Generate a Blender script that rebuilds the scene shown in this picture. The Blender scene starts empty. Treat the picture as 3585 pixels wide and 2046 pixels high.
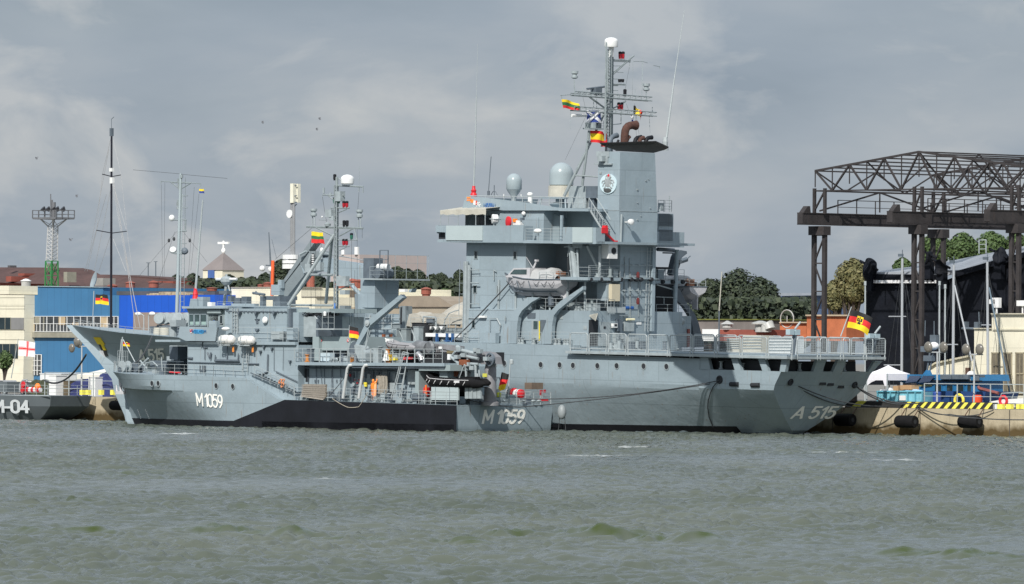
import bpy, math, random
import numpy as np
from mathutils import Vector, Matrix, noise
rnd = random.Random(7)
R = math.radians
# ---------------------------------------------------------------- camera
PW, PH = 3585., 2046.                       # photograph size
FOC, ROLL, HC = 23600., R(0.35), 7.0
PITCH = math.atan((874*1.4053-PH/2)/FOC)
sc = bpy.context.scene
cam_d = bpy.data.cameras.new("camera"); cam = bpy.data.objects.new("camera", cam_d)
sc.collection.objects.link(cam); sc.camera = cam
cam_d.sensor_width = 36; cam_d.lens = 36*FOC/PW
cam_d.clip_start = 1; cam_d.clip_end = 30000
cam.matrix_world = Matrix.Translation((0, 0, HC)) @ Matrix.Rotation(math.pi/2+PITCH, 4, 'X') @ Matrix.Rotation(ROLL, 4, 'Z')
# ---------------------------------------------------------------- light
TH = R(45)
SEL = R(40)
SUN = Vector((-.309*math.cos(SEL), -.951*math.cos(SEL), math.sin(SEL))).normalized()
w = bpy.data.worlds.new("World"); sc.world = w; w.use_nodes = True
nt = w.node_tree; nt.nodes.clear()
N = nt.nodes.new; Lk = nt.links.new
out = N('ShaderNodeOutputWorld'); bg = N('ShaderNodeBackground')
sky = N('ShaderNodeTexSky'); sky.sky_type = 'NISHITA'; sky.sun_disc = False
sky.sun_elevation = SEL; sky.sun_rotation = math.atan2(SUN.x, SUN.y)
sky.air_density = 1.2; sky.dust_density = 2.0
tc = N('ShaderNodeTexCoord')
def cloudnoise(scale, sz, detail, rough, off=0., dist=.2):
    mp = N('ShaderNodeMapping'); mp.inputs['Scale'].default_value = (scale, scale, scale*sz); mp.inputs['Location'].default_value = (off, off*.7, off*.3)
    Lk(tc.outputs['Generated'], mp.inputs['Vector'])
    n = N('ShaderNodeTexNoise'); n.inputs['Scale'].default_value = 1; n.inputs['Detail'].default_value = detail
    n.inputs['Roughness'].default_value = rough; n.inputs['Distortion'].default_value = dist
    Lk(mp.outputs[0], n.inputs['Vector']); return n
def ramp(src, stops):
    r = N('ShaderNodeValToRGB'); e = r.color_ramp.elements
    while len(e) < len(stops): e.new(.5)
    for a, (p, c) in zip(e, stops): a.position = p; a.color = c if len(c) == 4 else (*c, 1)
    Lk(src, r.inputs[0]); return r
def mixc(f, a, b, t='MIX'):
    m = N('ShaderNodeMix'); m.data_type = 'RGBA'; m.blend_type = t
    for s, v in ((m.inputs[0], f), (m.inputs[6], a), (m.inputs[7], b)):
        if hasattr(v, 'links') or hasattr(v, 'is_linked'): Lk(v, s)
        else: s.default_value = v
    return m.outputs[2]
n1 = cloudnoise(18, 3.0, 5, .52, 3.1); n2 = cloudnoise(34, 2.2, 6, .55, 9.4, .4); n3 = cloudnoise(9, 3.2, 3, .5, 5.0)
r1 = ramp(n1.outputs[0], [(.34, (.255, .312, .383)), (.50, (.298, .353, .423)), (.66, (.355, .40, .457))])
r2 = ramp(n2.outputs[0], [(.50, (0, 0, 0)), (.67, (1, 1, 1))])
r3 = ramp(n3.outputs[0], [(.38, (.92, .94, .97)), (.60, (1.08, 1.06, 1.03))])
c1 = mixc(r2.outputs[0], r1.outputs[0], (.44, .47, .505, 1))
c2 = mixc(1.0, c1, r3.outputs[0], 'MULTIPLY')
sx_ = N('ShaderNodeSeparateXYZ'); Lk(tc.outputs['Generated'], sx_.inputs[0]); mr = N('ShaderNodeMapRange'); mr.inputs[1].default_value = .12; mr.inputs[2].default_value = .6; mr.inputs[3].default_value = 1; mr.inputs[4].default_value = 1.6; Lk(sx_.outputs[2], mr.inputs[0])
vm_ = N('ShaderNodeVectorMath'); vm_.operation = 'SCALE'; Lk(c2, vm_.inputs[0]); Lk(mr.outputs[0], vm_.inputs[3]); c2 = vm_.outputs[0]
skm = N('ShaderNodeVectorMath'); skm.operation = 'SCALE'; skm.inputs[3].default_value = .075
Lk(sky.outputs[0], skm.inputs[0])
c3 = mixc(.86, skm.outputs[0], c2)
Lk(c3, bg.inputs[0]); bg.inputs[1].default_value = 1.0; Lk(bg.outputs[0], out.inputs[0])
sd = bpy.data.lights.new("sun", 'SUN'); sd.energy = 4.1; sd.angle = R(.5); sd.color = (1, .96, .9)
so = bpy.data.objects.new("sun", sd); sc.collection.objects.link(so)
so.rotation_euler = SUN.to_track_quat('Z', 'Y').to_euler(); so.location = (0, 0, 80)
sc.view_settings.view_transform = 'Standard'; sc.view_settings.look = 'None'
sc.view_settings.exposure = .2; sc.view_settings.gamma = 1
sc.render.engine = 'CYCLES'
# ---------------------------------------------------------------- frames: a photograph point on a real plane of a real thing
ZM = {0: (0, 0, .7116), 1: (0, 350, 2.426), 2: (0, 900, 2.426), 3: (700, 550, 2.426), 4: (550, 1000, 3.235), 5: (1000, 1050, 3.236),
      6: (1400, 1050, 3.098), 7: (1500, 550, 4.16), 8: (1550, 850, 3.64), 9: (1900, 50, 2.427), 10: (2000, 600, 3.64),
      11: (2050, 850, 3.64), 12: (2400, 1050, 2.912), 13: (2700, 500, 2.24), 14: (2900, 1000, 2.647), 15: (1300, 900, 3.64)}
def ray(k, x, y):
    ox, oy, s = ZM[k]; x = ox+x/s; y = oy+y/s
    a = (x-PW/2)/FOC; b = (PH/2-y)/FOC
    c, s = math.cos(ROLL), math.sin(ROLL); a, b = a*c-b*s, a*s+b*c
    cp, sp = math.cos(PITCH), math.sin(PITCH)
    return Vector((a, cp-b*sp, sp+b*cp))
CP = Vector((0, 0, HC))
class Frame:
    def __init__(s, o, th, trim=0):
        t = R(trim); u = (-math.cos(th), math.sin(th))
        s.o = Vector(o); s.X = Vector((u[0]*math.cos(t), u[1]*math.cos(t), math.sin(t)))
        s.Y = Vector((-math.sin(th), -math.cos(th), 0)); s.Z = s.X.cross(s.Y)
        m = Matrix((s.X, s.Y, s.Z)).transposed().to_4x4(); m.translation = s.o; s.m = m; s.inv = m.inverted()
    def hit(s, k, x, y, ax, v):
        d = ray(k, x, y); o = s.o+ax*v
        return s.inv @ (CP + d*((o-CP).dot(ax)/d.dot(ax)))
    def P(s, k, x, y, inb=0): return s.hit(k, x, y, s.Y, -inb)      # side planes (port face), inb metres inboard
    def Q(s, k, x, y, sl): return s.hit(k, x, y, s.X, sl)           # cross planes (faces looking aft)
    def Zp(s, k, x, y, z): return s.hit(k, x, y, s.Z, z)
    def w(s, p): return s.m @ Vector(p)
# ---------------------------------------------------------------- mesh collector
class MB:
    def __init__(s): s.v = []; s.f = []; s.mi = []; s.cm = 0
    def add(s, vs, fs):
        b = len(s.v); s.v += [Vector(v) for v in vs]; s.f += [tuple(b+i for i in f) for f in fs]; s.mi += [s.cm]*len(fs); return s
    def mat(s, i): s.cm = i; return s
    def hexa(s, q0, q1):                       # two quads
        return s.add(list(q0)+list(q1), [(0, 1, 2, 3), (7, 6, 5, 4), (0, 4, 5, 1), (1, 5, 6, 2), (2, 6, 7, 3), (3, 7, 4, 0)])
    def box(s, a, b):
        x0, x1 = sorted((a[0], b[0])); y0, y1 = sorted((a[1], b[1])); z0, z1 = sorted((a[2], b[2]))
        return s.hexa([(x0, y0, z0), (x0, y1, z0), (x1, y1, z0), (x1, y0, z0)], [(x0, y0, z1), (x0, y1, z1), (x1, y1, z1), (x1, y0, z1)])
    def cbox(s, c, d): return s.box([c[i]-d[i]/2 for i in range(3)], [c[i]+d[i]/2 for i in range(3)])
    def prism(s, pts, off):                    # polygon + offset vector
        n = len(pts); off = Vector(off); p = [Vector(q) for q in pts]
        return s.add(p+[q+off for q in p], [tuple(range(n))[::-1], tuple(range(n, 2*n))]+[(i, (i+1) % n, n+(i+1) % n, n+i) for i in range(n)])
    def rod(s, a, b, r, r2=None, n=6):
        a = Vector(a); b = Vector(b); r2 = r if r2 is None else r2; d = b-a
        if d.length < 1e-6: return s
        d.normalize(); u = d.orthogonal().normalized(); v = d.cross(u)
        ring = lambda c, q: [c+(u*math.cos(t)+v*math.sin(t))*q for t in [2*math.pi*i/n for i in range(n)]]
        return s.add(ring(a, r)+ring(b, r2), [tuple(range(n))[::-1], tuple(range(n, 2*n))]+[(i, (i+1) % n, n+(i+1) % n, n+i) for i in range(n)])
    def tube(s, pts, r, n=8, caps=True):
        pts = [Vector(p) for p in pts]; rr = r if isinstance(r, (list, tuple)) else [r]*len(pts)
        u = None; rings = []
        for i, p in enumerate(pts):
            d = (pts[min(i+1, len(pts)-1)]-pts[max(i-1, 0)])
            if d.length < 1e-9: d = Vector((0, 0, 1))
            d.normalize(); u = d.orthogonal() if u is None else (u-d*u.dot(d))
            if u.length < 1e-6: u = d.orthogonal()
            u = u.normalized(); v = d.cross(u)
            rings += [p+(u*math.cos(t)+v*math.sin(t))*rr[i] for t in [2*math.pi*j/n for j in range(n)]]
        f = [(i*n+j, i*n+(j+1) % n, (i+1)*n+(j+1) % n, (i+1)*n+j) for i in range(len(pts)-1) for j in range(n)]
        if caps: f += [tuple(range(n))[::-1], tuple(range((len(pts)-1)*n, len(pts)*n))]
        return s.add(rings, f)
    def lathe(s, c, prof, n=20, axis=(0, 0, 1)):   # prof: (radius, height along axis)
        ax = Vector(axis).normalized(); u = ax.orthogonal().normalized(); v = ax.cross(u); c = Vector(c); vs = []
        for r, h in prof: vs += [c+ax*h+(u*math.cos(t)+v*math.sin(t))*max(r, 1e-4) for t in [2*math.pi*j/n for j in range(n)]]
        m = len(prof)
        return s.add(vs, [(i*n+j, i*n+(j+1) % n, (i+1)*n+(j+1) % n, (i+1)*n+j) for i in range(m-1) for j in range(n)]+[tuple(range(n))[::-1], tuple(range((m-1)*n, m*n))])
    def ell(s, c, r, n=16, m=10): 
        c = Vector(c); vs = []
        for i in range(1, m):
            a = math.pi*i/m
            vs += [c+Vector((r[0]*math.sin(a)*math.cos(t), r[1]*math.sin(a)*math.sin(t), r[2]*math.cos(a))) for t in [2*math.pi*j/n for j in range(n)]]
        vs += [c+Vector((0, 0, r[2])), c-Vector((0, 0, r[2]))]; T = len(vs)-2; k = m-1
        f = [(i*n+j, (i+1)*n+j, (i+1)*n+(j+1) % n, i*n+(j+1) % n) for i in range(k-1) for j in range(n)]
        f += [(T, j, (j+1) % n) for j in range(n)]+[(T+1, (k-1)*n+(j+1) % n, (k-1)*n+j) for j in range(n)]
        return s.add(vs, f)
    def torus(s, c, R_, r, axis=(0, 0, 1), n=18, m=8, sc_=(1, 1)):
        ax = Vector(axis).normalized(); u = ax.orthogonal().normalized(); v = ax.cross(u); c = Vector(c); vs = []
        for i in range(n):
            t = 2*math.pi*i/n; d = u*math.cos(t)*sc_[0]+v*math.sin(t)*sc_[1]
            for j in range(m):
                a = 2*math.pi*j/m; vs.append(c+d*(R_+r*math.cos(a))+ax*r*math.sin(a))
        return s.add(vs, [(i*m+j, ((i+1) % n)*m+j, ((i+1) % n)*m+(j+1) % m, i*m+(j+1) % m) for i in range(n) for j in range(m)])
    # photograph-measured shapes on the planes of frame F
    def pbox(s, F, k, x0, y0, x1, y1, inb=0, wd=.2):
        xm, ym = (x0+x1)/2, (y0+y1)/2
        return s.box((F.P(k, x0, ym, inb).x, -inb, F.P(k, xm, y0, inb).z), (F.P(k, x1, ym, inb).x, -inb-wd, F.P(k, xm, y1, inb).z))
    def qbox(s, F, k, x0, y0, x1, y1, sl, dp=.2):
        xm, ym = (x0+x1)/2, (y0+y1)/2
        return s.box((sl, F.Q(k, x0, ym, sl).y, F.Q(k, xm, y0, sl).z), (sl+dp, F.Q(k, x1, ym, sl).y, F.Q(k, xm, y1, sl).z))
    def ppoly(s, F, k, pts, inb=0, wd=.2): return s.prism([F.P(k, x, y, inb) for x, y in pts], (0, -wd, 0))
    def qpoly(s, F, k, pts, sl, dp=.2): return s.prism([F.Q(k, x, y, sl) for x, y in pts], (dp, 0, 0))
    def prod(s, F, k, x0, y0, x1, y1, inb=0, r=.03, inb2=None, n=6, r2=None): return s.rod(F.P(k, x0, y0, inb), F.P(k, x1, y1, inb if inb2 is None else inb2), r, r2, n)
    def rail(s, a, b, h=1.0, sp=1.5, r=.022, rows=3):
        a = Vector(a); b = Vector(b); n = max(1, round((b-a).length/sp)); up = Vector((0, 0, 1))
        for i in range(n+1): p = a.lerp(b, i/n); s.rod(p, p+up*h, r*1.1, n=4)
        for j in range(rows): q = up*h*(j+1)/rows; s.rod(a+q, b+q, r if j == rows-1 else r*.75, n=4)
        return s
    def ladder(s, a, b, wv, sp=.3, r=.03):
        a = Vector(a); b = Vector(b); wv = Vector(wv); s.rod(a, b, r, n=4); s.rod(a+wv, b+wv, r, n=4)
        n = int((b-a).length/sp)
        for i in range(1, n): p = a.lerp(b, i/n); s.rod(p, p+wv, r*.7, n=4)
        return s
def lin(h):
    if isinstance(h, str): c = [int(h[i:i+2], 16)/255 for i in (0, 2, 4)]
    else: return tuple(h)
    return tuple(x/12.92 if x <= .04045 else ((x+.055)/1.055)**2.4 for x in c)
MATS = {}
def mat(name, col, rough=.55, var=.12, scale=.6, bump=0., metal=0., streak=0., streakcol=(.16, .09, .05), seams=0., spec=.5, fine=0., plates=None, rust=0.):
    if name in MATS: return MATS[name]
    col = lin(col); m = bpy.data.materials.new(name); m.use_nodes = True; nt = m.node_tree; b = nt.nodes['Principled BSDF']
    n = nt.nodes.new; l = nt.links.new
    b.inputs['Roughness'].default_value = rough; b.inputs['Metallic'].default_value = metal; b.inputs['Specular IOR Level'].default_value = spec
    tc = n('ShaderNodeTexCoord'); no = n('ShaderNodeTexNoise'); no.inputs['Scale'].default_value = scale; no.inputs['Detail'].default_value = 6; no.inputs['Roughness'].default_value = .65
    l(tc.outputs['Object'], no.inputs['Vector'])
    r = n('ShaderNodeValToRGB'); r.color_ramp.elements[0].position = .3; r.color_ramp.elements[1].position = .7
    r.color_ramp.elements[0].color = (*[c*(1-var) for c in col], 1); r.color_ramp.elements[1].color = (*[min(1, c*(1+var)) for c in col], 1)
    l(no.outputs[0], r.inputs[0]); cur = r.outputs[0]
    if streak:
        mp = n('ShaderNodeMapping'); mp.inputs['Scale'].default_value = (2.2, 2.2, .16); l(tc.outputs['Object'], mp.inputs[0])
        n2 = n('ShaderNodeTexNoise'); n2.inputs['Scale'].default_value = 1.6; n2.inputs['Detail'].default_value = 5; n2.inputs['Roughness'].default_value = .7; l(mp.outputs[0], n2.inputs['Vector'])
        r2 = n('ShaderNodeValToRGB'); r2.color_ramp.elements[0].position = .58; r2.color_ramp.elements[1].position = .78
        r2.color_ramp.elements[0].color = (0, 0, 0, 1); r2.color_ramp.elements[1].color = (streak, streak, streak, 1); l(n2.outputs[0], r2.inputs[0])
        mx = n('ShaderNodeMix'); mx.data_type = 'RGBA'; l(r2.outputs[0], mx.inputs[0]); l(cur, mx.inputs[6]); mx.inputs[7].default_value = (*streakcol, 1); cur = mx.outputs[2]
    if fine:
        n4 = n('ShaderNodeTexNoise'); n4.inputs['Scale'].default_value = 7; n4.inputs['Detail'].default_value = 4; l(tc.outputs['Object'], n4.inputs['Vector'])
        r4 = n('ShaderNodeValToRGB'); r4.color_ramp.elements[0].color = (1-fine,)*3+(1,); r4.color_ramp.elements[1].color = (1+fine,)*3+(1,); l(n4.outputs[0], r4.inputs[0])
        mx = n('ShaderNodeMix'); mx.data_type = 'RGBA'; mx.blend_type = 'MULTIPLY'; mx.inputs[0].default_value = 1; l(cur, mx.inputs[6]); l(r4.outputs[0], mx.inputs[7]); cur = mx.outputs[2]
    if plates:
        sx = n('ShaderNodeSeparateXYZ'); l(tc.outputs['Object'], sx.inputs[0]); a_ = n('ShaderNodeMath'); a_.operation = 'SUBTRACT'; l(sx.outputs[0], a_.inputs[0]); l(sx.outputs[1], a_.inputs[1])
        cx_ = n('ShaderNodeCombineXYZ'); l(a_.outputs[0], cx_.inputs[0]); l(sx.outputs[2], cx_.inputs[1]); bk = n('ShaderNodeTexBrick'); l(cx_.outputs[0], bk.inputs['Vector']); bk.inputs['Scale'].default_value = 1
        bk.inputs['Brick Width'].default_value = plates[0]; bk.inputs['Row Height'].default_value = plates[1]; bk.inputs['Mortar Size'].default_value = plates[2]; bk.inputs['Mortar Smooth'].default_value = .6
        bk.inputs['Color1'].default_value = (1, 1, 1, 1); bk.inputs['Color2'].default_value = (1-plates[3],)*3+(1,); bk.inputs['Mortar'].default_value = (1-plates[4],)*3+(1,)
        mx = n('ShaderNodeMix'); mx.data_type = 'RGBA'; mx.blend_type = 'MULTIPLY'; mx.inputs[0].default_value = 1; l(cur, mx.inputs[6]); l(bk.outputs[0], mx.inputs[7]); cur = mx.outputs[2]
    if rust:
        mp = n('ShaderNodeMapping'); mp.inputs['Scale'].default_value = (3.3, 3.3, .22); mp.inputs['Location'].default_value = (7, 3, 1); l(tc.outputs['Object'], mp.inputs[0])
        n5 = n('ShaderNodeTexNoise'); n5.inputs['Scale'].default_value = 1.3; n5.inputs['Detail'].default_value = 3; l(mp.outputs[0], n5.inputs['Vector']); r5 = n('ShaderNodeValToRGB'); r5.color_ramp.elements[0].position = .645; r5.color_ramp.elements[1].position = .80
        r5.color_ramp.elements[0].color = (0, 0, 0, 1); r5.color_ramp.elements[1].color = (rust, rust, rust, 1); l(n5.outputs[0], r5.inputs[0]); mx = n('ShaderNodeMix'); mx.data_type = 'RGBA'; l(r5.outputs[0], mx.inputs[0]); l(cur, mx.inputs[6]); mx.inputs[7].default_value = (.20, .13, .07, 1); cur = mx.outputs[2]
    l(cur, b.inputs['Base Color'])
    if bump or seams:
        n3 = n('ShaderNodeTexNoise'); n3.inputs['Scale'].default_value = .9; n3.inputs['Detail'].default_value = 3; l(tc.outputs['Object'], n3.inputs['Vector'])
        bp = n('ShaderNodeBump'); bp.inputs['Strength'].default_value = 1; bp.inputs['Distance'].default_value = bump or seams; l(n3.outputs[0], bp.inputs['Height']); l(bp.outputs[0], b.inputs['Normal'])
    MATS[name] = m; return m
GREY = mat('naval_grey_paint', (.285, .352, .39), .5, .09, .35, bump=.035, streak=.32, streakcol=(.22, .255, .25), fine=.06, plates=(4.3, 2.3, .04, .08, .24), rust=.6)
HULLG = mat('hull_grey_paint', (.27, .335, .37), .5, .1, .22, bump=.05, streak=.35, streakcol=(.19, .215, .20), fine=.08, plates=(6.2, 2.05, .045, .08, .24), rust=.8)
GREY2 = mat('grey_fittings_paint', (.30, .345, .36), .55, .18, 1.5)
DGREY = mat('dark_grey_paint', (.10, .125, .15), .6, .2, 1.2)
RAILM = mat('railing_paint', (.36, .40, .41), .5, .1, 2)
MASTM = mat('mast_paint', (.24, .28, .29), .55, .15, 2)
BLACK = mat('black_paint', (.009, .010, .014), .6, .3, .5, streak=.3, streakcol=(.022, .023, .027), spec=.3)
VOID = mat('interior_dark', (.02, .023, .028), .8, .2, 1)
GLASS = mat('window_glass', (.018, .03, .035), .08, .2, 1)
GLASS2 = mat('dusty_glass', (.05, .08, .085), .15, .5, 1.2)
WHITE = mat('white_paint', (.74, .75, .74), .45, .06, 1)
OFFW = mat('letter_white', (.90, .89, .83), .6, .05, 2)
DOME = mat('radome_gloss', (.32, .38, .40), .22, .04, .7)
RED = mat('red_paint', (.62, .02, .03), .45, .15, 1)
RUST = mat('rusty_pipe', (.075, .033, .024), .85, .4, 3, fine=.3)
CANVAS = mat('beige_canvas', (.46, .445, .38), .85, .12, 1.2, bump=.08)
TARP = mat('grey_tarpaulin', (.40, .38, .33), .7, .2, .9, bump=.15)
BOATW = mat('boat_white', (.50, .50, .52), .45, .12, .9, streak=.4, streakcol=(.36, .35, .34), fine=.08)
ROPE = mat('mooring_rope', (.05, .055, .06), .9, .3, 2)
RUBBER = mat('black_rubber', (.010, .010, .011), .85, .3, 1.5, spec=.15)
YEL = mat('yellow_paint', (.75, .62, .05), .6, .15, 1.5)
ORANGE = mat('orange_fabric', (.95, .22, .02), .7, .12, 2)
BLUE = mat('blue_paint', (.02, .12, .42), .5, .1, 1)
SKIN = mat('skin', (.45, .27, .19), .6, .05, 3)
# ---------------------------------------------------------------- things and parts
SPLIT = {'fairleads', 'boat_deck_supports', 'stowed_panel', 'bollards', 'mooring_winches', 'fender_stops', 'weld_seams', 'rust_brown_posts', 'covered_reels', 'stern_rollers', 'engine_covers', 'white_chocks', 'hanging_life_jackets', 'small_signs', 'wall_studs', 'eyelet_strip', 'tie_downs', 'corner_tubes', 'solar_panels', 'side_skid', 'caged_items', 'wing_equipment', 'posts', 'heads', 'vent_cap', 'roof_lamps', 'eyes', 'antennas', 'fall_wire', 'hydraulics', 'wall_fittings', 'cover_frame', 'walkway_railing', 'upper_fittings', 'deck_railing', 'foredeck_railing', 'starboard_railing', 'roof_equipment', 'slings', 'deck_gear', 'roof_gear', 'red_hanging_gear', 'mast_fittings', 'lamp', 'windlass', 'deck_container', 'after_shelter', 'shelter_inside', 'drum_antenna', 'white_ball', 'work_lamp', 'draught_marks', 'boarded_panes', 'mast'}
def pieces(mb):
    par = list(range(len(mb.v)))
    def fd(i):
        while par[i] != i: par[i] = par[par[i]]; i = par[i]
        return i
    for f in mb.f:
        for i in f[1:]: par[fd(i)] = fd(f[0])
    g = {}
    for f, m in zip(mb.f, mb.mi): g.setdefault(fd(f[0]), []).append((f, m))
    out = []
    for fs in g.values():
        q = MB(); ix = {}
        for f, m in fs:
            for i in f:
                if i not in ix: ix[i] = len(q.v); q.v.append(mb.v[i])
            q.f.append(tuple(ix[i] for i in f)); q.mi.append(m)
        out.append(q)
    def bb(q): return [(min(v[i] for v in q.v)-.06, max(v[i] for v in q.v)+.06) for i in range(3)]
    i = 0; B_ = [bb(q) for q in out]
    while i < len(out):
        j = i+1; hit = False
        while j < len(out):
            if all(a[0] < c[1] and c[0] < a[1] for a, c in zip(B_[i], B_[j])) and out[i].mi[0] == out[j].mi[0]:
                q = out.pop(j); c = B_.pop(j); k = len(out[i].v); out[i].v += q.v; out[i].f += [tuple(k+t for t in f) for f in q.f]; out[i].mi += q.mi; B_[i] = [(min(a[0], e[0]), max(a[1], e[1])) for a, e in zip(B_[i], c)]; hit = True
            else: j += 1
        if not hit: i += 1
    return out
class Thing:
    def __init__(s, name, label, cat, F=None, base=(0, 0, 0), group=None):
        s.F = F; s.b = Vector(base)
        o = bpy.data.objects.new(name, None); o.empty_display_size = .5; sc.collection.objects.link(o)
        o.matrix_world = (F.m if F else Matrix()) @ Matrix.Translation(s.b)
        o['label'] = label; o['category'] = cat
        if group: o['group'] = group
        s.o = o
    def part(s, name, mb, m, parent=None, label=None, smooth=False):
        if name in SPLIT:
            n2_ = {'mooring_winches': 'mooring_winch', 'small_signs': 'small_sign', 'eyes': 'eye'}.get(name, name[:-1] if name.endswith('s') else name); ps_ = pieces(mb)
            if 1 < len(ps_) < 60:
                for q in ps_:
                    ms = m if not isinstance(m, (list, tuple)) else m[q.mi[0]]; q.mi = [0]*len(q.f); o = mesh_obj(n2_, q, ms, smooth, s.b); o.parent = parent or s.o
                return o
        o = mesh_obj(name, mb, m, smooth, s.b); o.parent = parent or s.o
        if label: o['label'] = label
        return o
def mesh_obj(name, mb, m, smooth=False, base=Vector((0, 0, 0))):
    me = bpy.data.meshes.new(name); me.from_pydata([v-base for v in mb.v], [], mb.f)
    ms = m if isinstance(m, (list, tuple)) else [m]
    for q in ms: me.materials.append(q)
    if len(ms) > 1: me.polygons.foreach_set('material_index', mb.mi)
    if smooth:
        me.polygons.foreach_set('use_smooth', [True]*len(me.polygons))
        if smooth != 2: me.set_sharp_from_angle(angle=R(13 if name == 'hull' else 38))
    me.update()
    o = bpy.data.objects.new(name, me); sc.collection.objects.link(o); return o
def single(name, mb, m, label=None, cat=None, F=None, base=(0, 0, 0), group=None, kind=None, smooth=False):
    b = Vector(base); o = mesh_obj(name, mb, m, smooth, b); o.matrix_world = (F.m if F else Matrix()) @ Matrix.Translation(b)
    if label: o['label'] = label
    if cat: o['category'] = cat
    if group: o['group'] = group
    if kind: o['kind'] = kind
    return o
def copy_tree(o, parent=None):
    c = o.copy(); sc.collection.objects.link(c)
    if parent: c.parent = parent
    for ch in list(o.children): copy_tree(ch, c)
    return c
# glyph strokes in a unit-height cell, width .56
def arc(cx, cy, rx, ry, a0, a1, n=10): return [(cx+rx*math.cos(R(a0+(a1-a0)*i/n)), cy+ry*math.sin(R(a0+(a1-a0)*i/n))) for i in range(n+1)]
GL = {'M': (.66, [[(0, 0), (0, 1), (.33, .28), (.66, 1), (.66, 0)]]), '1': (.24, [[(0, .74), (.22, 1), (.22, 0)]]),
      '0': (.46, [arc(.23, .75, .23, .25, 0, 180)+arc(.23, .25, .23, .25, 180, 360)+[(.46, .75)]]),
      '5': (.46, [[(.44, 1), (.06, 1), (.03, .55)]+arc(.22, .33, .24, .3, 120, -60)[0:]+arc(.22, .29, .22, .29, -60, -150)]),
      '9': (.46, [arc(.23, .70, .23, .30, -10, 350, 14)+[(.46, .55)]+[(.40, .3), (.18, 0)]]),
      'A': (.6, [[(0, 0), (.30, 1), (.60, 0)], [(.1, .3), (.5, .3)]]), '4': (.5, [[(.36, 0), (.36, 1), (0, .3), (.5, .3)]]),
      '-': (.28, [[(0, .42), (.28, .42)]]), ' ': (.12, [])}
def lettering(text, h, t, gap=.2, slant=0.):
    quads = []; x = 0
    for ch in text:
        wd, st = GL[ch]
        for pl in st:
            for (x0, y0), (x1, y1) in zip(pl, pl[1:]):
                d = Vector((x1-x0, y1-y0)); 
                if d.length < 1e-6: continue
                d.normalize(); nn = Vector((-d.y, d.x))*t/2; e = d*t*.32
                quads.append([((x+px+slant*py)*h, py*h) for px, py in ((x0-e.x-nn.x, y0-e.y-nn.y), (x1+e.x-nn.x, y1+e.y-nn.y), (x1+e.x+nn.x, y1+e.y+nn.y), (x0-e.x+nn.x, y0-e.y+nn.y))])
        x += wd+gap
    return quads, (x-gap)*h
def put_letters(text, h, t, place, gap=.2, slant=0., thick=.02):
    q, W_ = lettering(text, h, t, gap, slant); mb = MB()
    for i, c in enumerate(q):
        a = [place(x, y, .012+.0012*(i % 9)) for x, y in c]; b = [place(x, y, .012+.0012*(i % 9)+thick) for x, y in c]
        mb.hexa(a, b)
    return mb
# flags
def flag(name, label, F, top, size, cols, fn, group=None, sag=.2, dirv=(-1, 0, 0), nx=24, ny=14, seed=0, pole=None, amp=.12, hoist=None, skew=0.):
    """cloth hanging from its hoist edge; top is the upper hoist corner, dirv the fly direction (frame coordinates)"""
    wd, ht = size; d = Vector(dirv).normalized(); nrm = d.cross(Vector((0, 0, 1))).normalized(); top = Vector(top); mb = MB()
    hv = Vector(hoist).normalized() if hoist else Vector((0, 0, -1)); g = []
    for j in range(ny+1):
        for i in range(nx+1):
            u, v = i/nx, j/ny; a = amp*u**.6*wd
            p = top+d*(wd*u*(.97-.03*math.sin(seed+v)))+hv*(ht*v)+Vector((0, 0, -1))*(sag*wd*u*u+skew*wd*u*v)
            p += nrm*a*math.sin(u*7.5+v*1.8+seed)+Vector((0, 0, 1))*a*.28*math.sin(u*6+seed*1.7+v*2)
            g.append(p)
    mb.v = g
    for j in range(ny):
        for i in range(nx):
            k = j*(nx+1)+i; mb.f.append((k, k+1, k+nx+2, k+nx+1)); mb.mi.append(fn((i+.5)/nx, (j+.5)/ny))
    T = Thing(name, label, 'flag', F, top, group)
    T.part('cloth', mb, cols, smooth=2)
    if pole:
        T.part('pole', MB().rod(pole[0], pole[1], pole[2], pole[2]*.6), RAILM)
    return T
F_BLK = mat('flag_black', (.02, .02, .02), .8, .1, 3); F_RED = mat('flag_red', (.70, .03, .03), .8, .1, 3); F_GLD = mat('flag_gold', (.85, .62, .02), .8, .1, 3)
F_GRN = mat('flag_green', (.03, .16, .06), .8, .1, 3); F_WHT = mat('flag_white', (.78, .78, .80), .8, .05, 3); F_NVY = mat('flag_blue', (.03, .06, .25), .8, .1, 3)
def ger(u, v): return 0 if v < .34 else (1 if v < .67 else 2)
def gereagle(u, v):
    x = (u-.5)/.13; y = (v-.5)/.27
    if abs(x) < 1 and -1 < y < 1 and (y < .3 or abs(x) < 1-(y-.3)*.9):
        if abs(x) < .82 and -.82 < y < .7:
            if abs(x) < .2 or (abs(x) > .35 and -.6 < y < .1) or (abs(y) < .18 and abs(x) < .7) or (y > .3 and abs(x) < .45): return 0
        return 2
    return ger(u, v)
def lith(u, v): return 2 if v < .34 else (3 if v < .67 else 1)
FC = [F_BLK, F_RED, F_GLD, F_GRN, F_WHT, F_NVY]
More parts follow.
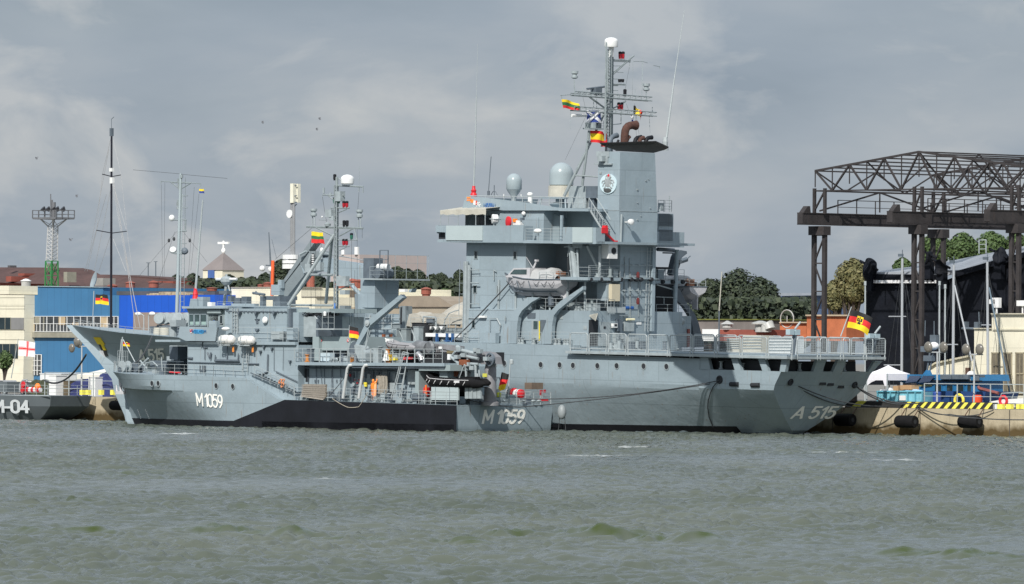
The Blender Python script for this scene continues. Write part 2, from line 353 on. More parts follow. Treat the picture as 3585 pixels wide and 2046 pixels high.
# ================================================================ the big tender
g0 = CP; d0 = ray(0, 2001, 1076.5); g0 = CP+d0*(-HC/d0.z)
u0 = Vector((-math.cos(TH), math.sin(TH), 0)); n0 = Vector((-math.sin(TH), -math.cos(TH), 0))
AO = Vector((g0.x, g0.y, 0))-u0*3.5+n0*6
A = Frame(AO, TH, .8); M = Frame(AO+u0*27.2+n0*13.5, TH, 0)
QF = Frame(AO-n0*14.2, TH, 0)              # quay face plane, side facing the water
def interp(x, pts):
    if x <= pts[0][0]: return pts[0][1]
    for (a, b), (c, d) in zip(pts, pts[1:]):
        if x <= c: return b+(d-b)*(x-a)/(c-a)
    return pts[-1][1]
def smooth01(t): t = max(0, min(1, t)); return t*t*(3-2*t)
def make_hull(rake, stem, ztop, port, levels, ns, cl):
    """rake(z) stern edge s; stem(z) bow edge s; port(s,z) port side y; cl centreline y; ztop(s)"""
    mb = MB(); nl = len(levels); P_ = []; S_ = []
    for i in range(ns+1):
        t = i/ns; t = t if t < .5 else .5+.5*(1-(1-(t-.5)*2)**1.25)
        for f in levels:
            s = rake(levels[0])*0; zt = 0
            s_mid = t*stem(6)
            z = f*(ztop(s_mid)+3)-3 if f > .0 else -3.
            s = rake(z)+(stem(z)-rake(z))*t
            y = port(s, z, t)
            P_.append(Vector((s, y, z))); S_.append(Vector((s, 2*cl-y, z)))
    nv = len(P_); mb.v = P_+S_; f = []
    for i in range(ns):
        for j in range(nl-1):
            a, b, c, d = i*nl+j, (i+1)*nl+j, (i+1)*nl+j+1, i*nl+j+1
            f.append((a, d, c, b)); f.append((nv+a, nv+b, nv+c, nv+d))
        a, b = i*nl, (i+1)*nl; f.append((a, b, nv+b, nv+a))         # deck
        a, b = i*nl+nl-1, (i+1)*nl+nl-1; f.append((a, nv+a, nv+b, b))
    for j in range(nl-1): f.append((j, nv+j, nv+j+1, j+1))          # transom
    mb.f = f; mb.mi = [0]*len(f); return mb
# --- A hull
a_rake = lambda z: interp(z, [(-3, 9), (-1, 5.4), (0, 3.9), (1.95, 2.6), (4.05, 1.5), (6.45, 0), (9, -.1)])
_st = [A.P(0, x/1.4053, y/1.4053, 6.4) for x, y in ((416, 1374), (408, 1329), (367, 1273), (309, 1205), (247, 1143))]
a_stem = lambda z: interp(z, [(-4, 92), (-1.5, 92.5)]+[(p.z, p.x) for p in _st])
A_SILL = A.P(12, 640, 722, 0).z
a_top = lambda s: interp(s, [(0, A_SILL), (10.4, A_SILL), (10.45, 6.25), (26.0, 6.35), (26.05, 7.15), (60, 7.15), (78, 6.9), (90, 7.25), (101.3, 7.85)])
def a_port(s, z, t):
    zt = max(.6, a_top(s)); zk = 3.75
    y = 0
    if z < zk:
        q = (zk-z)/zk; I = interp(s, [(1, 5.3), (3.9, 5.0), (8, 3.8), (15, 2.7), (25, 1.8), (40, .9), (60, .4)])
        y -= I*min(1.25, q)**1.2
    if z > 3.5 and s < 6: y -= 0
    if s < 3.9 and z < 4.3: 
        b = interp(z, [(-1, .5), (0, .9), (1.95, 3.7), (3.3, 5.35), (3.8, 5.8)]); y = min(y, -(5.8-b)) if t < .001 else y
    s0 = interp(z, [(0, 38), (4, 50), (8, 66)]); e = interp(z, [(0, .75), (4, 1.1), (7.5, 3.1)]); s1 = a_stem(z)
    if s > s0: y = y+(-6.4-y)*min(1, ((s-s0)/(s1-s0)))**e
    return y
lev = [1, .93, .86, .80, .745, .70, .662,  .62, .57, .52, .47, .42, .37, .30, .2, .0]
SA = Thing('naval_tender', 'large grey naval tender with a tall funnel tower and a flight deck', 'ship', A)
def hull_z_fix(mb, top): return mb
# levels are fractions of the local height, so step stations are set exactly
def loft(F, stations, fr, top, rake, stem, port, cl):
    mb = MB(); nl = len(fr); P_ = []; S_ = []
    for t in stations:
        for f in fr:
            st = t; z = -3+(top(st)+3)*f
            s = st if 12 < st < 75 else None
            if s is None:
                if st <= 12: s = rake(z)+(12-rake(z))*(st/12)
                else: s = 75+(stem(z)-75)*((st-75)/(stem(50)-75))
            y = port(s, z, 0 if st == 0 else 1)
            P_.append(Vector((s, y, z))); S_.append(Vector((s, 2*cl-y, z)))
    return P_, S_
def closed(P_, S_, ns, nl):
    mb = MB(); nv = len(P_); mb.v = P_+S_; f = []
    for i in range(ns-1):
        for j in range(nl-1):
            a, b, c, d = i*nl+j, (i+1)*nl+j, (i+1)*nl+j+1, i*nl+j+1
            f += [(a, d, c, b), (nv+a, nv+b, nv+c, nv+d)]
        a, b = i*nl, (i+1)*nl; f.append((a, b, nv+b, nv+a))
    for j in range(nl-1): f.append((j, nv+j, nv+j+1, j+1))
    mb.f = f; mb.mi = [0]*len(f); return mb
stA = [0, 1, 2.5, 4, 6, 8, 9, 10.4, 10.45, 12.01, 15, 18, 22, 26.0, 26.05, 32, 40, 44, 48, 51, 54, 57, 60, 62, 64, 66, 68, 70, 72, 74, 75, 76.5, 78, 79.5, 81, 82.5, 84, 85.5, 87, 88.5, 90, 91.5, 93, 94.5, 96, 97.5, 99, 100.2, a_stem(50)]
P_, S_ = loft(A, stA, lev, a_top, a_rake, a_stem, a_port, -5.8-.3)
for i in range(len(S_)):     # stern is narrower than midships on the hidden side
    s = S_[i].x; S_[i].y += .5*max(0, 1-s/14)
mbh = closed(P_, S_, len(stA), len(lev))
HA = SA.part('hull', mbh, HULLG, smooth=True)
# boot topping
def stripe(port, s0, s1, n, z0, z1, fz, off=.03):
    mb = MB(); pts = []
    for i in range(n+1):
        s = s0+(s1-s0)*i/n; zz = fz(s)
        pts.append([(s, port(s, zz+z0, 1)+off, zz+z0), (s, port(s, zz+z1, 1)+off, zz+z1)])
    for a, b in zip(pts, pts[1:]):
        mb.add([a[0], b[0], b[1], a[1]]+[(x, y-.02, z) for x, y, z in (a[0], b[0], b[1], a[1])], [(0, 3, 2, 1), (4, 5, 6, 7), (0, 1, 5, 4), (2, 3, 7, 6)])
    return mb
SA.part('boot_topping', stripe(a_port, 9, 90, 60, -.7, .42, lambda s: -math.tan(R(.8))*s, .04), BLACK, HA)
# stern plating round the mooring deck openings
zt0 = 6.2
mb = MB()
sil = 727; topy = 590
for xs in ([(150, 590), (228, 590), (258, 716), (150, 716)], [(462, 590), (528, 590), (566, 722), (502, 720)], [(735, 590), (803, 590), (842, 730), (783, 728)], [(980, 590), (1045, 590), (1012, 736), (958, 734)]):
    mb.ppoly(A, 12, xs, 0, .35)
rr = lambda z: a_rake(z)-.02
def rq(k, x, y):
    s = 0
    for _ in range(4): p = A.Q(k, x, y, s); s = rr(p.z)
    return Vector((s, p.y, p.z))
for xs in ([(1045, 590), (1072, 590), (1045, 742), (1010, 736)], [(1352, 592), (1440, 600), (1392, 752), (1300, 745)], [(1560, 610), (1640, 615), (1590, 760), (1497, 755)], [(1935, 622), (2010, 625), (1870, 775), (1842, 770)]):
    mb.prism([rq(12, x, y) for x, y in xs], (.35, 0, 0))
mb.box((0.05, -.02, zt0+.16), (10.6, -.4, zt0+.3)); mb.box((.03, -.4, zt0+.16), (.4, -11.4, zt0+.3))
SA.part('stern_plating', mb, HULLG, HA)
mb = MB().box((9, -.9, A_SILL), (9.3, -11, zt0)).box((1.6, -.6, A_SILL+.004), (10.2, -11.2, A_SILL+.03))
mb.box((1.9, -1.0, A_SILL+.03), (10.4, -1.15, zt0)).box((1.75, -1.0, A_SILL+.03), (1.9, -10.8, zt0)); SA.part('mooring_deck_bulkhead', mb, VOID, HA)  # near-black bulkheads and floor stand for shadow inside; inner screens added
mb = MB()
for (s, y, h, r) in ((1.5, -3.2, .7, .22), (1.5, -6, .6, .22), (1.5, -9, .7, .22), (6, -.75, .6, .2), (8.6, -.75, .7, .22)):
    mb.lathe((s, y, A_SILL+.03), [(r, 0), (r, .1), (r*.6, .15), (r*.6, h-.1), (r, h-.06), (r, h)], 12)
SA.part('mooring_winches', mb, GREY2, HA)
# portholes
mbs = []
for k, x, y in ((6, 1135, 690), (6, 1530, 705), (6, 1735, 708), (0, 1428, 911), (0, 1489, 912), (0, 1537, 912), (0, 1604, 913), (0, 1661, 914), (0, 1233, 908)):
    p = A.P(k, x, y, 0); mb = MB().cbox((0, 0, 0), (0, 0, 0)); mb = MB()
    mb.lathe((p.x, p.y+.005, p.z), [(.31, 0), (.31, .05), (.25, .05), (.25, .01)], 20, (0, 1, 0)); o = SA.part('porthole', mb, GREY2, HA)
    SA.part('glass', MB().lathe((p.x, .015, p.z), [(.25, 0), (.25, .012)], 18, (0, 1, 0)), VOID, HA)
# slots and fairleads near the stern
mb = MB()
for x0, x1, y in ((448, 553, 862), (662, 767, 870)):
    a = A.P(12, x0+10, y, 0); b = A.P(12, x1-10, y, 0); mb.tube([(a.x, .01, a.z), (b.x, .01, b.z)], .2, 10)
p = A.P(12, 348, 815, 0); mb.torus((p.x, .02, p.z), .28, .1, (0, 1, 0)).lathe((p.x, .01, p.z), [(.25, 0), (.25, .02)], 16, (0, 1, 0))
for x, y in ((1400, 852), (1585, 885), (1480, 860)):
    p = rq(12, x, y); mb.box((p.x-.03, p.y-.4, p.z-.16), (p.x+.05, p.y+.4, p.z+.16))
for x, y in ((1068, 840), (1722, 868)):
    p = rq(12, x, y); mb.torus((p.x-.04, p.y, p.z), .25, .09, (1, 0, .3)).lathe((p.x-.05, p.y, p.z), [(.22, 0), (.22, .03)], 16, (1, 0, 0))
SA.part('fairleads', mb, VOID, HA)
# hull numbers
def a_transom(x, y, e):
    return None
c0 = rq(12, 1076, 1208); c1 = rq(12, 1478, 1222)
wA = (c0-c1).length; hA_ = 1.13
def trans(x, y, e):
    z = c0.z+y*.99-.0*x; p = Vector((rr(z)-e-.01, c0.y-x*1.0, z)); return p
q, WW = lettering('A 515', 1, .16, .16, .1); sx = abs(c0.y-c1.y)/WW
hh = rq(12, 1150, 1095).z-rq(12, 1120, 1210).z
SA.part('hull_number', put_letters('A 515', 1, .16, lambda x, y, e: trans(x*sx, y*hh, e), .16, .1), OFFW, HA)
def onhull(F, port, k, x, y):
    p = F.P(k, x, y, 2)
    for _ in range(12): p = F.P(k, x, y, -port(p.x, p.z, 1))
    return p
pa = onhull(A, a_port, 2, 1192, 905); pb = onhull(A, a_port, 2, 1395, 868); pt_ = onhull(A, a_port, 2, 1290, 784); ht = pt_.z-onhull(A, a_port, 2, 1290, 885).z; dlz = 0; pc1 = onhull(A, a_port, 2, 1180, 795); pc2 = onhull(A, a_port, 2, 1392, 784)
q, WW = lettering('A 515', 1, .18, .14)
def bowl(x, y, e):
    t = x/WW; a = pa.lerp(pb, t); c = pc1.lerp(pc2, t); s = a.x+(c.x-a.x)*y; z = a.z+(c.z-a.z)*y; return Vector((s, a_port(s, z, 1)+e+.08, z))
SA.part('hull_number', put_letters('A 515', 1, .17, bowl, .14), OFFW, HA)
# bow shield
mb = MB(); pc = onhull(A, a_port, 2, 882, 775)
for (x0, x1, z0, z1, mi) in ((-1.0, .9, .35, 1.05, 0), (-.2, .5, -.2, .35, 0), (-.75, -.2, -.25, .35, 1), (-1.25, -.35, -.95, -.25, 2), (-.35, .35, -.75, -.2, 1)):
    mb.mat(mi); c = []
    for e in (.03, .07): c.append([Vector((pc.x-x*.9, 0, pc.z+z)) for x, z in ((x0, z0), (x1, z0), (x1, z1), (x0, z1))])
    for e, qd in zip((.03, .08), c):
        for p in qd: p.y = a_port(p.x, p.z, 1)+e
    mb.hexa(c[0], c[1])
SA.part('bow_emblem', mb, [F_GLD, F_BLK, F_WHT], HA)
# flight deck
dz = A.P(12, 500, 550, 0).z
mb = MB().box((-.25, .35, zt0+.3), (26.0, -11.9, dz)); SA.part('flight_deck', mb, GREY)
mb = MB().box((-.45, .55, dz-.34), (26.6, .28, dz-.12)); mb.box((-.45, .3, dz-.34), (-.2, -12.1, dz-.12))
SA.part('deck_edge_beam', mb, GREY2)
def net_frame(a, b, h, nm='safety_net_frame'):
    mb = MB(); a = Vector(a); b = Vector(b); up = Vector((0, 0, 1)); d = (b-a).normalized(); r_ = .18
    c = [a+d*.1+up*.25, a+d*.1+up*(h-r_), a+d*(.1+r_*.4)+up*(h-r_*.3), a+d*(.1+r_)+up*h, b-d*(.1+r_)+up*h, b-d*(.1+r_*.4)+up*(h-r_*.3), b-d*.1+up*(h-r_), b-d*.1+up*.25, a+d*.1+up*.25]
    mb.tube(c, .05, 6, False)
    for q in (a+d*.16, b-d*.16): mb.rod(q-up*.3, q+up*.3, .06, n=6); mb.cbox(q-up*.1, (.16, .16, .22))
    o = SA.part(nm, mb, RAILM); m2 = MB(); L_ = (b-a).length
    n = int(L_/.2); n2 = int(h/.18)
    for i in range(1, n): q = a+d*(L_*i/n); m2.rod(q+up*.28, q+up*(h-.04), .011, n=3)
    for i in range(1, n2): m2.rod(a+d*.12+up*(.25+(h-.25)*i/n2), b-d*.12+up*(.25+(h-.25)*i/n2), .011, n=3)
    SA.part('net', m2, GREY2, o)
xs = [1993.7, 2059.6, 2127, 2195.6, 2267, 2342.6, 2422, 2507, 2595.7, 2688, 2778]
NH = 1.62
for x0, x1 in zip(xs, xs[1:]):
    s0 = A.P(0, x0*.7116, 840, -.45).x; s1 = A.P(0, x1*.7116, 840, -.45).x
    net_frame((s0, .45, dz-.12), (s1, .45, dz-.12), NH)
for x0, x1 in ((1130, 1360), (1365, 1595), (1600, 1828), (1835, 2045)):
    y0 = A.Q(12, x0, 450, -.4).y; y1 = A.Q(12, x1, 450, -.4).y; net_frame((-.4, y0, dz-.12), (-.4, y1, dz-.12), NH)
s1 = A.P(8, 1615, 1200, -.3).x
# far side nets of the flight deck
for i in range(9): net_frame((1+i*2.75, -12.3, dz-.12), (3.75+i*2.75, -12.3, dz-.12), NH)
# bulwark rail along main deck
mb = MB(); zb = 7.15
for (x0, x1) in ((150, 460), (950, 1255), (1385, 1612)): mb.rail(A.P(8, x0, 1280, .1)*1, A.P(8, x1, 1283, .1)*1, 1.0, 1.6)
SA.part('deck_railing', mb, RAILM)
SA.part('deck_box', MB().pbox(A, 8, 468, 1150, 672, 1278, .12, .5), GREY)
# ---------------------------------------------------------------- superstructure
zd = 7.15
s_aft = A.P(11, 45, 1200, .8).x; s_frt = A.P(8, 300, 500, 1.3).x
z1 = A.P(8, 1300, 858, 1.3).z        # first deckhouse top
z2 = A.P(8, 700, -8, 1.3).z          # underside of bridge deck
mb = MB(); mb.box((s_aft, -.9, 6.3), (s_frt, -12.9, z1)); DH = SA.part('deckhouse', mb, GREY)
s_r = A.P(8, 1060, 150, 1.3).x
SA.part('forward_block', MB().box((s_r, -1.3, z1), (s_frt+.05, -12.4, z2)), GREY)
SA.part('centre_block', MB().box((s_aft+3.0, -5.2, z1), (s_r, -8.8, z2)), mat('recess_shaded_grey', (.17, .205, .23), .6, .1))  # ship grey darkened to stand for the shadow in this recess
zdk = A.P(8, 1850, 450, .8).z
# weld seams as thin strips
mb = MB()
for y in (862, 425): a = A.P(8, 340, y, 1.3); b = A.P(8, 1000, y, 1.3); mb.rod((a.x, -1.29 if y < 800 else -.89, a.z), (b.x, -1.29 if y < 800 else -.89, b.z), .018, n=4)
SA.part('weld_seams', mb, GREY2, DH)
def win(T, mbp, F, k, x0, y0, x1, y1, inb, parent, m=GLASS, name='window', fr=.06, rim=GREY2):
    p = F.P(k, x0, (y0+y1)/2, inb); q = F.P(k, x1, (y0+y1)/2, inb); a = F.P(k, (x0+x1)/2, y0, inb).z; b = F.P(k, (x0+x1)/2, y1, inb).z
    f = MB(); y = -inb
    for bx in (((p.x+fr, a+fr), (q.x-fr, a)), ((p.x+fr, b), (q.x-fr, b-fr)), ((p.x+fr, a+fr), (p.x, b-fr)), ((q.x, a+fr), (q.x-fr, b-fr))):
        f.box((bx[0][0], y-.05, bx[0][1]), (bx[1][0], y+.05, bx[1][1]))
    o = T.part(name, f, rim, parent); T.part('pane', MB().box((p.x, y+.012, a), (q.x, y-.06, b)), m, parent)
    return o
for x0, y0, x1, y1, i in ((408, 112, 442, 205, 1.3), (905, 115, 943, 208, 1.3), (395, 550, 432, 640, 1.3), (695, 553, 733, 645, 1.3), (378, 995, 410, 1085, .9)):
    win(SA, None, A, 8, x0, y0, x1, y1, i, DH)
mb = MB()   # pipe column with clips and ladder at the front corner
for dx, r in ((270, .05), (300, .22), (335, .12), (350, .05)):
    mb.prod(A, 8, dx, 285 if dx > 300 else 240, dx-(12), 1270, .95, r, n=8)
a = A.P(8, 222, 240, .9); b = A.P(8, 205, 930, .9); mb.ladder(a, b, A.P(8, 275, 240, .9)-a, .9)
for y in (350, 780): mb.prod(A, 8, 350, y, 460, y-5, .9, .04).prod(A, 8, 455, y-10, 455, y+25, .9, .04)
mb.prod(A, 8, 350, 515, 460, 515, .9, .06).prod(A, 8, 330, 963, 450, 965, .85, .05)
SA.part('pipe_column', mb, GREY2)
SA.part('floodlight', MB().pbox(A, 8, 450, 932, 535, 958, .6, .3), WHITE)
mb = MB(); 
for x, y in ((650, 350),): mb.prod(A, 8, 650, 350, 650, 480, 1.15, .05).prod(A, 8, 650, 350, 685, 372, 1.15, .04)
mb.prod(A, 8, 600, 965, 690, 965, .7, .04).prod(A, 8, 690, 965, 735, 1050, .7, .07).prod(A, 8, 735, 1050, 720, 1130, .7, .05).prod(A, 8, 603, 965, 600, 1130, .7, .03).prod(A, 8, 795, 940, 795, 1000, .7, .06)
SA.part('wall_fittings', mb, GREY2, DH)
# deckhouse wall details behind the davits
for x0, y0, x1, y1, m, nm in ((1155, 1000, 1205, 1100, GLASS2, 'door_window'), (1130, 990, 1225, 1270, GREY2, 'door'), (1240, 985, 1310, 1180, DGREY, 'locker'), (1790, 1060, 1835, 1110, GREY2, 'junction_box'), (1078, 895, 1180, 965, DGREY, 'ventilator'), (1455, 905, 1530, 975, GREY2, 'ventilator')):
    SA.part(nm, MB().pbox(A, 8, x0, y0, x1, y1, .86 if nm != 'door_window' else .82, .12), m, DH)
SA.part('hydrant_pipe', MB().prod(A, 8, 1232, 1000, 1232, 1250, .8, .06), YEL, DH)
mb = MB()
for x in (975, 1015, 1160, 1440, 1485, 1560, 1590): p = A.P(8, x, 1262, .45); mb.lathe((p.x, -.45, 7.15), [(.22, 0), (.22, .1), (.13, .15), (.13, .45), (.22, .5), (.22, .58)], 10)
SA.part('bollards', mb, GREY2)
# davits
arm = [(760, 1284), (935, 1286), (948, 1060), (965, 940), (1010, 865), (1130, 760), (1235, 700), (1080, 695), (985, 790), (905, 870), (868, 960)]
mb = MB().ppoly(A, 8, arm, .15, .42); SA.part('davit', mb, GREY)
arm2 = [(1220, 1290), (1385, 1292), (1392, 1060), (1415, 930), (1470, 860), (1640, 720), (1785, 600), (1785, 555), (1660, 640), (1500, 745), (1400, 845), (1350, 905), (1320, 1000)]
mb = MB().ppoly(A, 8, arm2, .15, .42); SA.part('davit', mb, GREY)
# dark recess at boat deck between davits
SA.part('boat_deck', MB().box((s_aft+.1, -.95, zdk-.35), (s_r-.02, -5.2, zdk-.1)), GREY)
mb = MB()
for i in range(6): mb.rod((s_aft+1+i*2.2, -1.2, z1), (s_aft+1+i*2.2, -1.2, zdk-.3), .1, n=8)
SA.part('boat_deck_supports', mb, GREY2)
mb = MB()
a = A.P(8, 1690, 860, .9); b = A.P(8, 2090, 885, .9); mb.rail((a.x, -.95, z1), (b.x, -.95, z1), 1.05, 1.3).rail((b.x-.05, -.95, z1), (s_aft, -4.4, z1), 1.05, 1.3)
a = A.P(8, 1700, 430, .9); mb.rail((a.x, -1.0, zdk-.1), (s_aft+.2, -1.0, zdk-.1), 1.05, 1.2).rail((s_aft+.2, -1.0, zdk-.1), (s_aft+.2, -4.2, zdk-.1), 1.05, 1.2)
mb.rail((a.x+6.5, -1.0, z1), (a.x, -1.0, z1), 1.05, 1.3)
SA.part('boat_deck_railing', mb, RAILM)
# boat crane over the lifeboat
mb = MB(); mb.prod(A, 8, 1700, 480, 1650, 60, .9, .32, r2=.24, n=8).prod(A, 8, 1650, 60, 1620, 40, .9, .28, n=8).prod(A, 8, 1640, 45, 1548, 55, .9, .06).prod(A, 8, 1715, 90, 1730, 470, .9, .1).prod(A, 8, 1610, 60, 1640, 440, .9, .07)
mb.pbox(A, 8, 1625, 15, 1730, 70, .8, .5); mb.prod(A, 8, 1600, 100, 1590, 180, .9, .03)
for y in (150, 260, 360): mb.prod(A, 8, 1620, y, 1720, y-15, .95, .07)
SA.part('boat_crane', mb, GREY2)
# aft wall of deckhouse: doors, recess
s_w = s_aft
def qpart(nm, k, x0, y0, x1, y1, s, d, m, parent=DH): return SA.part(nm, MB().qbox(A, k, x0, y0, x1, y1, s, d), m, parent)
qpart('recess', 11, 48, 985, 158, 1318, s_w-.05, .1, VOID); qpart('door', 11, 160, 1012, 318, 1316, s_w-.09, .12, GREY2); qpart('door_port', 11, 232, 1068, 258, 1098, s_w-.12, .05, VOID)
SA.part('awning', MB().prism([A.Q(11, 50, 940, s_w-.9), A.Q(11, 128, 1000, s_w-.9), A.Q(11, 158, 900, s_w), A.Q(11, 60, 925, s_w)], (.05, 0, .02)), CANVAS, DH)
SA.part('speaker_box', MB().qbox(A, 11, 355, 1030, 408, 1085, s_w-.35, .3), WHITE, DH); qpart('speaker_cone', 11, 370, 1038, 402, 1068, s_w-.37, .05, VOID)
qpart('locker', 11, 410, 980, 470, 1130, s_w-.3, .3, DGREY); qpart('hose_cabinet', 11, 385, 1150, 470, 1290, s_w-.4, .4, GREY2)
qpart('fan_housing', 11, 500, 1010, 620, 1130, s_w-.25, .25, GREY2)
mb = MB().qbox(A, 11, 470, 1180, 520, 1300, s_w-.5, .4).qbox(A, 11, 560, 1210, 680, 1300, s_w-.7, .6); SA.part('deck_gear', mb, GREY2, DH)
# tower
s_t = s_aft; zc = 24.0
tb_p, tb_s = -4.9, A.Q(11, 890, 600, s_t).y
zt_ = A.Q(9, 800, 1176, s_t).z; yt_s = A.Q(9, 953, 1250, s_t).y; yt_p = A.Q(9, 655, 1250, s_t).y; yb_p = A.Q(11, 430, 900, s_t).y
zm = A.Q(10, 850, 515, s_t).z; s_f = s_t+A.P(10, 345, 200, -yt_p).x-A.P(10, 622, 200, -yt_p).x
mb = MB()
def sec(z, yp, ys, sf): return [(s_t, yp, z), (s_t, ys, z), (sf, ys, z), (sf, yp, z)]
ys_m = A.Q(10, 1100, 520, s_t).y; zlo = A.Q(10, 850, 960, s_t).z
mb.hexa(sec(z1, yb_p, tb_s, s_f+2.4), sec(zlo, yb_p, tb_s, s_f+2.4)); mb.hexa(sec(zlo+.004, yb_p+.02, ys_m, s_f+1.2), sec(zm, yt_p, ys_m, s_f+.3)); mb.hexa(sec(zm+.004, yt_p, ys_m+.05, s_f), sec(zt_, yt_p-.03, yt_s, s_f))
TW = SA.part('funnel_tower', mb, GREY)
mb = MB()
for y in (515, 945): a = A.Q(10, 622, y-8, s_t-.02); b = A.Q(10, 1100, y+8, s_t-.02); mb.rod((s_t-.01, a.y, a.z), (s_t-.01, b.y, a.z), .03, n=4)
a = A.P(10, 350, 498, -yt_p); mb.rod((s_f, yt_p+.01, a.z), (s_t, yt_p+.01, a.z), .03, n=4)
mb.rod(A.Q(10, 642, 550, s_t-.1), A.Q(10, 630, 930, s_t-.1), .1, n=8)
SA.part('seam_trim', mb, GREY2, TW)
# emblem
pc = A.P(10, 477, 162, -yt_p-.0); rx, rz = 1.05, A.P(10, 477, 37, -yt_p).z-pc.z
mb = MB(); yy = yt_p+.0; n = 32
ring = lambda r, e: [(pc.x+rx*r*math.cos(2*math.pi*i/n), yy+e, pc.z+rz*r*math.sin(2*math.pi*i/n)) for i in range(n)]
mb.mat(0).prism(ring(1, .0), (0, .09, 0)); mb.mat(1)
for pl in ([(-.3, .2), (-.5, .0), (-.6, -.25)], [(.3, .2), (.55, .05), (.6, -.2)], [(-.35, .35), (-.62, .3), (-.7, .1)], [(.35, .4), (.6, .35), (.72, .12)], [(-.25, -.05), (-.35, -.4), (-.5, -.5)], [(.2, -.05), (.3, -.3), (.5, -.45)], [(-.1, .45), (-.25, .75), (-.1, .9)], [(.15, .45), (.35, .7), (.2, .95)]):
    mb.tube([(pc.x-a*rx, yy+.1, pc.z+b*rz) for a, b in pl], .07, 6)
mb.ell((pc.x, yy+.09, pc.z+.25*rz), (.42, .05, .55), 14, 8); mb.mat(2).ell((pc.x-.05*rx, yy+.09, pc.z+.85*rz), (.14, .06, .14)); mb.mat(3).ell((pc.x+.05, yy+.09, pc.z-.68*rz), (.5, .05, .22), 14, 8)
SA.part('emblem', mb, [mat('emblem_light_blue', (.55, .68, .72), .4, .05), mat('emblem_grey', (.33, .36, .37), .5, .2), RED, mat('emblem_dark', (.07, .075, .075), .5)], TW)
# cap
zc = A.Q(9, 800, 1188, s_t-.5).z
cp = [A.Zp(9, x, y, zc) for x, y in ((485, 1118), (610, 1165), (955, 1184), (1070, 1152))]
c3_ = cp[3]+(cp[0]-cp[1])*1.0
low = [p for p in cp]+[c3_]; ctr = sum(low, Vector())/len(low)
mb = MB(); lo = [ctr+(p-ctr)*.9 for p in low]; hi = [p+Vector((0, 0, .62)) for p in low]; k5 = len(lo)
mb.add([Vector((p.x, p.y, zc)) for p in lo]+[Vector((p.x, p.y, zc+.18)) for p in low]+[Vector((p.x, p.y, zc+.26)) for p in low], [tuple(range(k5))[::-1], tuple(range(2*k5, 3*k5))]+[(j*k5+i, j*k5+(i+1) % k5, (j+1)*k5+(i+1) % k5, (j+1)*k5+i) for j in (0, 1) for i in range(k5)])
SA.part('funnel_cap', mb, mat('sooty_black', (.012, .011, .012), .75, .4, 1), TW)
zcap = zc+.26
def exh(k, pts, r, sl, m, flare=1.1):
    P3 = [A.Q(k, x, y, sl) for x, y in pts]; P3[0].z = zcap; q = [P3[0]]
    for a, b in zip(P3, P3[1:]): q += [a.lerp(b, .5), b]
    # smooth the bend
    for _ in range(3): q = [q[0]]+[(q[i-1]+q[i]*2+q[i+1])/4 for i in range(1, len(q)-1)]+[q[-1]]
    rr_ = [r]*(len(q)-1)+[r*flare]; SA.part('exhaust_pipe', MB().tube(q, rr_, 12), m, TW, smooth=True)
exh(9, [(695, 1115), (693, 1010), (705, 960), (740, 940), (792, 945)], .36, s_t+1.2, RUST, 1.25); exh(9, [(708, 1115), (708, 1060), (738, 1040)], .16, s_t+1.1, RUST)
exh(9, [(565, 1110), (567, 1065), (585, 1040), (633, 1030)], .23, s_t+2.2, DGREY); exh(9, [(629, 1108), (631, 1080), (645, 1073)], .11, s_t+1.6, BLACK)
exh(9, [(780, 1115), (781, 1065), (795, 1048), (838, 1045)], .19, s_t+.9, BLACK); exh(9, [(820, 1118), (820, 1070), (830, 1056), (858, 1052)], .19, s_t+.6, RUST); exh(9, [(870, 1122), (873, 1065), (888, 1050), (928, 1048)], .19, s_t+.5, BLACK)
# lamp, ladders, louvres, signs on aft face of tower
p = A.Q(10, 685, 650, s_t); SA.part('round_lamp', MB().lathe((s_t-.9, p.y, p.z), [(.1, -.1), (.28, 0), (.28, .25), (.2, .4)], 14, (1, 0, .1)).rod((s_t-.6, p.y, p.z), (s_t, p.y, p.z), .05), WHITE, TW, smooth=True)
a = A.Q(11, 790, 70, s_t-.25); b = A.Q(11, 755, 1130, s_t-.25); mb = MB().ladder(a, b, (0, A.Q(11, 827, 70, s_t-.25).y-a.y, 0), .3, .035); SA.part('ladder', mb, RAILM, TW)
SA.part('vertical_duct', MB().qbox(A, 11, 850, 70, 885, 1130, s_t-.35, .3), GREY, TW)
mb = MB()
for y in (105, 285, 440, 610, 775, 930): a = A.Q(11, 440, y, s_t-.3); b = A.Q(11, 880, y+8, s_t-.3); mb.rod((s_t-.3, a.y, a.z), (s_t-.3, b.y, a.z), .035, n=4)
for x in (500, 590, 670, 750):
    for y in (285, 610): p = A.Q(11, x, y, s_t-.3); mb.rod((s_t, p.y, p.z), (s_t-.4, p.y, p.z), .06)
SA.part('pipe_brackets', mb, GREY2, TW)
mb = MB().qbox(A, 10, 1112, 540, 1300, 890, s_t+3.5, 1.8); SA.part('louvre_house', mb, GREY)
mb = MB()
for i in range(24): z = 540+i*14.4; q0 = A.Q(10, 1122, z+4, s_t+3.44); q1 = A.Q(10, 1294, z+9, s_t+3.44); mb.box((s_t+3.5, q0.y, q0.z), (s_t+3.42, q1.y, q0.z-.05)) if abs(i-12) > 1 else None
SA.part('louvres', mb, DGREY)
SA.part('wing_end', MB().qbox(A, 10, 1085, 775, 1440, 968, s_t+3.45, 2.0), GREY)
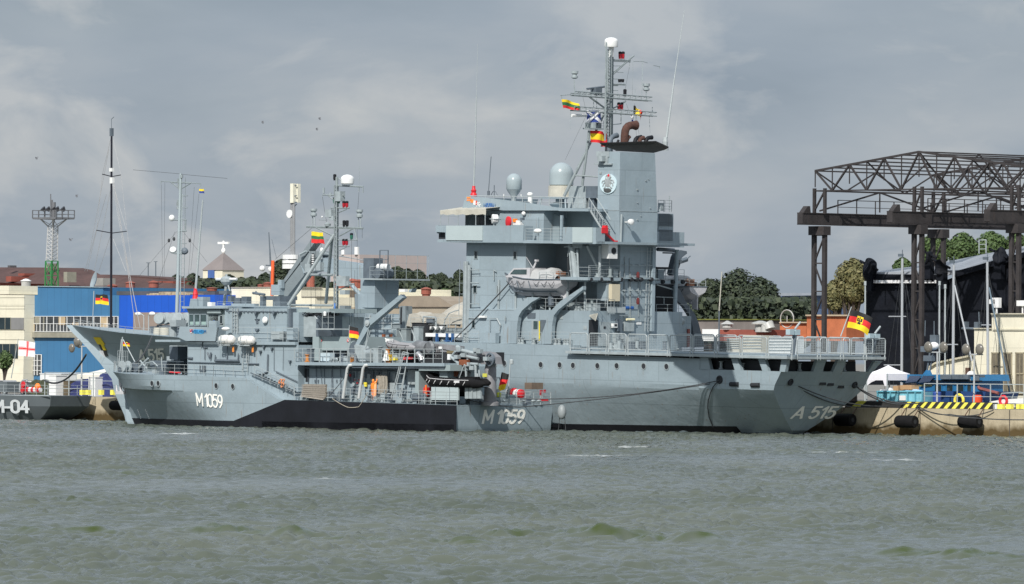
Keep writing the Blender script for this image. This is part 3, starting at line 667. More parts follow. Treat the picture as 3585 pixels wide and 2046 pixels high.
mb = MB(); a = A.Q(10, 1105, 515, s_t+3.6); b = A.Q(10, 1278, 520, s_t+3.6); mb.rail(a, b, 1.05, 1.1, rows=4).rail(b, b+Vector((3, 0, 0)), 1.05, 1.1, rows=4).rod(A.Q(10, 1250, 520, s_t+4.5), A.Q(10, 1250, 315, s_t+4.5), .05).qbox(A, 10, 1140, 410, 1175, 505, s_t+4.5, .3)
SA.part('platform_railing', mb, GREY2)
qpart('name_sign', 11, 515, 812, 615, 848, s_t-.06, .05, BLUE, TW)
qpart('notice_board', 11, 655, 1015, 712, 1045, s_t-.05, .05, WHITE, TW)
SA.part('floodlight', MB().rod(A.Q(11, 522, 980, s_t-.3), A.Q(11, 622, 980, s_t-.3), .1, n=8), mat('lamp_cream', (.8, .75, .5), .5), TW)
SA.part('cabinet', MB().qbox(A, 11, 268, 515, 330, 742, s_t-.3, 1.2), GREY); SA.part('beige_locker', MB().qbox(A, 11, 336, 530, 440, 746, s_t-.7, .8), mat('beige_panel', (.55, .49, .36), .6, .05))
for y, m in ((415, RED), (745, RED)): p = A.Q(11, 668, y, s_t-.35); SA.part('signal_lamp', MB().lathe((s_t-.35, p.y, p.z-.3), [(.14, 0), (.16, .2), (.14, .5), (.05, .6)], 10), mat('lamp_dark_red', (.12, .02, .02), .4), TW)
# starboard aft structures
s_q = s_aft+1.2
mb = MB().qbox(A, 11, 885, 935, 1345, 1322, s_q, 6); AFTH = SA.part('aft_deckhouse', mb, GREY)
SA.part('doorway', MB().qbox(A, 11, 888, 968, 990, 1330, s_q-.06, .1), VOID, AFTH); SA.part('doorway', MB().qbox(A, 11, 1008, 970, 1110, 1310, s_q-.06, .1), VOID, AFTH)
for pts in ([(990, 968), (990, 1130), (960, 1130)], [(1112, 970), (1112, 1130), (1080, 1130)]): SA.part('door_leaf', MB().qpoly(A, 11, pts, s_q-.4, .3), GREY, AFTH)
mb = MB().qbox(A, 11, 1152, 1060, 1305, 1335, s_q-.1, .1); SA.part('hatch_panel', mb, GREY, AFTH)
mb = MB(); p0 = A.Q(11, 1300, 1065, s_q-.12); p1 = A.Q(11, 1160, 1320, s_q-.12); mb.rod(p0, p1, .04)
p = A.Q(11, 1200, 1005, s_q); mb.ell((s_q-.1, p.y, p.z), (.25, .5, .35)); SA.part('vent_cowl', mb, GREY2, AFTH)
SA.part('rusty_post', MB().qbox(A, 11, 1300, 1100, 1330, 1330, s_q-.2, .2), mat('rust_red', (.22, .07, .06), .7, .3, 3), AFTH)
mb = MB(); p = A.Q(11, 1150, 920, s_q-.6); mb.rod(A.Q(11, 1137, 920, s_q-.5), A.Q(11, 1165, 90, s_q-.5), .19, n=10); SA.part('deck_post', mb, GREY)
zs2 = A.Q(11, 1100, 500, s_q).z; zs1 = A.Q(11, 1100, 935, s_q).z
mb = MB().qbox(A, 11, 895, 487, 1255, 522, s_q-.4, 8); SA.part('starboard_boat_deck', mb, GREY)
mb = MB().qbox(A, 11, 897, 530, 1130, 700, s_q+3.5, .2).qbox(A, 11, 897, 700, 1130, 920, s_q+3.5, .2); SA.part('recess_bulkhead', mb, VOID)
mb = MB(); 
a = A.Q(11, 900, 487, s_q-.3); b = A.Q(11, 1255, 492, s_q-.3); mb.rail(a, b, 1.05, 1.3); a = A.Q(11, 900, 935, s_q-.3); b = A.Q(11, 1325, 938, s_q-.3); mb.rail(a, b, 1.05, 1.5)
a = A.Q(11, 900, 790, s_q+.4); b = A.Q(11, 1130, 695, s_q+.4); mb.rod(A.Q(11, 900, 692, s_q+.3), A.Q(11, 1130, 700, s_q+.3), .04).rod(A.Q(11, 905, 535, s_q-.2), A.Q(11, 1135, 605, s_q-.2), .06).rod(A.Q(11, 1000, 700, s_q+.3), A.Q(11, 1000, 780, s_q+.3), .04)
SA.part('starboard_railing', mb, RAILM)
SA.part('door_panel', MB().qbox(A, 11, 925, 345, 1000, 462, s_q+1, .15), GREY)
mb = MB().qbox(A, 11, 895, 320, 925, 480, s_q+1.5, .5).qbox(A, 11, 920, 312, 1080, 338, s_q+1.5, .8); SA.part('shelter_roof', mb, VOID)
# starboard davit, crane
mb = MB()
pts = [(1180, 120), (1210, 95), (1290, 110), (1295, 140), (1230, 190), (1200, 300), (1160, 400), (1120, 420), (1095, 400), (1145, 180)]
mb.qpoly(A, 11, pts, s_q+1.5, .6); mb.rod(A.Q(11, 985, 130, s_q+1), A.Q(11, 1160, 135, s_q+1), .07).rod(A.Q(11, 1210, 240, s_q+1.2), A.Q(11, 1285, 215, s_q+1.2), .25).rod(A.Q(11, 1285, 215, s_q+1), A.Q(11, 1335, 170, s_q+1), .05).rod(A.Q(11, 915, 85, s_q+.6), A.Q(11, 1130, 98, s_q+.6), .18)
SA.part('starboard_davit_head', mb, DGREY)
for dx, ds in ((0, 1.4), (60, 8)):
    pts = [(1130, 560), (1200, 600), (1300, 790), (1390, 900), (1440, 1020), (1520, 1330), (1385, 1335), (1370, 1100), (1345, 950), (1260, 820), (1150, 720)]
    SA.part('davit', MB().qpoly(A, 11, [(x+dx*0, y) for x, y in pts], s_q+ds, .4), DGREY)
# bollard row under the deck edge
mb = MB()
for x in (75, 205, 335, 465, 595, 665, 720, 850): p = A.Q(11, x, 470, s_t-.5); mb.lathe((s_t-.55, p.y, p.z), [(.16, 0), (.2, .1), (.2, .35), (.12, .45)], 10, (1, 0, 0))
for x in (985, 1112, 1240): p = A.Q(11, x, 500, s_q-.5); mb.lathe((s_q-.65, p.y, p.z), [(.16, 0), (.2, .1), (.2, .3)], 10, (1, 0, 0))
SA.part('fender_stops', mb, VOID)
mb = MB(); a = A.Q(11, 30, 440, s_t-.3); b = A.Q(11, 430, 452, s_t-.3); mb.box((s_t-.5, a.y+.2, a.z-.28), (s_t+3, yb_p, a.z)); mb.box((s_t-.45, yb_p, a.z-.02), (s_t, tb_s, a.z-.1)); SA.part('upper_walkway', mb, GREY)
mb = MB().rail((s_t-.4, a.y, a.z), (s_t-.4, yb_p+.4, a.z), 1.05, 1.4); mb.rod(A.Q(11, 182, 440, s_t-.2), A.Q(11, 180, 40, s_t-.2), .12, n=8).rod(A.Q(11, 205, 430, s_t+1), A.Q(11, 20, 40, s_t+1), .12, n=8)
mb.rail(A.Q(11, 195, 300, s_t), A.Q(11, 305, 300, s_t), 1.05, 1.2)
mb.box((s_t-.4, A.Q(11, 248, 815, s_t).y, A.Q(11, 248, 815, s_t).z), (s_t-.36, A.Q(11, 470, 815, s_t).y, A.Q(11, 470, 895, s_t).z)).rail(A.Q(11, 250, 815, s_t-.4), A.Q(11, 465, 815, s_t-.4), .75, 1)
SA.part('walkway_railing', mb, RAILM)
p = A.Q(10, 495, 1015, s_t-.6); mb = MB().box((s_t-1.0, p.y+.6, p.z-.7), (s_t-.1, p.y-.55, p.z+.65)); SL = SA.part('searchlight_box', mb, WHITE)
SA.part('lens', MB().lathe((s_t-1.04, p.y-.05, p.z), [(.3, 0), (.3, .06)], 16, (1, 0, 0)), VOID, SL)
mb = MB(); a = A.Q(10, 400, 755, s_t-1.2); b = A.Q(10, 560, 905, s_t-1.2); mb.rod(a, b, .14, .09, 8).cbox(a, (.6, .8, .5)).cbox(b, (.3, .4, .3)).cbox(a+Vector((0, -.3, .3)), (.4, .3, .3)); SA.part('red_boom', mb, RED)
# stairs
a = A.P(10, 225, 340, 2.2); b = A.P(10, 400, 745, 2.2); mb = MB()
for dy in (0, -1.0):
    o = Vector((0, dy, 0)); mb.rod(a+o-Vector((0, 0, .9)), b+o-Vector((0, 0, .1)), .08, n=4).rod(a+o, b+o+Vector((0, 0, .9)), .04, n=4)
for i in range(16): q = (a-Vector((0, 0, .9))).lerp(b-Vector((0, 0, .1)), i/15); mb.box((q.x-.14, q.y, q.z), (q.x+.14, q.y-1, q.z+.04))
for i in range(6): q = (a-Vector((0, 0, .9))).lerp(b-Vector((0, 0, .1)), i/5); mb.rod(q, a.lerp(b+Vector((0, 0, .9)), i/5), .03, n=4)
SA.part('stairway', mb, RAILM)
# ---------------------------------------------------------------- bridge and wings
zw0 = A.P(7, 700, 1248, 0).z; zw1 = A.P(7, 700, 1000, 0).z
sA_, sB_ = A.P(7, 105, 1100, 0).x, A.P(7, 1385, 1100, 0).x; sC_ = A.P(7, 2440, 1150, 0).x
mb = MB().box((sC_, -.02, zw0), (sA_-1, -12.9, zw0+.22)); BW = SA.part('bridge_deck', mb, GREY)
mb = MB().ppoly(A, 7, [(105, 1000), (1385, 1000), (1375, 1250), (130, 1243), (130, 1205), (246, 1200), (246, 1098), (105, 1092)], 0, .14)
mb.ppoly(A, 7, [(1960, 1022), (2440, 1028), (2435, 1268), (1820, 1262), (1820, 1225), (1960, 1228)], 0, .12).box((sC_, -.14, zw0), (sC_+.12, -1.15, A.P(7, 2440, 1028, 0).z)).box((sB_, -.14, zw0+.22), (sB_+.1, -1.2, zw1))
mb.ppoly(A, 7, [(1375, 1205), (1825, 1225), (1825, 1262), (1375, 1250)], .35, .1).box((sA_-.14, -.14, zw0+.8), (sA_, -12.7, zw1))
SA.part('bridge_wing_bulwark', mb, GREY)
SA.part('wing_end_box', MB().qbox(A, 10, 428, 760, 492, 935, sC_+.6, 1.2), DGREY)
mb = MB().pbox(A, 7, 255, 1003, 785, 1215, -.1, .1).pbox(A, 7, 2095, 1025, 2385, 1247, -.1, .1); SA.part('stowed_panel', mb, mat('panel_paint', (.40, .47, .48), .5, .04, 1))
SA.part('wing_port', MB().pbox(A, 7, 150, 1100, 246, 1196, .5, .1), VOID)
mb = MB(); zr = A.P(7, 1600, 1225, .3).z
mb.rail((sB_, -.3, zr), (A.P(7, 1960, 1225, .3).x, -.3, zr), A.P(7, 1600, 1045, .3).z-zr, 1.7, rows=4); SA.part('wing_railing', mb, RAILM)
SA.part('white_dome', MB().ell(A.P(7, 1592, 1080, .2), (.45, .3, .22)), WHITE, smooth=True)
zr1 = A.P(7, 1000, 782, 2.2).z
mb = MB(); sf1 = A.P(7, 545, 900, 2.2).x; sw1 = A.P(7, 1080, 900, 2.2).x; s16 = A.P(7, 1610, 1000, 1.6).x; s26 = A.P(7, 2400, 900, 2.6).x
mb.box((s16, -2.2, zw0+.2), (sf1-.6, -11, zr1)); BH = SA.part('bridge_house', mb, GREY)
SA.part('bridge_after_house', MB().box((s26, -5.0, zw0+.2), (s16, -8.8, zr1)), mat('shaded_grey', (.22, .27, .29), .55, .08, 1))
# wheelhouse windows
for x0, x1 in ((548, 685), (694, 818), (842, 940)): win(SA, None, A, 7, x0, 850, x1, 990, 2.16, BH, GLASS if x0 > 600 else GLASS2)
SA.part('wall_panel', MB().pbox(A, 7, 1095, 880, 1600, 1210, 2.1, .1), GREY, BH)
mb = MB().pbox(A, 7, 1915, 850, 1940, 1220, 1.0, .2); SA.part('bridge_pillar', mb, GREY)
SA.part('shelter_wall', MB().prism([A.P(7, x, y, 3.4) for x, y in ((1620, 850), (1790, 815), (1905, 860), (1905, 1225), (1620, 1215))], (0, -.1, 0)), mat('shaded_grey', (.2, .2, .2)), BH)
SA.part('wall_lamp', MB().ell(A.P(7, 1387, 825, 2.0), (.2, .2, .2)), WHITE, BH, smooth=True)
# roof
mb = MB(); po = [(490, 755), (535, 588), (560, 565), (640, 575), (820, 593), (1440, 668), (1895, 742), (1895, 780), (1085, 780), (870, 752)]
mb.ppoly(A, 7, po, 1.9, .12).ppoly(A, 7, po, 11.2, .12)
s0 = A.P(7, 535, 588, 1.9); s1 = A.P(7, 490, 755, 1.9); mb.hexa([(s0.x, -1.9, s0.z), (s0.x-.1, -1.9, s0.z), (s1.x-.1, -1.9, s1.z), (s1.x, -1.9, s1.z)], [(s0.x, -11.3, s0.z), (s0.x-.1, -11.3, s0.z), (s1.x-.1, -11.3, s1.z), (s1.x, -11.3, s1.z)])
RP = SA.part('roof_bulwark', mb, GREY)
z5 = A.P(7, 1500, 760, 1.9).z
mb = MB().box((s26, -2.0, z5-.1), (s1.x-.2, -11.2, z5+.05)).ppoly(A, 7, [(1895, 742), (2330, 752), (2330, 792), (1895, 788)], 1.9, 8.5); SA.part('bridge_roof', mb, GREY)
# signal flags painted on the roof bulwark
mb = MB(); e = .03
def dec(k, x0, y0, x1, y1, mi, inb=1.9): mb.mat(mi).pbox(A, k, x0, y0, x1, y1, inb-e, e)
dec(7, 557, 583, 610, 606, 0); dec(7, 557, 620, 625, 640, 0); dec(7, 612, 615, 655, 665, 0); dec(7, 652, 637, 686, 697, 1); dec(7, 686, 637, 706, 697, 2)
for x, y in ((715, 662), (740, 662), (727, 675), (703, 677), (752, 690), (740, 700), (715, 690), (703, 715), (740, 717), (727, 702)): dec(7, x-6, y-6, x+7, y+7, 1)
SA.part('signal_markings', mb, [mat('marking_orange', (.85, .25, .05), .6), WHITE, mat('marking_red', (.6, .08, .06), .6)], RP)
mb = MB().ppoly(A, 7, [(820, 690), (835, 673), (930, 676), (950, 700), (948, 725), (930, 747), (838, 745), (820, 725)], 1.82, .06); NB = SA.part('name_board', mb, mat('name_blue', (.02, .10, .33), .4, .05), RP)
mb = MB(); rnd.seed(3)
for i, ch in enumerate('MAIN'):
    pass
def textmesh(txt, size, F, org, xd, zd_, name, m, T, parent, thick=.01):
    cu = bpy.data.curves.new(name, 'FONT'); cu.body = txt; cu.size = size; cu.extrude = thick; cu.align_x = 'CENTER'; cu.align_y = 'CENTER'; cu.space_character = 1.1
    o = bpy.data.objects.new('tmp', cu); sc.collection.objects.link(o); dg = bpy.context.evaluated_depsgraph_get(); me = bpy.data.meshes.new_from_object(o.evaluated_get(dg))
    bpy.data.objects.remove(o); xd = Vector(xd).normalized(); zd_ = Vector(zd_).normalized(); nn = xd.cross(zd_)
    m4 = Matrix((xd, zd_, nn)).transposed().to_4x4(); m4.translation = Vector(org)-T.b; me.transform(m4); me.materials.append(m)
    q = bpy.data.objects.new(name, me); sc.collection.objects.link(q); q.parent = parent; return q
p = A.P(7, 885, 711, 1.78); 
textmesh('MAIN', .62, A, p, (-1, 0, 0), (0, 0, 1), 'name_lettering', mat('name_text', (.18, .28, .40), .5), SA, RP)
# awning over the wing
mb = MB(); a = [A.P(7, x, y, .1) for x, y in ((168, 778), (840, 756), (835, 840), (172, 842))]; b = [Vector((p.x, -2.6, p.z+.15)) for p in a]
g = []; n = 14
for i in range(n+1):
    t = i/n; tp = a[0].lerp(a[1], t); bt = a[3].lerp(a[2], t); w_ = .05*math.sin(i*2.1)
    g += [bt+Vector((0, 0, w_)), tp+Vector((0, 0, -w_)), tp+Vector((0, -2.9, .35+w_))]
mb.add(g, [(i*3+j, (i+1)*3+j, (i+1)*3+j+1, i*3+j+1) for i in range(n) for j in (0, 1)]); AW = SA.part('wing_awning', mb, CANVAS, smooth=True)
mb = MB()
for x in (175, 290, 432, 690, 826): mb.prod(A, 7, x, 835, x, 998, .12, .035)
mb.prod(A, 7, 175, 855, 445, 858, .12, .03).prod(A, 7, 430, 835, 432, 998, 1.5, .03)
SA.part('awning_frame', mb, GREY2, AW)
# searchlight, lifebuoy housings and gear on the wing
p = A.P(7, 955, 905, .4); mb = MB().lathe(p+Vector((.05, -.2, 0)), [(.3, -.3), (.42, -.2), (.44, .25), (.4, .3)], 18, (.55, .8, .0)); SR = SA.part('searchlight', mb, WHITE, smooth=True)
SA.part('yoke', MB().torus(p+Vector((.05, -.2, 0)), .5, .04, (0, 0, 1)).rod(p-Vector((0, 0, .5)), p-Vector((0, 0, .9)), .06), GREY2, SR)
p = A.P(7, 1165, 945, .3); SA.part('red_life_ring_case', MB().lathe(p, [(.35, -.15), (.5, -.08), (.5, .08), (.35, .15)], 20, (.35, 1, 0)), RED, smooth=True)
mb = MB().mat(0).pbox(A, 7, 1228, 900, 1262, 950, .4, .3).mat(1).pbox(A, 7, 1250, 925, 1330, 965, .5, .3).mat(2).pbox(A, 7, 1335, 885, 1368, 920, .5, .3).mat(1).pbox(A, 7, 1215, 965, 1340, 992, .5, .4); SA.part('wing_equipment', mb, [ORANGE, WHITE, DGREY])
# roof fittings
mb = MB(); zt = A.P(7, 1600, 572, 2).z; zb5 = A.P(7, 1600, 690, 2).z
for x in (830, 955, 1100, 1240, 1370, 1510, 1640, 1760, 1915): mb.prod(A, 7, x, 573, x, 600+(x-830)*.125, 2.05, .035)
mb.prod(A, 7, 600, 566, 2270, 592, 2.05, .04).prod(A, 7, 820, 640, 1900, 662, 2.3, .025); mb.prod(A, 7, 1905, 665, 2300, 680, 2.1, .03)
for x in (1940, 2035, 2100, 2180, 2260): mb.prod(A, 7, x, 590, x, 745, 2.1, .03)
SA.part('roof_railing', mb, RAILM)
SA.part('roof_locker', MB().pbox(A, 7, 2040, 425, 2290, 745, 4.5, 1.0), GREY2); SA.part('dark_equipment', MB().pbox(A, 7, 2290, 425, 2455, 600, 4.4, 1.2).pbox(A, 7, 2330, 600, 2410, 745, 4.6, .8), DGREY)
def dome(k, cx, ytop, ybot, halfw, inb, m, name='radome', collar=None, bandm=None):
    p = A.P(k, cx, ybot, inb); q = A.P(k, cx, ytop, inb); r = abs(A.P(k, cx+halfw, ybot, inb).x-p.x)*math.cos(TH); h = q.z-p.z
    prof = [(r*.92, 0), (r, .08)]
    hs = max(h-r*1.02, .1); prof += [(r, hs)]+[(r*math.cos(R(a)), hs+(h-hs)*math.sin(R(a))) for a in range(10, 90, 8)]+[(.01, h)]
    return SA.part(name, MB().lathe(p, prof, 32), m, smooth=True), p, r
o, p, r = dome(7, 1245, 240, 480, 115, 6.0, DOME); SA.part('pedestal', MB().lathe(p-Vector((0, 0, 1.3)), [(.35, -1.0), (.25, 0), (.25, .7), (.55, 1.1), (r*.9, 1.28)], 16), GREY2, o, smooth=True)
o, p, r = dome(7, 1935, 80, 420, 178, 6.2, DOME); SA.part('base_skirt', MB().lathe(p, [(r*1.07, -1.0-.05), (r*1.07, -.02), (r*.9, 0)], 28), CANVAS, o); 
mb = MB().lathe(p-Vector((0, 0, 2.9)), [(.8, 0), (.75, .9), (1.1, 1.2), (.5, 1.4), (.5, 1.8)], 16).box(p+Vector((-1.6, -1.2, -1.2)), p+Vector((1.6, 1.2, -1.06)))
for sx, sy in ((1.5, 1), (-1.5, 1), (1.5, -1), (-1.5, -1)): mb.rod(p+Vector((sx, sy, -1.1)), p+Vector((sx*1.3, sy*1.3, -2.9)), .08)
SA.part('pedestal', mb, GREY, o)
p = A.P(7, 1478, 680, 2.8); SA.part('white_sensor', MB().lathe(p, [(.2, -.1), (.2, .55), (.16, .62), (.27, .75), (.27, .9), (.15, 1.02)], 14), WHITE, smooth=True)
for x, y0, y1 in ((1098, 540, 590), (1350, 545, 580)): SA.part('antenna', MB().prod(A, 7, x, y1, x, y0, 2.3, .05), WHITE)
mb = MB().prod(A, 7, 958, 590, 958, 410, 3.0, .04)
for dx in (-45, 45): a = A.P(7, 958, 500, 3); b = A.P(7, 958+dx, 555, 3); mb.tube([a, a.lerp(b, .5)+Vector((0, 0, .12)), b], .035, 5)
mb.prod(A, 7, 875, 560, 875, 495, 3.0, .12); SA.part('antenna_cluster', mb, DGREY)
SA.part('whip_antenna', MB().prod(A, 7, 875, 500, 912, 0, 3.0, .035).rod(A.P(7, 912, 0, 3), A.P(0, 1224, 390, 3), .02), DGREY)
a = A.P(0, 1180, 478, 2.6); c = A.P(0, 1187, 240, 2.6); b = A.P(0, 1190, 110, 2.6)
SA.part('whip_antenna', MB().rod(a, c, .08, .05, 8).rod(c, b, .025, .015), RAILM)
SA.part('antenna_base', MB().lathe(A.P(7, 658, 566, 2.6), [(.3, -.1), (.3, .15), (.2, .3), (.26, .5), (.16, .62), (.14, .9)], 12), RED, smooth=True)
a = A.Q(9, 1040, 1140, s_t+1.0); b = A.Q(9, 1120, 540, s_t+1.0); c = A.Q(9, 1204, -30, s_t+1.0)
SA.part('whip_antenna', MB().rod(a, b, .11, .06, 8).rod(b, c, .05, .025).lathe(a-Vector((0, 0, .2)), [(.3, 0), (.3, .25), (.22, .35), (.26, .8), (.18, 1.2)], 10), RAILM)
# ---------------------------------------------------------------- main mast
ms = s_t+3.6; my = -6.1
MQ = lambda x, y, s=None: A.Q(9, x, y, ms if s is None else s)
b0 = MQ(570, 1110); top = MQ(583, 300)
mb = MB()
b0.z = zcap-.5
for dx, dy, r in ((.25, .24, .10), (-.25, .24, .12), (0, -.27, .10)): mb.rod(b0+Vector((dx, dy, 0)), top+Vector((dx*.75, dy*.75, 0)), r, r*.8, 8)
mb.rod(MQ(530, 1075, ms-.8), MQ(541, 240, ms-.8), .10, .07, 8)
n = 34
for i in range(n):
    p = b0.lerp(top, i/n); q = b0.lerp(top, (i+1)/n); k = lambda c, j: c+Vector(((.24, -.24, 0)[j], (.23, .23, -.26)[j], 0))
    for j in range(3): mb.rod(k(p, j), k(q, (j+1) % 3), .035, n=4); mb.rod(k(p, j), k(p, (j+1) % 3), .03, n=4)
MST = SA.part('main_mast', mb, MASTM)
mb = MB()
def yard(x0, y0, x1, y1, r=.07, n=14):
    a = MQ(x0, y0); b = MQ(x1, y1); off = Vector((-.5, 0, .35))
    mb.rod(a, b, r, n=5).rod(a+off, b+off, r*.8, n=5).rod(a+Vector((-.5, 0, 0)), b+Vector((-.5, 0, 0)), r*.8, n=5)
    for i in range(n): p = a.lerp(b, i/n); q = a.lerp(b, (i+1)/n); mb.rod(p, q+off, .03, n=4); mb.rod(p+off, p+Vector((-.5, 0, 0)), .03, n=4)
yard(240, 690, 895, 738); yard(235, 818, 935, 868, .06)
for x0, y0, x1, y1, r in ((235, 672, 530, 690, .05), (150, 692, 240, 684, .035), (400, 705, 530, 800, .09), (705, 740, 600, 800, .08), (590, 388, 745, 395, .07), (590, 400, 745, 407, .05), (555, 550, 775, 352, .07), (570, 520, 760, 360, .04), (585, 595, 700, 600, .08), (585, 608, 640, 608, .05), (520, 840, 450, 980, .07), (590, 940, 665, 932, .04), (665, 830, 665, 935, .04), (770, 402, 850, 402, .03), (850, 402, 890, 415, .025), (940, 436, 992, 446, .03), (992, 446, 992, 462, .04), (590, 440, 660, 440, .035), (590, 490, 685, 497, .03), (590, 550, 640, 552, .035), (590, 650, 640, 650, .035), (375, 1076, 405, 1076, .06)):
    mb.rod(MQ(x0, y0), MQ(x1, y1), r, n=5)
mb.rod(MQ(160, 712), MQ(160, 690), .03); SA.part('yards', mb, MASTM, MST)
mb = MB()
for x0, y0, x1, y1, r in ((273, 690, 268, 560, .06), (338, 690, 345, 620, .04), (376, 680, 376, 640, .04), (843, 700, 850, 366, .035), (785, 705, 785, 640, .03), (880, 740, 880, 660, .06), (737, 395, 737, 345, .03), (737, 400, 737, 465, .025), (765, 380, 762, 740, .012), (235, 815, 233, 975, .02), (905, 865, 912, 1015, .02), (635, 665, 635, 720, .05), (932, 865, 932, 790, .04), (458, 720, 458, 800, .03), (432, 740, 432, 800, .03)):
    mb.rod(MQ(x0, y0), MQ(x1, y1), r, n=5)
for x, yt, yb in ((271, 483, 550), (880, 590, 655)):
    p = MQ(x, yb); h = MQ(x, yt).z-p.z; mb.lathe(p, [(.15, 0), (.3, .1), (.3, h*.35), (.2, h*.4), (.2, h*.6), (.32, h*.68), (.32, h)], 12)
SA.part('antennas', mb, GREY2, MST)
p = MQ(582, 280); h = MQ(582, 198).z-p.z; r = .62
SA.part('satellite_dome', MB().lathe(p, [(r*.95, 0), (r, .1), (r, h*.62)]+[(r*math.cos(R(a)), h*.62+h*.38*math.sin(R(a))) for a in range(12, 90, 12)]+[(.01, h)], 24).rod(p-Vector((0, 0, .9)), p, .25), WHITE, MST, smooth=True)
for x, y, m in ((657, 380, RED), (682, 380, RED), (646, 812, RED), (671, 812, RED), (653, 580, DGREY), (679, 580, DGREY), (698, 700, BLACK)):
    p = MQ(x, y); SA.part('mast_lamp', MB().lathe(p, [(.13, 0), (.13, .12), (.15, .14), (.15, .5 if m is not DGREY else .25), (.14, .6 if m is not DGREY else .3)], 10), mat('lamp_red_glass', (.35, .01, .02), .3) if m is RED else BLACK, MST)
    if m is not DGREY: SA.part('lamp_cap', MB().lathe(p+Vector((0, 0, .45)), [(.16, 0), (.16, .16), (.08, .22)], 10), BLACK, MST)
mb = MB().rod(MQ(375, 636), MQ(525, 617), .1, n=6).cbox(MQ(455, 655), (.7, .8, .6)).rod(MQ(455, 690), MQ(455, 640), .15); SA.part('radar', mb, DGREY, MST)
mb = MB().rod(MQ(245, 863), MQ(372, 860), .14, n=6); SA.part('radar_bar', mb, WHITE, MST)
mb = MB().cbox(MQ(430, 950, ms+.6), (.9, 1.2, .6)).cbox(MQ(430, 975), (.8, 1.9, .12)).rail(MQ(385, 972), MQ(515, 972), .7, .8).rod(MQ(430, 920), MQ(430, 980), .3, n=8); SA.part('sensor_platform', mb, MASTM, MST)
mb = MB().rod(MQ(395, 990), A.P(7, 2240, 420, 4), .12, n=8).rod(MQ(520, 850), A.P(7, 2290, -60, 4), .11, n=8).rod(A.P(7, 2290, -60, 4), A.P(7, 1975, 575, 3), .14, n=8).rod(A.P(7, 2140, 268, 3.4), A.P(7, 2480, 290, 4.6), .07); SA.part('mast_stays', mb, MASTM, MST)
p = MQ(525, 1108); SA.part('antenna_base', MB().lathe(p, [(.35, -.2), (.28, .3), (.2, .5), (.2, 1.0)], 10), RED, MST)
mb = MB().cbox(A.Q(10, 400, -160, s_t+2), (.6, .8, .5)).cbox(A.P(10, 385, 20, 4.5), (.3, .3, .2)).cbox(A.P(9, 530, 1245, 4.6), (1.2, .6, .7)).cbox(A.P(9, 525, 1190, 4.6), (1.6, .5, .5)).cbox(A.P(9, 535, 1275, 4.6), (2.2, .8, .12)); SA.part('mast_foot_equipment', mb, GREY2)
mb = MB()
for x0, y0, x1, y1 in ((740, 430, 700, 640), (765, 420, 762, 700), (710, 760, 745, 860), (780, 760, 818, 1020), (790, 860, 795, 1035), (340, 700, 370, 830), (385, 830, 190, 1240), (160, 712, 180, 800)): mb.rod(MQ(x0, y0), MQ(x1, y1), .012, n=3)
SA.part('halyards', mb, ROPE, MST)
# ---------------------------------------------------------------- foredeck: crane, containers, tarpaulins
ci = 6.0
P3 = lambda x, y, i=ci: A.P(3, x, y, i)
s_c = P3(1485, 1200, 4.6).x
mb = MB().box((s_c, -4.6, A.P(3, 1420, 1280, 4.6).z), (P3(1362, 1200, 4.6).x, -7.7, A.P(3, 1420, 1040, 4.6).z)); CR = SA.part('crane_column', mb, GREY)
mb = MB().box((s_c-1.6, -4.0, A.P(3, 1500, 1045, 4).z), (P3(1380, 1040, 4).x+.3, -10.2, A.P(3, 1500, 1032, 4).z)); 
zq = A.P(3, 1500, 1032, 4).z; mb.rail((s_c-1.6, -4.2, zq), (s_c-1.6, -10, zq), 2.2, 1.6).rail((s_c-1.6, -4.2, zq), (s_c+.3, -4.2, zq), 1.1, 1.4); SA.part('crane_platform', mb, GREY2, CR)
mb = MB().lathe(Vector((s_c+2, -6.1, 7.2)), [(2.3, 0), (2.3, 1.2), (1.5, 1.25), (1.5, 2.4), (1.6, 4.2)], 20); SA.part('crane_pedestal', mb, GREY, CR, smooth=True)
def beam(T, nm, P, pts0, pts1, wd, y0, m, parent):  # tapered slab between two side outlines
    mb = MB().prism(pts0+pts1[::-1], (0, -wd, 0)); return T.part(nm, mb, m, parent)
jib = [(1185, 905), (1330, 900), (1440, 960), (1440, 1040), (1330, 1020), (1200, 1010)]
mb = MB().ppoly(A, 3, [(930, 870), (1000, 850), (1110, 875), (1330, 905), (1460, 965), (1460, 1045), (1330, 1040), (1190, 1010), (1000, 960), (880, 990), (850, 900)], 5.2, 1.3); JB = SA.part('crane_jib', mb, GREY, CR)
mb = MB().ppoly(A, 3, [(945, 700), (972, 730), (690, 1110), (685, 1080)], 5.4, .9).ppoly(A, 3, [(860, 900), (900, 985), (700, 1240), (640, 1240), (690, 1120)], 5.3, 1.1).ppoly(A, 3, [(935, 800), (870, 890), (850, 900), (905, 990), (930, 900), (1020, 830), (1010, 800)], 5.1, 1.4); SA.part('crane_boom', mb, mat('crane_grey', (.20, .235, .25), .5, .1), CR)
mb = MB().prod(A, 3, 850, 830, 905, 800, 5.0, .12).prod(A, 3, 900, 985, 945, 830, 4.9, .16, n=8).prod(A, 3, 1450, 890, 1060, 815, 5, .04).prod(A, 3, 1350, 870, 920, 800, 5.2, .03)
mb.cbox(P3(1012, 930, 5), (.9, .6, .8)).cbox(P3(930, 945, 5), (.7, .5, .8)).prod(A, 3, 1025, 800, 1030, 870, 5, .16, n=8); SA.part('crane_cylinders', mb, GREY2, CR)
mb = MB(); p = P3(1555, 930, 5.5)
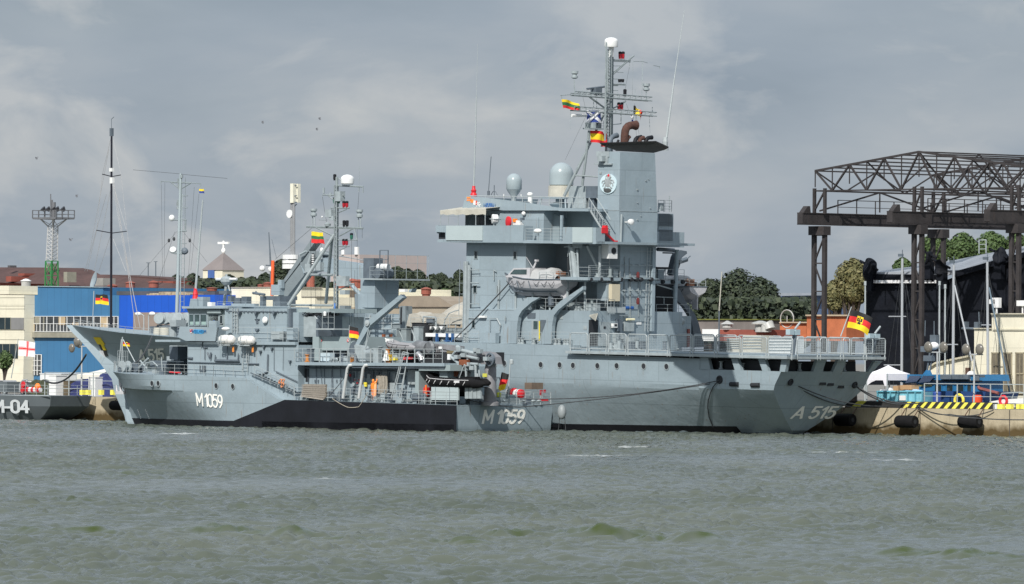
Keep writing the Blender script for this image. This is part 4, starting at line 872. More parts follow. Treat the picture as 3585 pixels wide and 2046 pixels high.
mb.lathe(P3(1560, 990, 5.5)+Vector((0, .9, 0)), [(.5, 0), (.5, 1.8)], 14, (0, -1, 0)).cbox(P3(1470, 960, 5.4), (1.4, 1.2, 2.2)).rail(P3(1525, 1030, 4.9), P3(1595, 1030, 4.9), 2.6, .8, .05); CW = SA.part('crane_winches', mb, DGREY, CR)
SA.part('winch_drum', MB().lathe(P3(1560, 935, 5.2), [(.3, -.7), (.3, .7)], 14, (1, 0, 0)), WHITE, CW)
mb = MB().prod(A, 3, 620, 880, 612, 1180, 5.2, .16, n=6); SA.part('orange_pole', mb, mat('orange_paint', (.8, .12, .03), .5), CR)
mb = MB()
for i in range(11):
    mb.mat(i % 2).rod(P3(960, 820+i*9, 4.9), P3(960, 829+i*9, 4.9), .13, n=8)
SA.part('striped_insulator', mb, [BLACK, WHITE], CR)
mb = MB().prod(A, 3, 1290, 1090, 1370, 1180, 5, .2, n=8).cbox(P3(660, 1130, 5), (1.2, .6, 1)).cbox(P3(690, 1080, 5), (.5, .4, .8)); SA.part('hydraulics', mb, GREY, CR)
SA.part('yellow_hook', MB().cbox(P3(640, 1128, 4.9), (.5, .3, .6)), YEL, CR)
mb = MB()
for i in range(11): q = P3(1400+i*17, 1290, 4.7+i*.12); mb.rod(q, P3(1400+i*17, 1340, 4.7+i*.12), .05, n=4)
SA.part('column_bolts', mb, GREY2, CR)
# containers and deck gear
mb = MB().pbox(A, 5, 665, 158, 1210, 345, 3.0, 5); CT = SA.part('deck_container', mb, GREY)
mb = MB()
for x in (710, 805, 955, 1105, 1200): mb.prod(A, 5, x, 170, x, 330, 2.9, .05)
for y in (205, 265, 330): mb.prod(A, 5, 670, y, 1290, y+3, 2.9, .04)
SA.part('container_framing', mb, RAILM, CT)
SA.part('deck_container', MB().pbox(A, 5, 930, 340, 1215, 560, 2.2, 4).pbox(A, 15, 255, 740, 460, 940, 3.2, 2), GREY)
mb = MB().ppoly(A, 15, [(272, 860), (355, 840), (358, 640), (380, 625), (432, 628), (438, 870), (470, 900), (420, 935), (275, 930)], 3.0, .9); CRD = SA.part('crane_rest', mb, mat('crane_grey', (.2, .2, .2)))
SA.part('rest_slot', MB().pbox(A, 15, 368, 640, 388, 860, 2.97, .1), VOID, CRD)
SA.part('ventilation_tower', MB().pbox(A, 5, 608, 66, 670, 275, 2.6, .8), mat('crane_grey', (.2, .2, .2)))
mb = MB(); 
for x0, x1 in ((1088, 1113), (1170, 1192)): mb.pbox(A, 5, x0, 390, x1, 680, 1.6, .2)
SA.part('rust_brown_posts', mb, mat('rust_brown', (.22, .07, .03), .8, .3, 3))
mb = MB().pbox(A, 15, 690, 975, 1130, 1020, 1.2, .8); SA.part('white_beam', mb, WHITE)
mb = MB()
for x in (825, 955, 1025): mb.pbox(A, 15, x-9, 975, x+9, 1100, 1.0, .3)
mb.pbox(A, 15, 920, 1065, 1040, 1078, 1.0, .2); SA.part('blue_straps', mb, mat('strap_blue', (.03, .10, .25), .6))
SA.part('hatch_coaming', MB().pbox(A, 15, 510, 905, 1165, 975, 2.5, 6), mat('crane_grey', (.2, .2, .2)))
mb = MB(); p = A.P(15, 640, 1050, 1.8); mb.lathe((p.x, p.y, 7.15), [(.9, 0), (.9, 1.6), (1.0, 1.7)], 16); SA.part('deck_winch', mb, VOID)
SA.part('dark_machinery', MB().pbox(A, 15, 560, 1010, 1165, 1110, 4, 2), DGREY)
def tarp(name, k, prof, inb, wd, seed):
    """draped cover: outline from side, rounded across"""
    pts = [A.P(k, x, y, inb) for x, y in prof]; mb = MB(); n = 9; g = []
    zb_ = min(p.z for p in pts); rr_ = random.Random(seed)
    m = len(pts)
    for j in range(n+1):
        t = j/n; f = math.sin(math.pi*min(1, max(0, t*.86+.07)))**.45
        for i, p in enumerate(pts):
            z = zb_-.4+(p.z-zb_+.4)*f; g.append(Vector((p.x+.12*noise.noise(Vector((i*.9, j*.7, seed)))*2, -inb-wd*t, z+.14*noise.noise(Vector((i*1.3, j*1.1, seed+5))))))
    mb.add(g, [(j*m+i, j*m+i+1, (j+1)*m+i+1, (j+1)*m+i) for j in range(n) for i in range(m-1)])
    return SA.part(name, mb, TARP, smooth=True)
def dense(pts, n=3):
    o = []
    for a, b in zip(pts, pts[1:]): o += [(a[0]+(b[0]-a[0])*i/n, a[1]+(b[1]-a[1])*i/n) for i in range(n)]
    return o+[pts[-1]]
tarp('tarpaulin', 15, dense([(445, 900), (455, 760), (490, 700), (560, 705), (620, 730), (645, 800), (640, 850), (600, 905)]), 2.4, 3.2, 3)
tarp('tarpaulin', 15, dense([(640, 860), (690, 720), (800, 690), (900, 600), (985, 562), (1060, 580), (1120, 620), (1165, 700), (1175, 860)]), 3.0, 5, 11)
SA.part('tarpaulin_front', MB().ppoly(A, 15, [(645, 860), (700, 745), (800, 720), (930, 720), (1170, 745), (1172, 855), (940, 865)], 2.9, .15).ppoly(A, 15, [(445, 880), (480, 730), (560, 715), (625, 750), (640, 850), (600, 905)], 2.3, .12), TARP)
mb = MB(); mb.prod(A, 15, 660, 760, 660, 905, 2.2, .06).prod(A, 15, 820, 770, 820, 900, 2.2, .06).prod(A, 15, 660, 760, 820, 770, 2.2, .07)
for x in (965, 1075): mb.prod(A, 15, x, 865, x, 915, 2.2, .05)
mb.tube([A.P(15, x, y, 2.0) for x, y in ((925, 870), (940, 800), (990, 720), (1060, 690), (1110, 680))], .05, 5); SA.part('cover_frame', mb, GREY2)
SA.part('dark_box', MB().pbox(A, 15, 700, 785, 780, 850, 2.3, .5), DGREY)
mb = MB()
for i in range(3):
    a = A.P(15, 715+i*72, 880, 2.0); b = A.P(15, 775+i*72, 880, 2.0); mb.prism([a, b, (a+b)/2-Vector((0, 0, .35))], (0, -.4, 0))
SA.part('white_chocks', mb, WHITE)
mb = MB().rail(A.P(15, 1060, 1090, .2), A.P(15, 1370, 1092, .2), 1.05, 1.5).rail(A.P(15, 500, 900, 1.8), A.P(15, 1165, 900, 1.8), .9, 1.7); SA.part('foredeck_railing', mb, RAILM)
def a_clut(nm, s0, s1, y0, y1, z, n, hm, ms_, sd):
    r_ = random.Random(sd)
    for i in range(n):
        s = r_.uniform(s0, s1); y = r_.uniform(y0, y1); h = r_.uniform(.4, hm); m = MB()
        if r_.random() < .5: m.lathe((s, y, z), [(.28, 0), (.28, .1), (.16, .14), (.16, h-.1), (.26, h)], 10)
        else: m.box((s-.35, y-.3, z), (s+.35, y+.3, z+h)).box((s-.4, y-.35, z+h), (s+.4, y+.35, z+h+.06)).rod((s, y+.3, z), (s+.5, y+.35, z+h*.8), .05)
        SA.part(nm, m, ms_[i % len(ms_)])
a_clut('deck_machinery', s_frt+2, 62, -3.6, -.8, 7.15, 16, 1.7, [GREY2, DGREY, MASTM], 5)
a_clut('deck_fitting', s_aft-1.6, s_aft-.4, -11, -1.2, dz, 9, 1.1, [GREY2, DGREY], 6)
a_clut('platform_gear', s_aft+.3, s_r-1, -2.2, -1.4, z1, 9, 1.0, [GREY2, MASTM], 8)
a_clut('platform_gear', s_t-.4, s_t+2, -4.2, -1.8, A.Q(11, 200, 440, s_t).z, 5, .9, [GREY2, MASTM], 9)
mb = MB(); r_ = random.Random(14)
for i in range(9): x = r_.uniform(450, 860); mb.rod(A.Q(11, x, r_.uniform(90, 500), s_t-.06), A.Q(11, x+r_.uniform(-3, 3), r_.uniform(620, 1120), s_t-.06), .03, n=4)
for i in range(8): x = r_.uniform(640, 1060); y = r_.uniform(20, 880); mb.qbox(A, 10, x, y, x+r_.uniform(6, 16), y+r_.uniform(8, 22), s_t-.08, .08)
SA.part('cable_runs', mb, GREY2, TW)
# foremast and anchor gear near the bow
fi = 6.4
PF = lambda x, y: A.P(1, x, y, fi)
zf = 7.0
a = A.P(2, 1500, 500, fi); a.z = 7.2; b = PF(1535, 625)
mb = MB().rod(a, b, .19, .12, 10).rod(a+Vector((-.45, 0, 0)), b+Vector((-.3, 0, -2)), .05); FM = SA.part('foremast', mb, mat('foremast_paint', (.34, .40, .42), .5, .06), smooth=True)
mb = MB(); a2 = A.P(2, 1533, 460, fi); b2 = PF(1545, 660); mb.ladder(a2, b2, (-.5, 0, 0), .45, .03)
for x0, y0, x1, y1, r in ((1370, 692, 1705, 712, .04), (1450, 700, 1625, 706, .07), (1455, 702, 1520, 750, .06), (1620, 708, 1550, 750, .06), (1368, 692, 1368, 715, .04), (1703, 712, 1703, 735, .04), (1545, 815, 1595, 815, .04), (1545, 915, 1592, 918, .04), (1480, 1020, 1525, 1020, .07), (1525, 1015, 1585, 1020, .05), (1580, 1020, 1575, 1115, .05), (1510, 1115, 1585, 1115, .06), (1480, 1305, 1575, 1308, .07), (1535, 1220, 1585, 1220, .03), (1515, 850, 1510, 900, .14), (1513, 670, 1516, 760, .08), (1508, 910, 1510, 930, .12), (1543, 640, 1543, 665, .14)):
    mb.rod(PF(x0, y0), PF(x1, y1), r, n=6)
SA.part('mast_fittings', mb, MASTM, FM)
SA.part('white_horn', MB().ell(PF(1460, 1005), (.3, .3, .32)), WHITE, FM, smooth=True)
for x, y, m in ((1470, 1275, WHITE), (1568, 1283, DGREY)): SA.part('floodlight', MB().lathe(PF(x, y), [(.16, .2), (.32, .1), (.34, -.15), (.2, -.2)], 12, (-.5, .7, .5)), m, FM)
mb = MB().rod(PF(1540, 630), PF(1130, 595), .022, n=4).rod(PF(1540, 633), PF(1930, 668), .022, n=4)
for x0, y0, x1, y1 in ((1500, 1120, 1180, 1500), (1485, 1120, 1340, 1560), (1555, 1120, 1760, 1380), (1400, 700, 1394, 1500), (1370, 720, 1380, 1500), (1650, 740, 1600, 1500), (1690, 800, 1620, 1450)): mb.rod(PF(x0, y0), PF(x1, y1), .014, n=3)
for x, y in ((1435, 1195), (1478, 1182), (1612, 1195)): mb.ell(PF(x, y), (.13, .13, .2), 8, 6)
SA.part('stays', mb, ROPE, FM)
# bow railing, windlasses
mb = MB(); tp = [A.P(2, 600, 590, 6.4), A.P(2, 760, 610, 6.2), A.P(2, 1000, 625, 5), A.P(2, 1280, 645, 3)]
pp = [Vector((s, a_port(s, a_top(s), 1)-.1, a_top(s))) for s in (100.6, 98, 94, 89, 83, 76)]
for a, b in zip(pp, pp[1:]): mb.rail(a, b, .62 if a.x > 88 else .9, 1.6)
SA.part('bow_railing', mb, RAILM)
for x in (1362, 1415, 1475, 1515, 1585):
    p = A.P(2, x, 525, 5.0+(x % 3)); mb = MB().lathe(p, [(.56, -.1), (.6, 0), (.56, .08), (.15, .1), (.15, .35), (.52, .37), (.52, .42)], 24, (-.45, 1, .1)); o = SA.part('cable_reel', mb, GREY2, smooth=True)
mb = MB()
for x0, y0, x1, y1 in ((1330, 580, 1510, 680), (1450, 540, 1520, 600), (1270, 590, 1320, 660)): mb.pbox(A, 2, x0, y0, x1, y1, 5, 1.2)
SA.part('windlass', mb, DGREY); 
mb = MB()
for x in (1345, 1400): p = A.P(2, x, 645, 4); mb.lathe(p, [(.45, -.6), (.5, 0), (.45, .5)], 14)
SA.part('covered_reels', mb, CANVAS, smooth=True)
# ================================================================ lifeboats on the tender
def motor_boat(label, base, seed=0):
    """boat about 8 m long; bow towards +x, centreline y=0, gunwale z=0 at the waist"""
    T = Thing('lifeboat', label, 'lifeboat', A, base, 'covered motor boats in the davits of the tender')
    L = 8.2; B = 1.32; st = [0, .6, 1.5, 3, 4.6, 6, 7, 7.7, 8.2]
    fr = [(1, 0), (.99, -.12), (.93, -.5), (.80, -.85), (.42, -1.12), (.10, -1.3), (.04, -1.55)]
    mb = MB(); g = []
    for s in st:
        w_ = interp(s, [(0, .88), (1.5, 1), (4.6, 1), (6, .82), (7, .52), (7.7, .25), (8.2, .02)]); zt = interp(s, [(0, .05), (3, 0), (5, .08), (8.2, .55)])
        kz = interp(s, [(0, -.9), (.6, -1.45), (6.2, -1.5), (7.0, -1.3), (7.7, -.6), (8.2, .2)])
        g += [[Vector((s, w_*B*f, max(zt+z*(zt-kz)/1.55, kz))) for f, z in fr]]
    nl = len(fr); V = []
    for r in g: V += r
    nv = len(V); mb.v = V+[Vector((p.x, -p.y, p.z)) for p in V]; f = []
    for i in range(len(st)-1):
        for j in range(nl-1):
            a, b, c, d = i*nl+j, (i+1)*nl+j, (i+1)*nl+j+1, i*nl+j+1; f += [(a, d, c, b), (nv+a, nv+b, nv+c, nv+d)]
        f.append((i*nl, (i+1)*nl, nv+(i+1)*nl, nv+i*nl)); f.append((i*nl+nl-1, nv+i*nl+nl-1, nv+(i+1)*nl+nl-1, (i+1)*nl+nl-1))
    for j in range(nl-1): f.append((j, nv+j, nv+j+1, j+1))
    mb.f = f; mb.mi = [0]*len(f)
    for v in mb.v: v += T.b
    def sh(m): 
        for v in m.v: v += T.b
        return m
    H = T.part('hull', mb, BOATW, smooth=True)
    m = MB()
    for sg in (1, -1): m.tube([(r[0].x-T.b.x, (r[0].y-T.b.y)*sg*1.02, r[0].z-T.b.z) for r in g], .06, 6)
    m.rod((0, -1.15, .05), (0, 1.15, .05), .05); T.part('rubbing_strake', sh(m), DGREY)
    m = MB()
    for s in (1.9, 3.4): m.rod((s+2.0, 1.34, -.12), (s+1.8, 1.26, -.78), .05, n=5)
    T.part('side_skid', sh(m), DGREY)
    m = MB()
    for i in range(7):
        s = .6+i*.95
        if i == 3: continue
        y = 1.36 if s < 5 else 1.36-(s-5)*.3
        m.tube([(s+.9*k/6, y-.02*k, -.15-.34*math.sin(math.pi*k/6)) for k in range(7)], .025, 4)
    T.part('grab_line', sh(m), ROPE)
    m = MB(); sec_ = [(4.0, 1.1, .0), (4.0, 1.0, 1.02), (5.9, .9, 1.0), (6.6, .75, .55), (7.2, .5, .3)]
    vs = [Vector((s, y, z)) for s, y, z in sec_]+[Vector((7.2, .4, .15))]; k = len(vs)
    m.prism([Vector((v.x, 1.05, v.z)) for v in [Vector((4, 0, 0)), Vector((4, 0, 1.05)), Vector((6.1, 0, 1.0)), Vector((6.9, 0, .3)), Vector((7.2, 0, .2))]], (0, -2.1, 0))
    CB = T.part('cabin', sh(m), BOATW)
    m = MB().prism([Vector((x, 1.08, z)) for x, z in ((4.4, .45), (4.4, .9), (6.0, .87), (6.5, .45))], (0, -.05, 0)); T.part('cabin_window', sh(m), GLASS2, CB)
    m = MB(); n = 10; gg = []
    for i in range(n+1):
        s = 3.95-i*.32
        for j in range(9):
            t = j/8; gg.append(Vector((s, 1.15-2.3*t, .02+(.98-.10*math.sin(i*.8))*math.sin(math.pi*t)**.4*(1 if i < 8 else .55) + .03*math.sin(i*2+j))))
    m.add(gg, [(i*9+j, (i+1)*9+j, (i+1)*9+j+1, i*9+j+1) for i in range(n) for j in range(8)]); T.part('canopy', sh(m), mat('boat_cover', (.40, .41, .41), .8, .1, 1.2, bump=.1), smooth=True)
    m = MB().rail((.1, 1.1, .05), (2.6, 1.25, .05), .62, .9, .025, 2).rail((.1, -1.1, .05), (.1, 1.1, .05), .62, .9, .025, 2); T.part('stern_railing', sh(m), RAILM)
    m = MB().rod((4.4, .2, 1.0), (4.0, .2, 1.7), .09).rod((4.6, 0, 1.0), (5.6, 0, 2.1), .02).rod((7.4, 0, .3), (7.4, 0, 1.0), .025).cbox((4, .2, 1.72), (.25, .3, .18)); T.part('mast', sh(m), BOATW)
    m = MB().box((.05, -.06, -2.05), (.7, .06, -.9)).rod((.7, 0, -1.4), (1.0, 0, -1.4), .2); T.part('rudder', sh(m), BOATW)
    m = MB().rod((.9, .5, .1), (.9, .5, .8), .06).cbox((1.1, .0, .4), (.5, .8, .7)); T.part('orange_fittings', sh(m), mat('fitting_rust', (.25, .11, .06), .7))
    return T.o
pb = A.P(8, 1480, 475, .0)
motor_boat('white motor lifeboat with a cabin, hanging in the port davits under the bridge', Vector((pb.x, -1.35, pb.z)))
ps = A.Q(11, 1310, 568, s_q+1.5); pe = A.Q(11, 1560, 568, s_q+1.5)
B2 = motor_boat('grey-shaded motor lifeboat seen from its stern, on the far side of the funnel tower', Vector((s_q+1.5, (ps.y+pe.y)/2, ps.z)))
mb = MB().prod(A, 8, 1595, 190, 1600, 480, 1.0, .04).prod(A, 8, 1240, 690, 1240, 720, 1.0, .2)
SA.part('fall_wire', mb, ROPE)
mb = MB().box((pb.x+1, -.7, z1+1.6), (pb.x+6.5, -2, z1+2.0)); mb.prod(A, 8, 1380, 690, 1385, 800, 1.2, .3, n=8); SA.part('boat_cradle', mb, DGREY)
# ================================================================ the minehunter
k_ = 27.2
SM = Thing('minehunter', 'smaller grey naval ship with a black side panel, moored outside the big tender', 'ship', M)
m_l = M.P(0, 290, 925, 5.0)
mtop = lambda s: interp(s, [(0, 2.15), (23.2, 2.42), (27.6, 4.35), (34, 4.5), (45, 4.6), (52.4, 4.85)])
BM = 6.0
m_stem = lambda z: interp(z, [(-4, 47), (-1, 49.8), (0, 50.3), (2.5, 50.9), (3.9, 51.3), (4.9, 52.4), (8, 54)])
m_rake = lambda z: interp(z, [(-3, 1.2), (0, .25), (2.4, 0), (8, 0)])
def m_port(s, z, t):
    y = 0; s0 = interp(z, [(0, 30), (3.1, 36), (3.2, 38), (5, 40)]); e = interp(z, [(0, 1.3), (3.1, 1.7), (3.2, 2.2), (5, 2.4)]); s1 = m_stem(z)
    if s > s0: y = -6.05*min(1, (s-s0)/(s1-s0))**e
    if z < 3.1 and s > 26: y -= interp(s, [(26, 0), (36, .42), (48, .5), (52, .0)])*min(1, (3.1-z)/2.6)
    return y
levm = [1, .93, .86, .815, .79, .74, .68, .6, .5, .42, .3, .15, 0]
stM = [0, 3, 8, 14, 20, 23.2, 24.5, 26, 27.6, 30, 32, 34, 36, 38, 40, 42, 44, 46, 48, 49.4, 50.6, 51.4, m_stem(50)]
def loftM(stations):
    P_, S_ = [], []
    for t in stations:
        for f in levm:
            z = -3+(mtop(t)+3)*f
            if f < .8 and t > 30: z = min(z, 3.1) if f >= .79 else z
            s = t if t < 36 else 36+(m_stem(z)-36)*((t-36)/(m_stem(50)-36)); s = s if t > 3 else m_rake(z)+(3-m_rake(z))*t/3
            y = m_port(s, z, 1); P_.append(Vector((s, y, z))); S_.append(Vector((s, -12.1-y, z)))
    return P_, S_
P_, S_ = loftM(stM)
HM = SM.part('hull', closed(P_, S_, len(stM), len(levm)), HULLG, smooth=True)
mb = MB(); a = [(0.02, 2.14), (23.3, 2.42), (30.5, -.1), (0.02, -.3)]
pa_ = M.P(0, 570, 1045, 0); pc_ = M.P(0, 710, 990, 0)
mb.prism([Vector((s, .0, z)) for s, z in ((0.02, 2.13), (pc_.x, 2.41), (pa_.x, .22), (pa_.x, -.6), (0.02, -.6))], (0, .05, 0)); SM.part('black_side_panel', mb, BLACK, HM)
SM.part('boot_topping', stripe(m_port, .3, 50.2, 50, -.6, .42, lambda s: 0, .05), BLACK, HM)
for k, x, y in ((4, 15, 1110), (4, 672, 1137), (4, 860, 1145), (2, 1293, 1075), (2, 1347, 1075)):
    p = M.P(k, x, y, 0)
    for _ in range(4): p = M.P(k, x, y, -m_port(p.x, p.z, 1))
    mb = MB().lathe((p.x, p.y+.0, p.z), [(.3, 0), (.3, .06), (.24, .06), (.24, .02)], 18, (.1, 1, 0)); o = SM.part('porthole', mb, GREY2, HM)
    SM.part('glass', MB().lathe(p, [(.24, 0), (.24, .03)], 16, (.1, 1, 0)), VOID, HM)
# numbers
c0 = M.Q(6, 915, 1340, 0); c1 = M.Q(6, 1360, 1345, 0); hh = M.Q(6, 1350, 1208, 0).z-c1.z
q, WW = lettering('M 1059', 1, .16, .15); sx = abs(c0.y-c1.y)/(WW+.12)
SM.part('hull_number', put_letters('M 1059', 1, .17, lambda x, y, e: Vector((m_rake(c0.z+y*hh)-e, c0.y-x*sx, c0.z+y*hh)), .15, .12), OFFW, HM)
p0 = onhull(M, m_port, 4, 462, 1358); p1 = onhull(M, m_port, 4, 745, 1385); hh2 = M.P(4, 600, 1235, .3).z-M.P(4, 600, 1372, .3).z
q, WW = lettering('M 1059', 1, .16, .10)
def mbow(x, y, e):
    s = p0.x-(x/WW)*(p0.x-p1.x)+.35*(1-y)*-.0; z = p0.z+(p1.z-p0.z)*x/WW+y*hh2; return Vector((s, m_port(s, z, 1)+e+.03, z))
SM.part('hull_number', put_letters('M 1059', 1, .135, mbow, .10), OFFW, HM)
# anchor
p = A.P(2, 1, 1, 0); p = M.P(2, 1050, 1090, 5.0); mb = MB().rod(p+Vector((.2, .3, .5)), p+Vector((0, .3, -.7)), .14).cbox(p+Vector((0, .35, -.7)), (1.1, .35, .3)).rod(p+Vector((.5, .35, -.7)), p+Vector((.65, .35, .0)), .13, .04).rod(p+Vector((-.5, .35, -.7)), p+Vector((-.65, .35, .0)), .13, .04)
SM.part('anchor', mb, BOATW, HM)
for x in (1062, 1190):
    mb = MB()
    for i in range(6): p = M.P(2, x, 1300+i*14, 3.5); p.y = m_port(p.x, p.z, 1)+.06; mb.cbox(p, (.1, .03, .12))
    SM.part('draught_marks', mb, WHITE, HM)
# forecastle
p_ = lambda k, x, y, i=0: M.P(k, x, y, i)
zf = 4.5
pp = [Vector((s, m_port(s, mtop(s), 1)-.12, mtop(s))) for s in (51.6, 50, 47.5, 44, 40, 36, 32, 28)]
mb = MB()
for a, b in zip(pp, pp[1:]): mb.rail(a, b, 1.0, 1.5)
SM.part('forecastle_railing', mb, RAILM)
mb = MB(); a = p_(2, 1035, 960, 4.5); mb.rod(a, p_(2, 1040, 680, 4.5), .06).rod(p_(2, 1150, 900, 4.6), p_(2, 1045, 700, 4.6), .05).rod(a+Vector((.5, 0, 0)), p_(2, 1032, 700, 4.6), .05).rail(p_(2, 1000, 940, 5), p_(2, 1085, 945, 4), 1.6, .6); SM.part('jackstaff', mb, RAILM)
rnd.seed(5)
def clutter(T, name, s0, s1, y0, y1, z, n, hmax, m, sd):
    r_ = random.Random(sd)
    for i in range(n):
        s = r_.uniform(s0, s1); y = r_.uniform(y0, y1); h = r_.uniform(.35, hmax); kind = r_.random(); mb = MB()
        if kind < .4: mb.lathe((s, y, z), [(.3, 0), (.3, .08), (.17, .12), (.17, h-.1), (.28, h-.05), (.28, h)], 10)
        elif kind < .7: mb.box((s-.3, y-.25, z), (s+.3, y+.25, z+h)).box((s-.35, y-.3, z+h), (s+.35, y+.3, z+h+.05))
        else: mb.lathe((s, y, z+h*.6), [(.4*h, -.4), (.4*h, -.35), (.2*h, -.33), (.2*h, .33), (.4*h, .35), (.4*h, .4)], 12, (0, 1, 0)).box((s-.1, y-.5, z), (s+.1, y+.5, z+h*.4))
        T.part(name, mb, m if not isinstance(m, list) else m[r_.randrange(len(m))])
clutter(SM, 'deck_fitting', 39.5, 48.5, -8, -2.5, 4.5, 12, 1.4, [GREY2, DGREY, DGREY], 4)
mb = MB().pbox(M, 2, 1275, 880, 1420, 940, 3.0, 1.6).pbox(M, 2, 1440, 760, 1510, 870, 3, 1.5).pbox(M, 2, 1450, 870, 1530, 980, 4, 1.6); SM.part('windlass', mb, DGREY)
mb = MB(); a = p_(2, 1210, 890, 3); mb.tube([p_(2, x, y, 2.6) for x, y in ((1225, 960), (1240, 900), (1300, 890), (1340, 930))], .06, 6).rod(p_(2, 1180, 940, 3), p_(2, 1260, 860, 3), .09).rod(p_(2, 1190, 880, 3), p_(2, 1250, 950, 3), .08).rod(p_(2, 1370, 850, 3), p_(2, 1380, 980, 3), .05).rod(p_(2, 1375, 890, 3), p_(2, 1560, 890, 3), .03); SM.part('anchor_gear', mb, GREY2)
SM.part('red_hose', MB().prod(M, 2, 1440, 978, 1530, 985, 2.5, .08), RED)
# gun mount ahead of bridge
gp = p_(4, 190, 730, 4.5); mb = MB().pbox(M, 4, 140, 680, 230, 770, 4.2, 1.6).rod(gp+Vector((.2, 0, -.6)), Vector((gp.x+.2, gp.y, 4.4)), .55, n=12).pbox(M, 4, 250, 700, 330, 760, 4.4, 1.2); SM.part('gun_mount', mb, GREY2)
mb = MB().pbox(M, 4, 145, 390, 215, 465, 4.3, 1.3).rod(p_(4, 180, 470, 4.9), p_(4, 180, 580, 4.9), .4, n=10); SM.part('director', mb, GREY2)
# deckhouse levels
zL1 = p_(4, 1200, 672, .5).z; zL2 = p_(4, 1100, 262, 1.0).z; zH = 4.4
s_fr = p_(4, 345, 800, .6).x; s_ar = p_(4, 1600, 850, .6).x
mb = MB().box((s_ar, -.6, 2.0), (s_fr, -11.5, zL1)); LH = SM.part('deckhouse', mb, GREY)
mb = MB().box((s_ar+.2, -.35, zL1), (p_(4, 930, 690, .4).x, -.8, zL1+.28)); SM.part('deck_edge', mb, GREY, LH)
s2f = p_(4, 775, 400, 1.1).x; s2a = p_(4, 1470, 400, 1.1).x
SM.part('upper_deckhouse', MB().box((s2a, -1.1, zL1), (s2f+.1, -11, zL2)), GREY)
mb = MB().box((s_fr-.2, -.5, p_(4, 400, 628, .2).z-.1), (p_(4, 165, 600, 3).x-.5, -11.4, p_(4, 400, 628, .2).z+.1)); SM.part('forward_platform', mb, GREY)
zb0 = p_(4, 500, 628, 0).z; zb1 = p_(4, 500, 470, 0).z
mb = MB().ppoly(M, 4, [(325, 628), (235, 585), (255, 465), (690, 475), (665, 633)], .0, .12)
e0 = p_(4, 665, 633, 0); e1 = p_(4, 690, 475, 0)
mb.hexa([e0, e0+Vector((.12, 0, 0)), e1+Vector((.12, 0, 0)), e1], [e0-Vector((0, 1.5, 0)), e0-Vector((-.12, 1.5, 0)), e1-Vector((-.12, 1.5, 0)), e1-Vector((0, 1.5, 0))])
BBW = SM.part('bridge_wing_bulwark', mb, GREY)
SM.part('wing_floor', MB().box((e0.x, -.1, zb0), (p_(4, 300, 628, 0).x, -11.8, zb0+.12)), GREY)
mb = MB().ppoly(M, 4, [(412, 512), (420, 498), (515, 500), (530, 515), (528, 540), (510, 550), (418, 545), (410, 535)], -.02, .05); SM.part('name_board', mb, mat('name_light_blue', (.08, .35, .62), .4, .05), BBW)
textmesh('WEILHEIM', .42, M, p_(4, 470, 523, -.06), (-1, 0, 0), (0, 0, 1), 'name_lettering', mat('name_text_dark', (.02, .12, .3), .5), SM, BBW)
mb = MB().mat(0).ppoly(M, 4, [(370, 495), (400, 497), (400, 520), (386, 548), (370, 522)], -.02, .04).mat(1).ppoly(M, 4, [(376, 530), (384, 528), (392, 532), (386, 545)], -.05, .03).mat(1).ppoly(M, 4, [(376, 500), (384, 500), (382, 508), (376, 508)], -.05, .03); SM.part('shield_emblem', mb, [mat('shield_red', (.45, .05, .05), .5), WHITE], BBW)
zr0 = p_(4, 500, 262, 1.4).z; sbf = p_(4, 350, 400, 1.5).x; sba = s2f
mb = MB().ppoly(M, 4, [(345, 470), (362, 325), (330, 262), (775, 262), (775, 470)], 1.5, 8.6); BR = SM.part('wheelhouse', mb, mat('wheelhouse_shade', (.28, .34, .35), .5, .06))
SM.part('wheelhouse_roof', MB().box((s2f-.5, -.9, zr0), (p_(4, 290, 255, 1.0).x, -11.2, zr0+.2)), GREY)
for x0, x1 in ((367, 415), (428, 482), (495, 560)):
    o = win(SM, None, M, 4, x0, 330, x1, 450, 1.46, BR, GLASS2, rim=GREY); 
    SM.part('sun_blind', MB().pbox(M, 4, x0+6, 410, x1-6, 446, 1.44, .03), mat('pale_blind', (.30, .42, .40), .4, .1), BR)
win(SM, None, M, 4, 715, 345, 742, 430, 1.46, BR, GLASS); SM.part('open_door', MB().pbox(M, 4, 580, 330, 690, 470, 1.5, .1), VOID, BR)
SM.part('vent_box', MB().pbox(M, 4, 565, 275, 718, 315, 1.2, .3), mat('wheelhouse_shade', (.2, .2, .2)), BR)
SM.part('chart_table_cover', MB().pbox(M, 4, 585, 400, 672, 498, .3, .4), GREY)
SM.part('white_dome', MB().ell(p_(4, 778, 492, .3), (.42, .4, .18)), WHITE, smooth=True)
# radio mast base on the wheelhouse roof
mb = MB().ppoly(M, 4, [(362, 245), (378, 150), (450, 150), (455, 245)], 4.2, 1.2).pbox(M, 4, 455, 130, 520, 245, 4.4, .9); WB = SM.part('antenna_house', mb, GREY)
SM.part('antenna_base', MB().lathe(p_(4, 434, 152, 4.8), [(.3, 0), (.22, .35), (.26, .4), (.16, .8), (.14, 1.0)], 12), RED, WB)
SM.part('whip_antenna', MB().rod(p_(4, 434, 85, 4.8), p_(1, 1722, 850, 4.8), .12, .07, 8), RAILM, WB)
SM.part('white_box', MB().pbox(M, 4, 570, 190, 615, 235, 3, .5), WHITE)
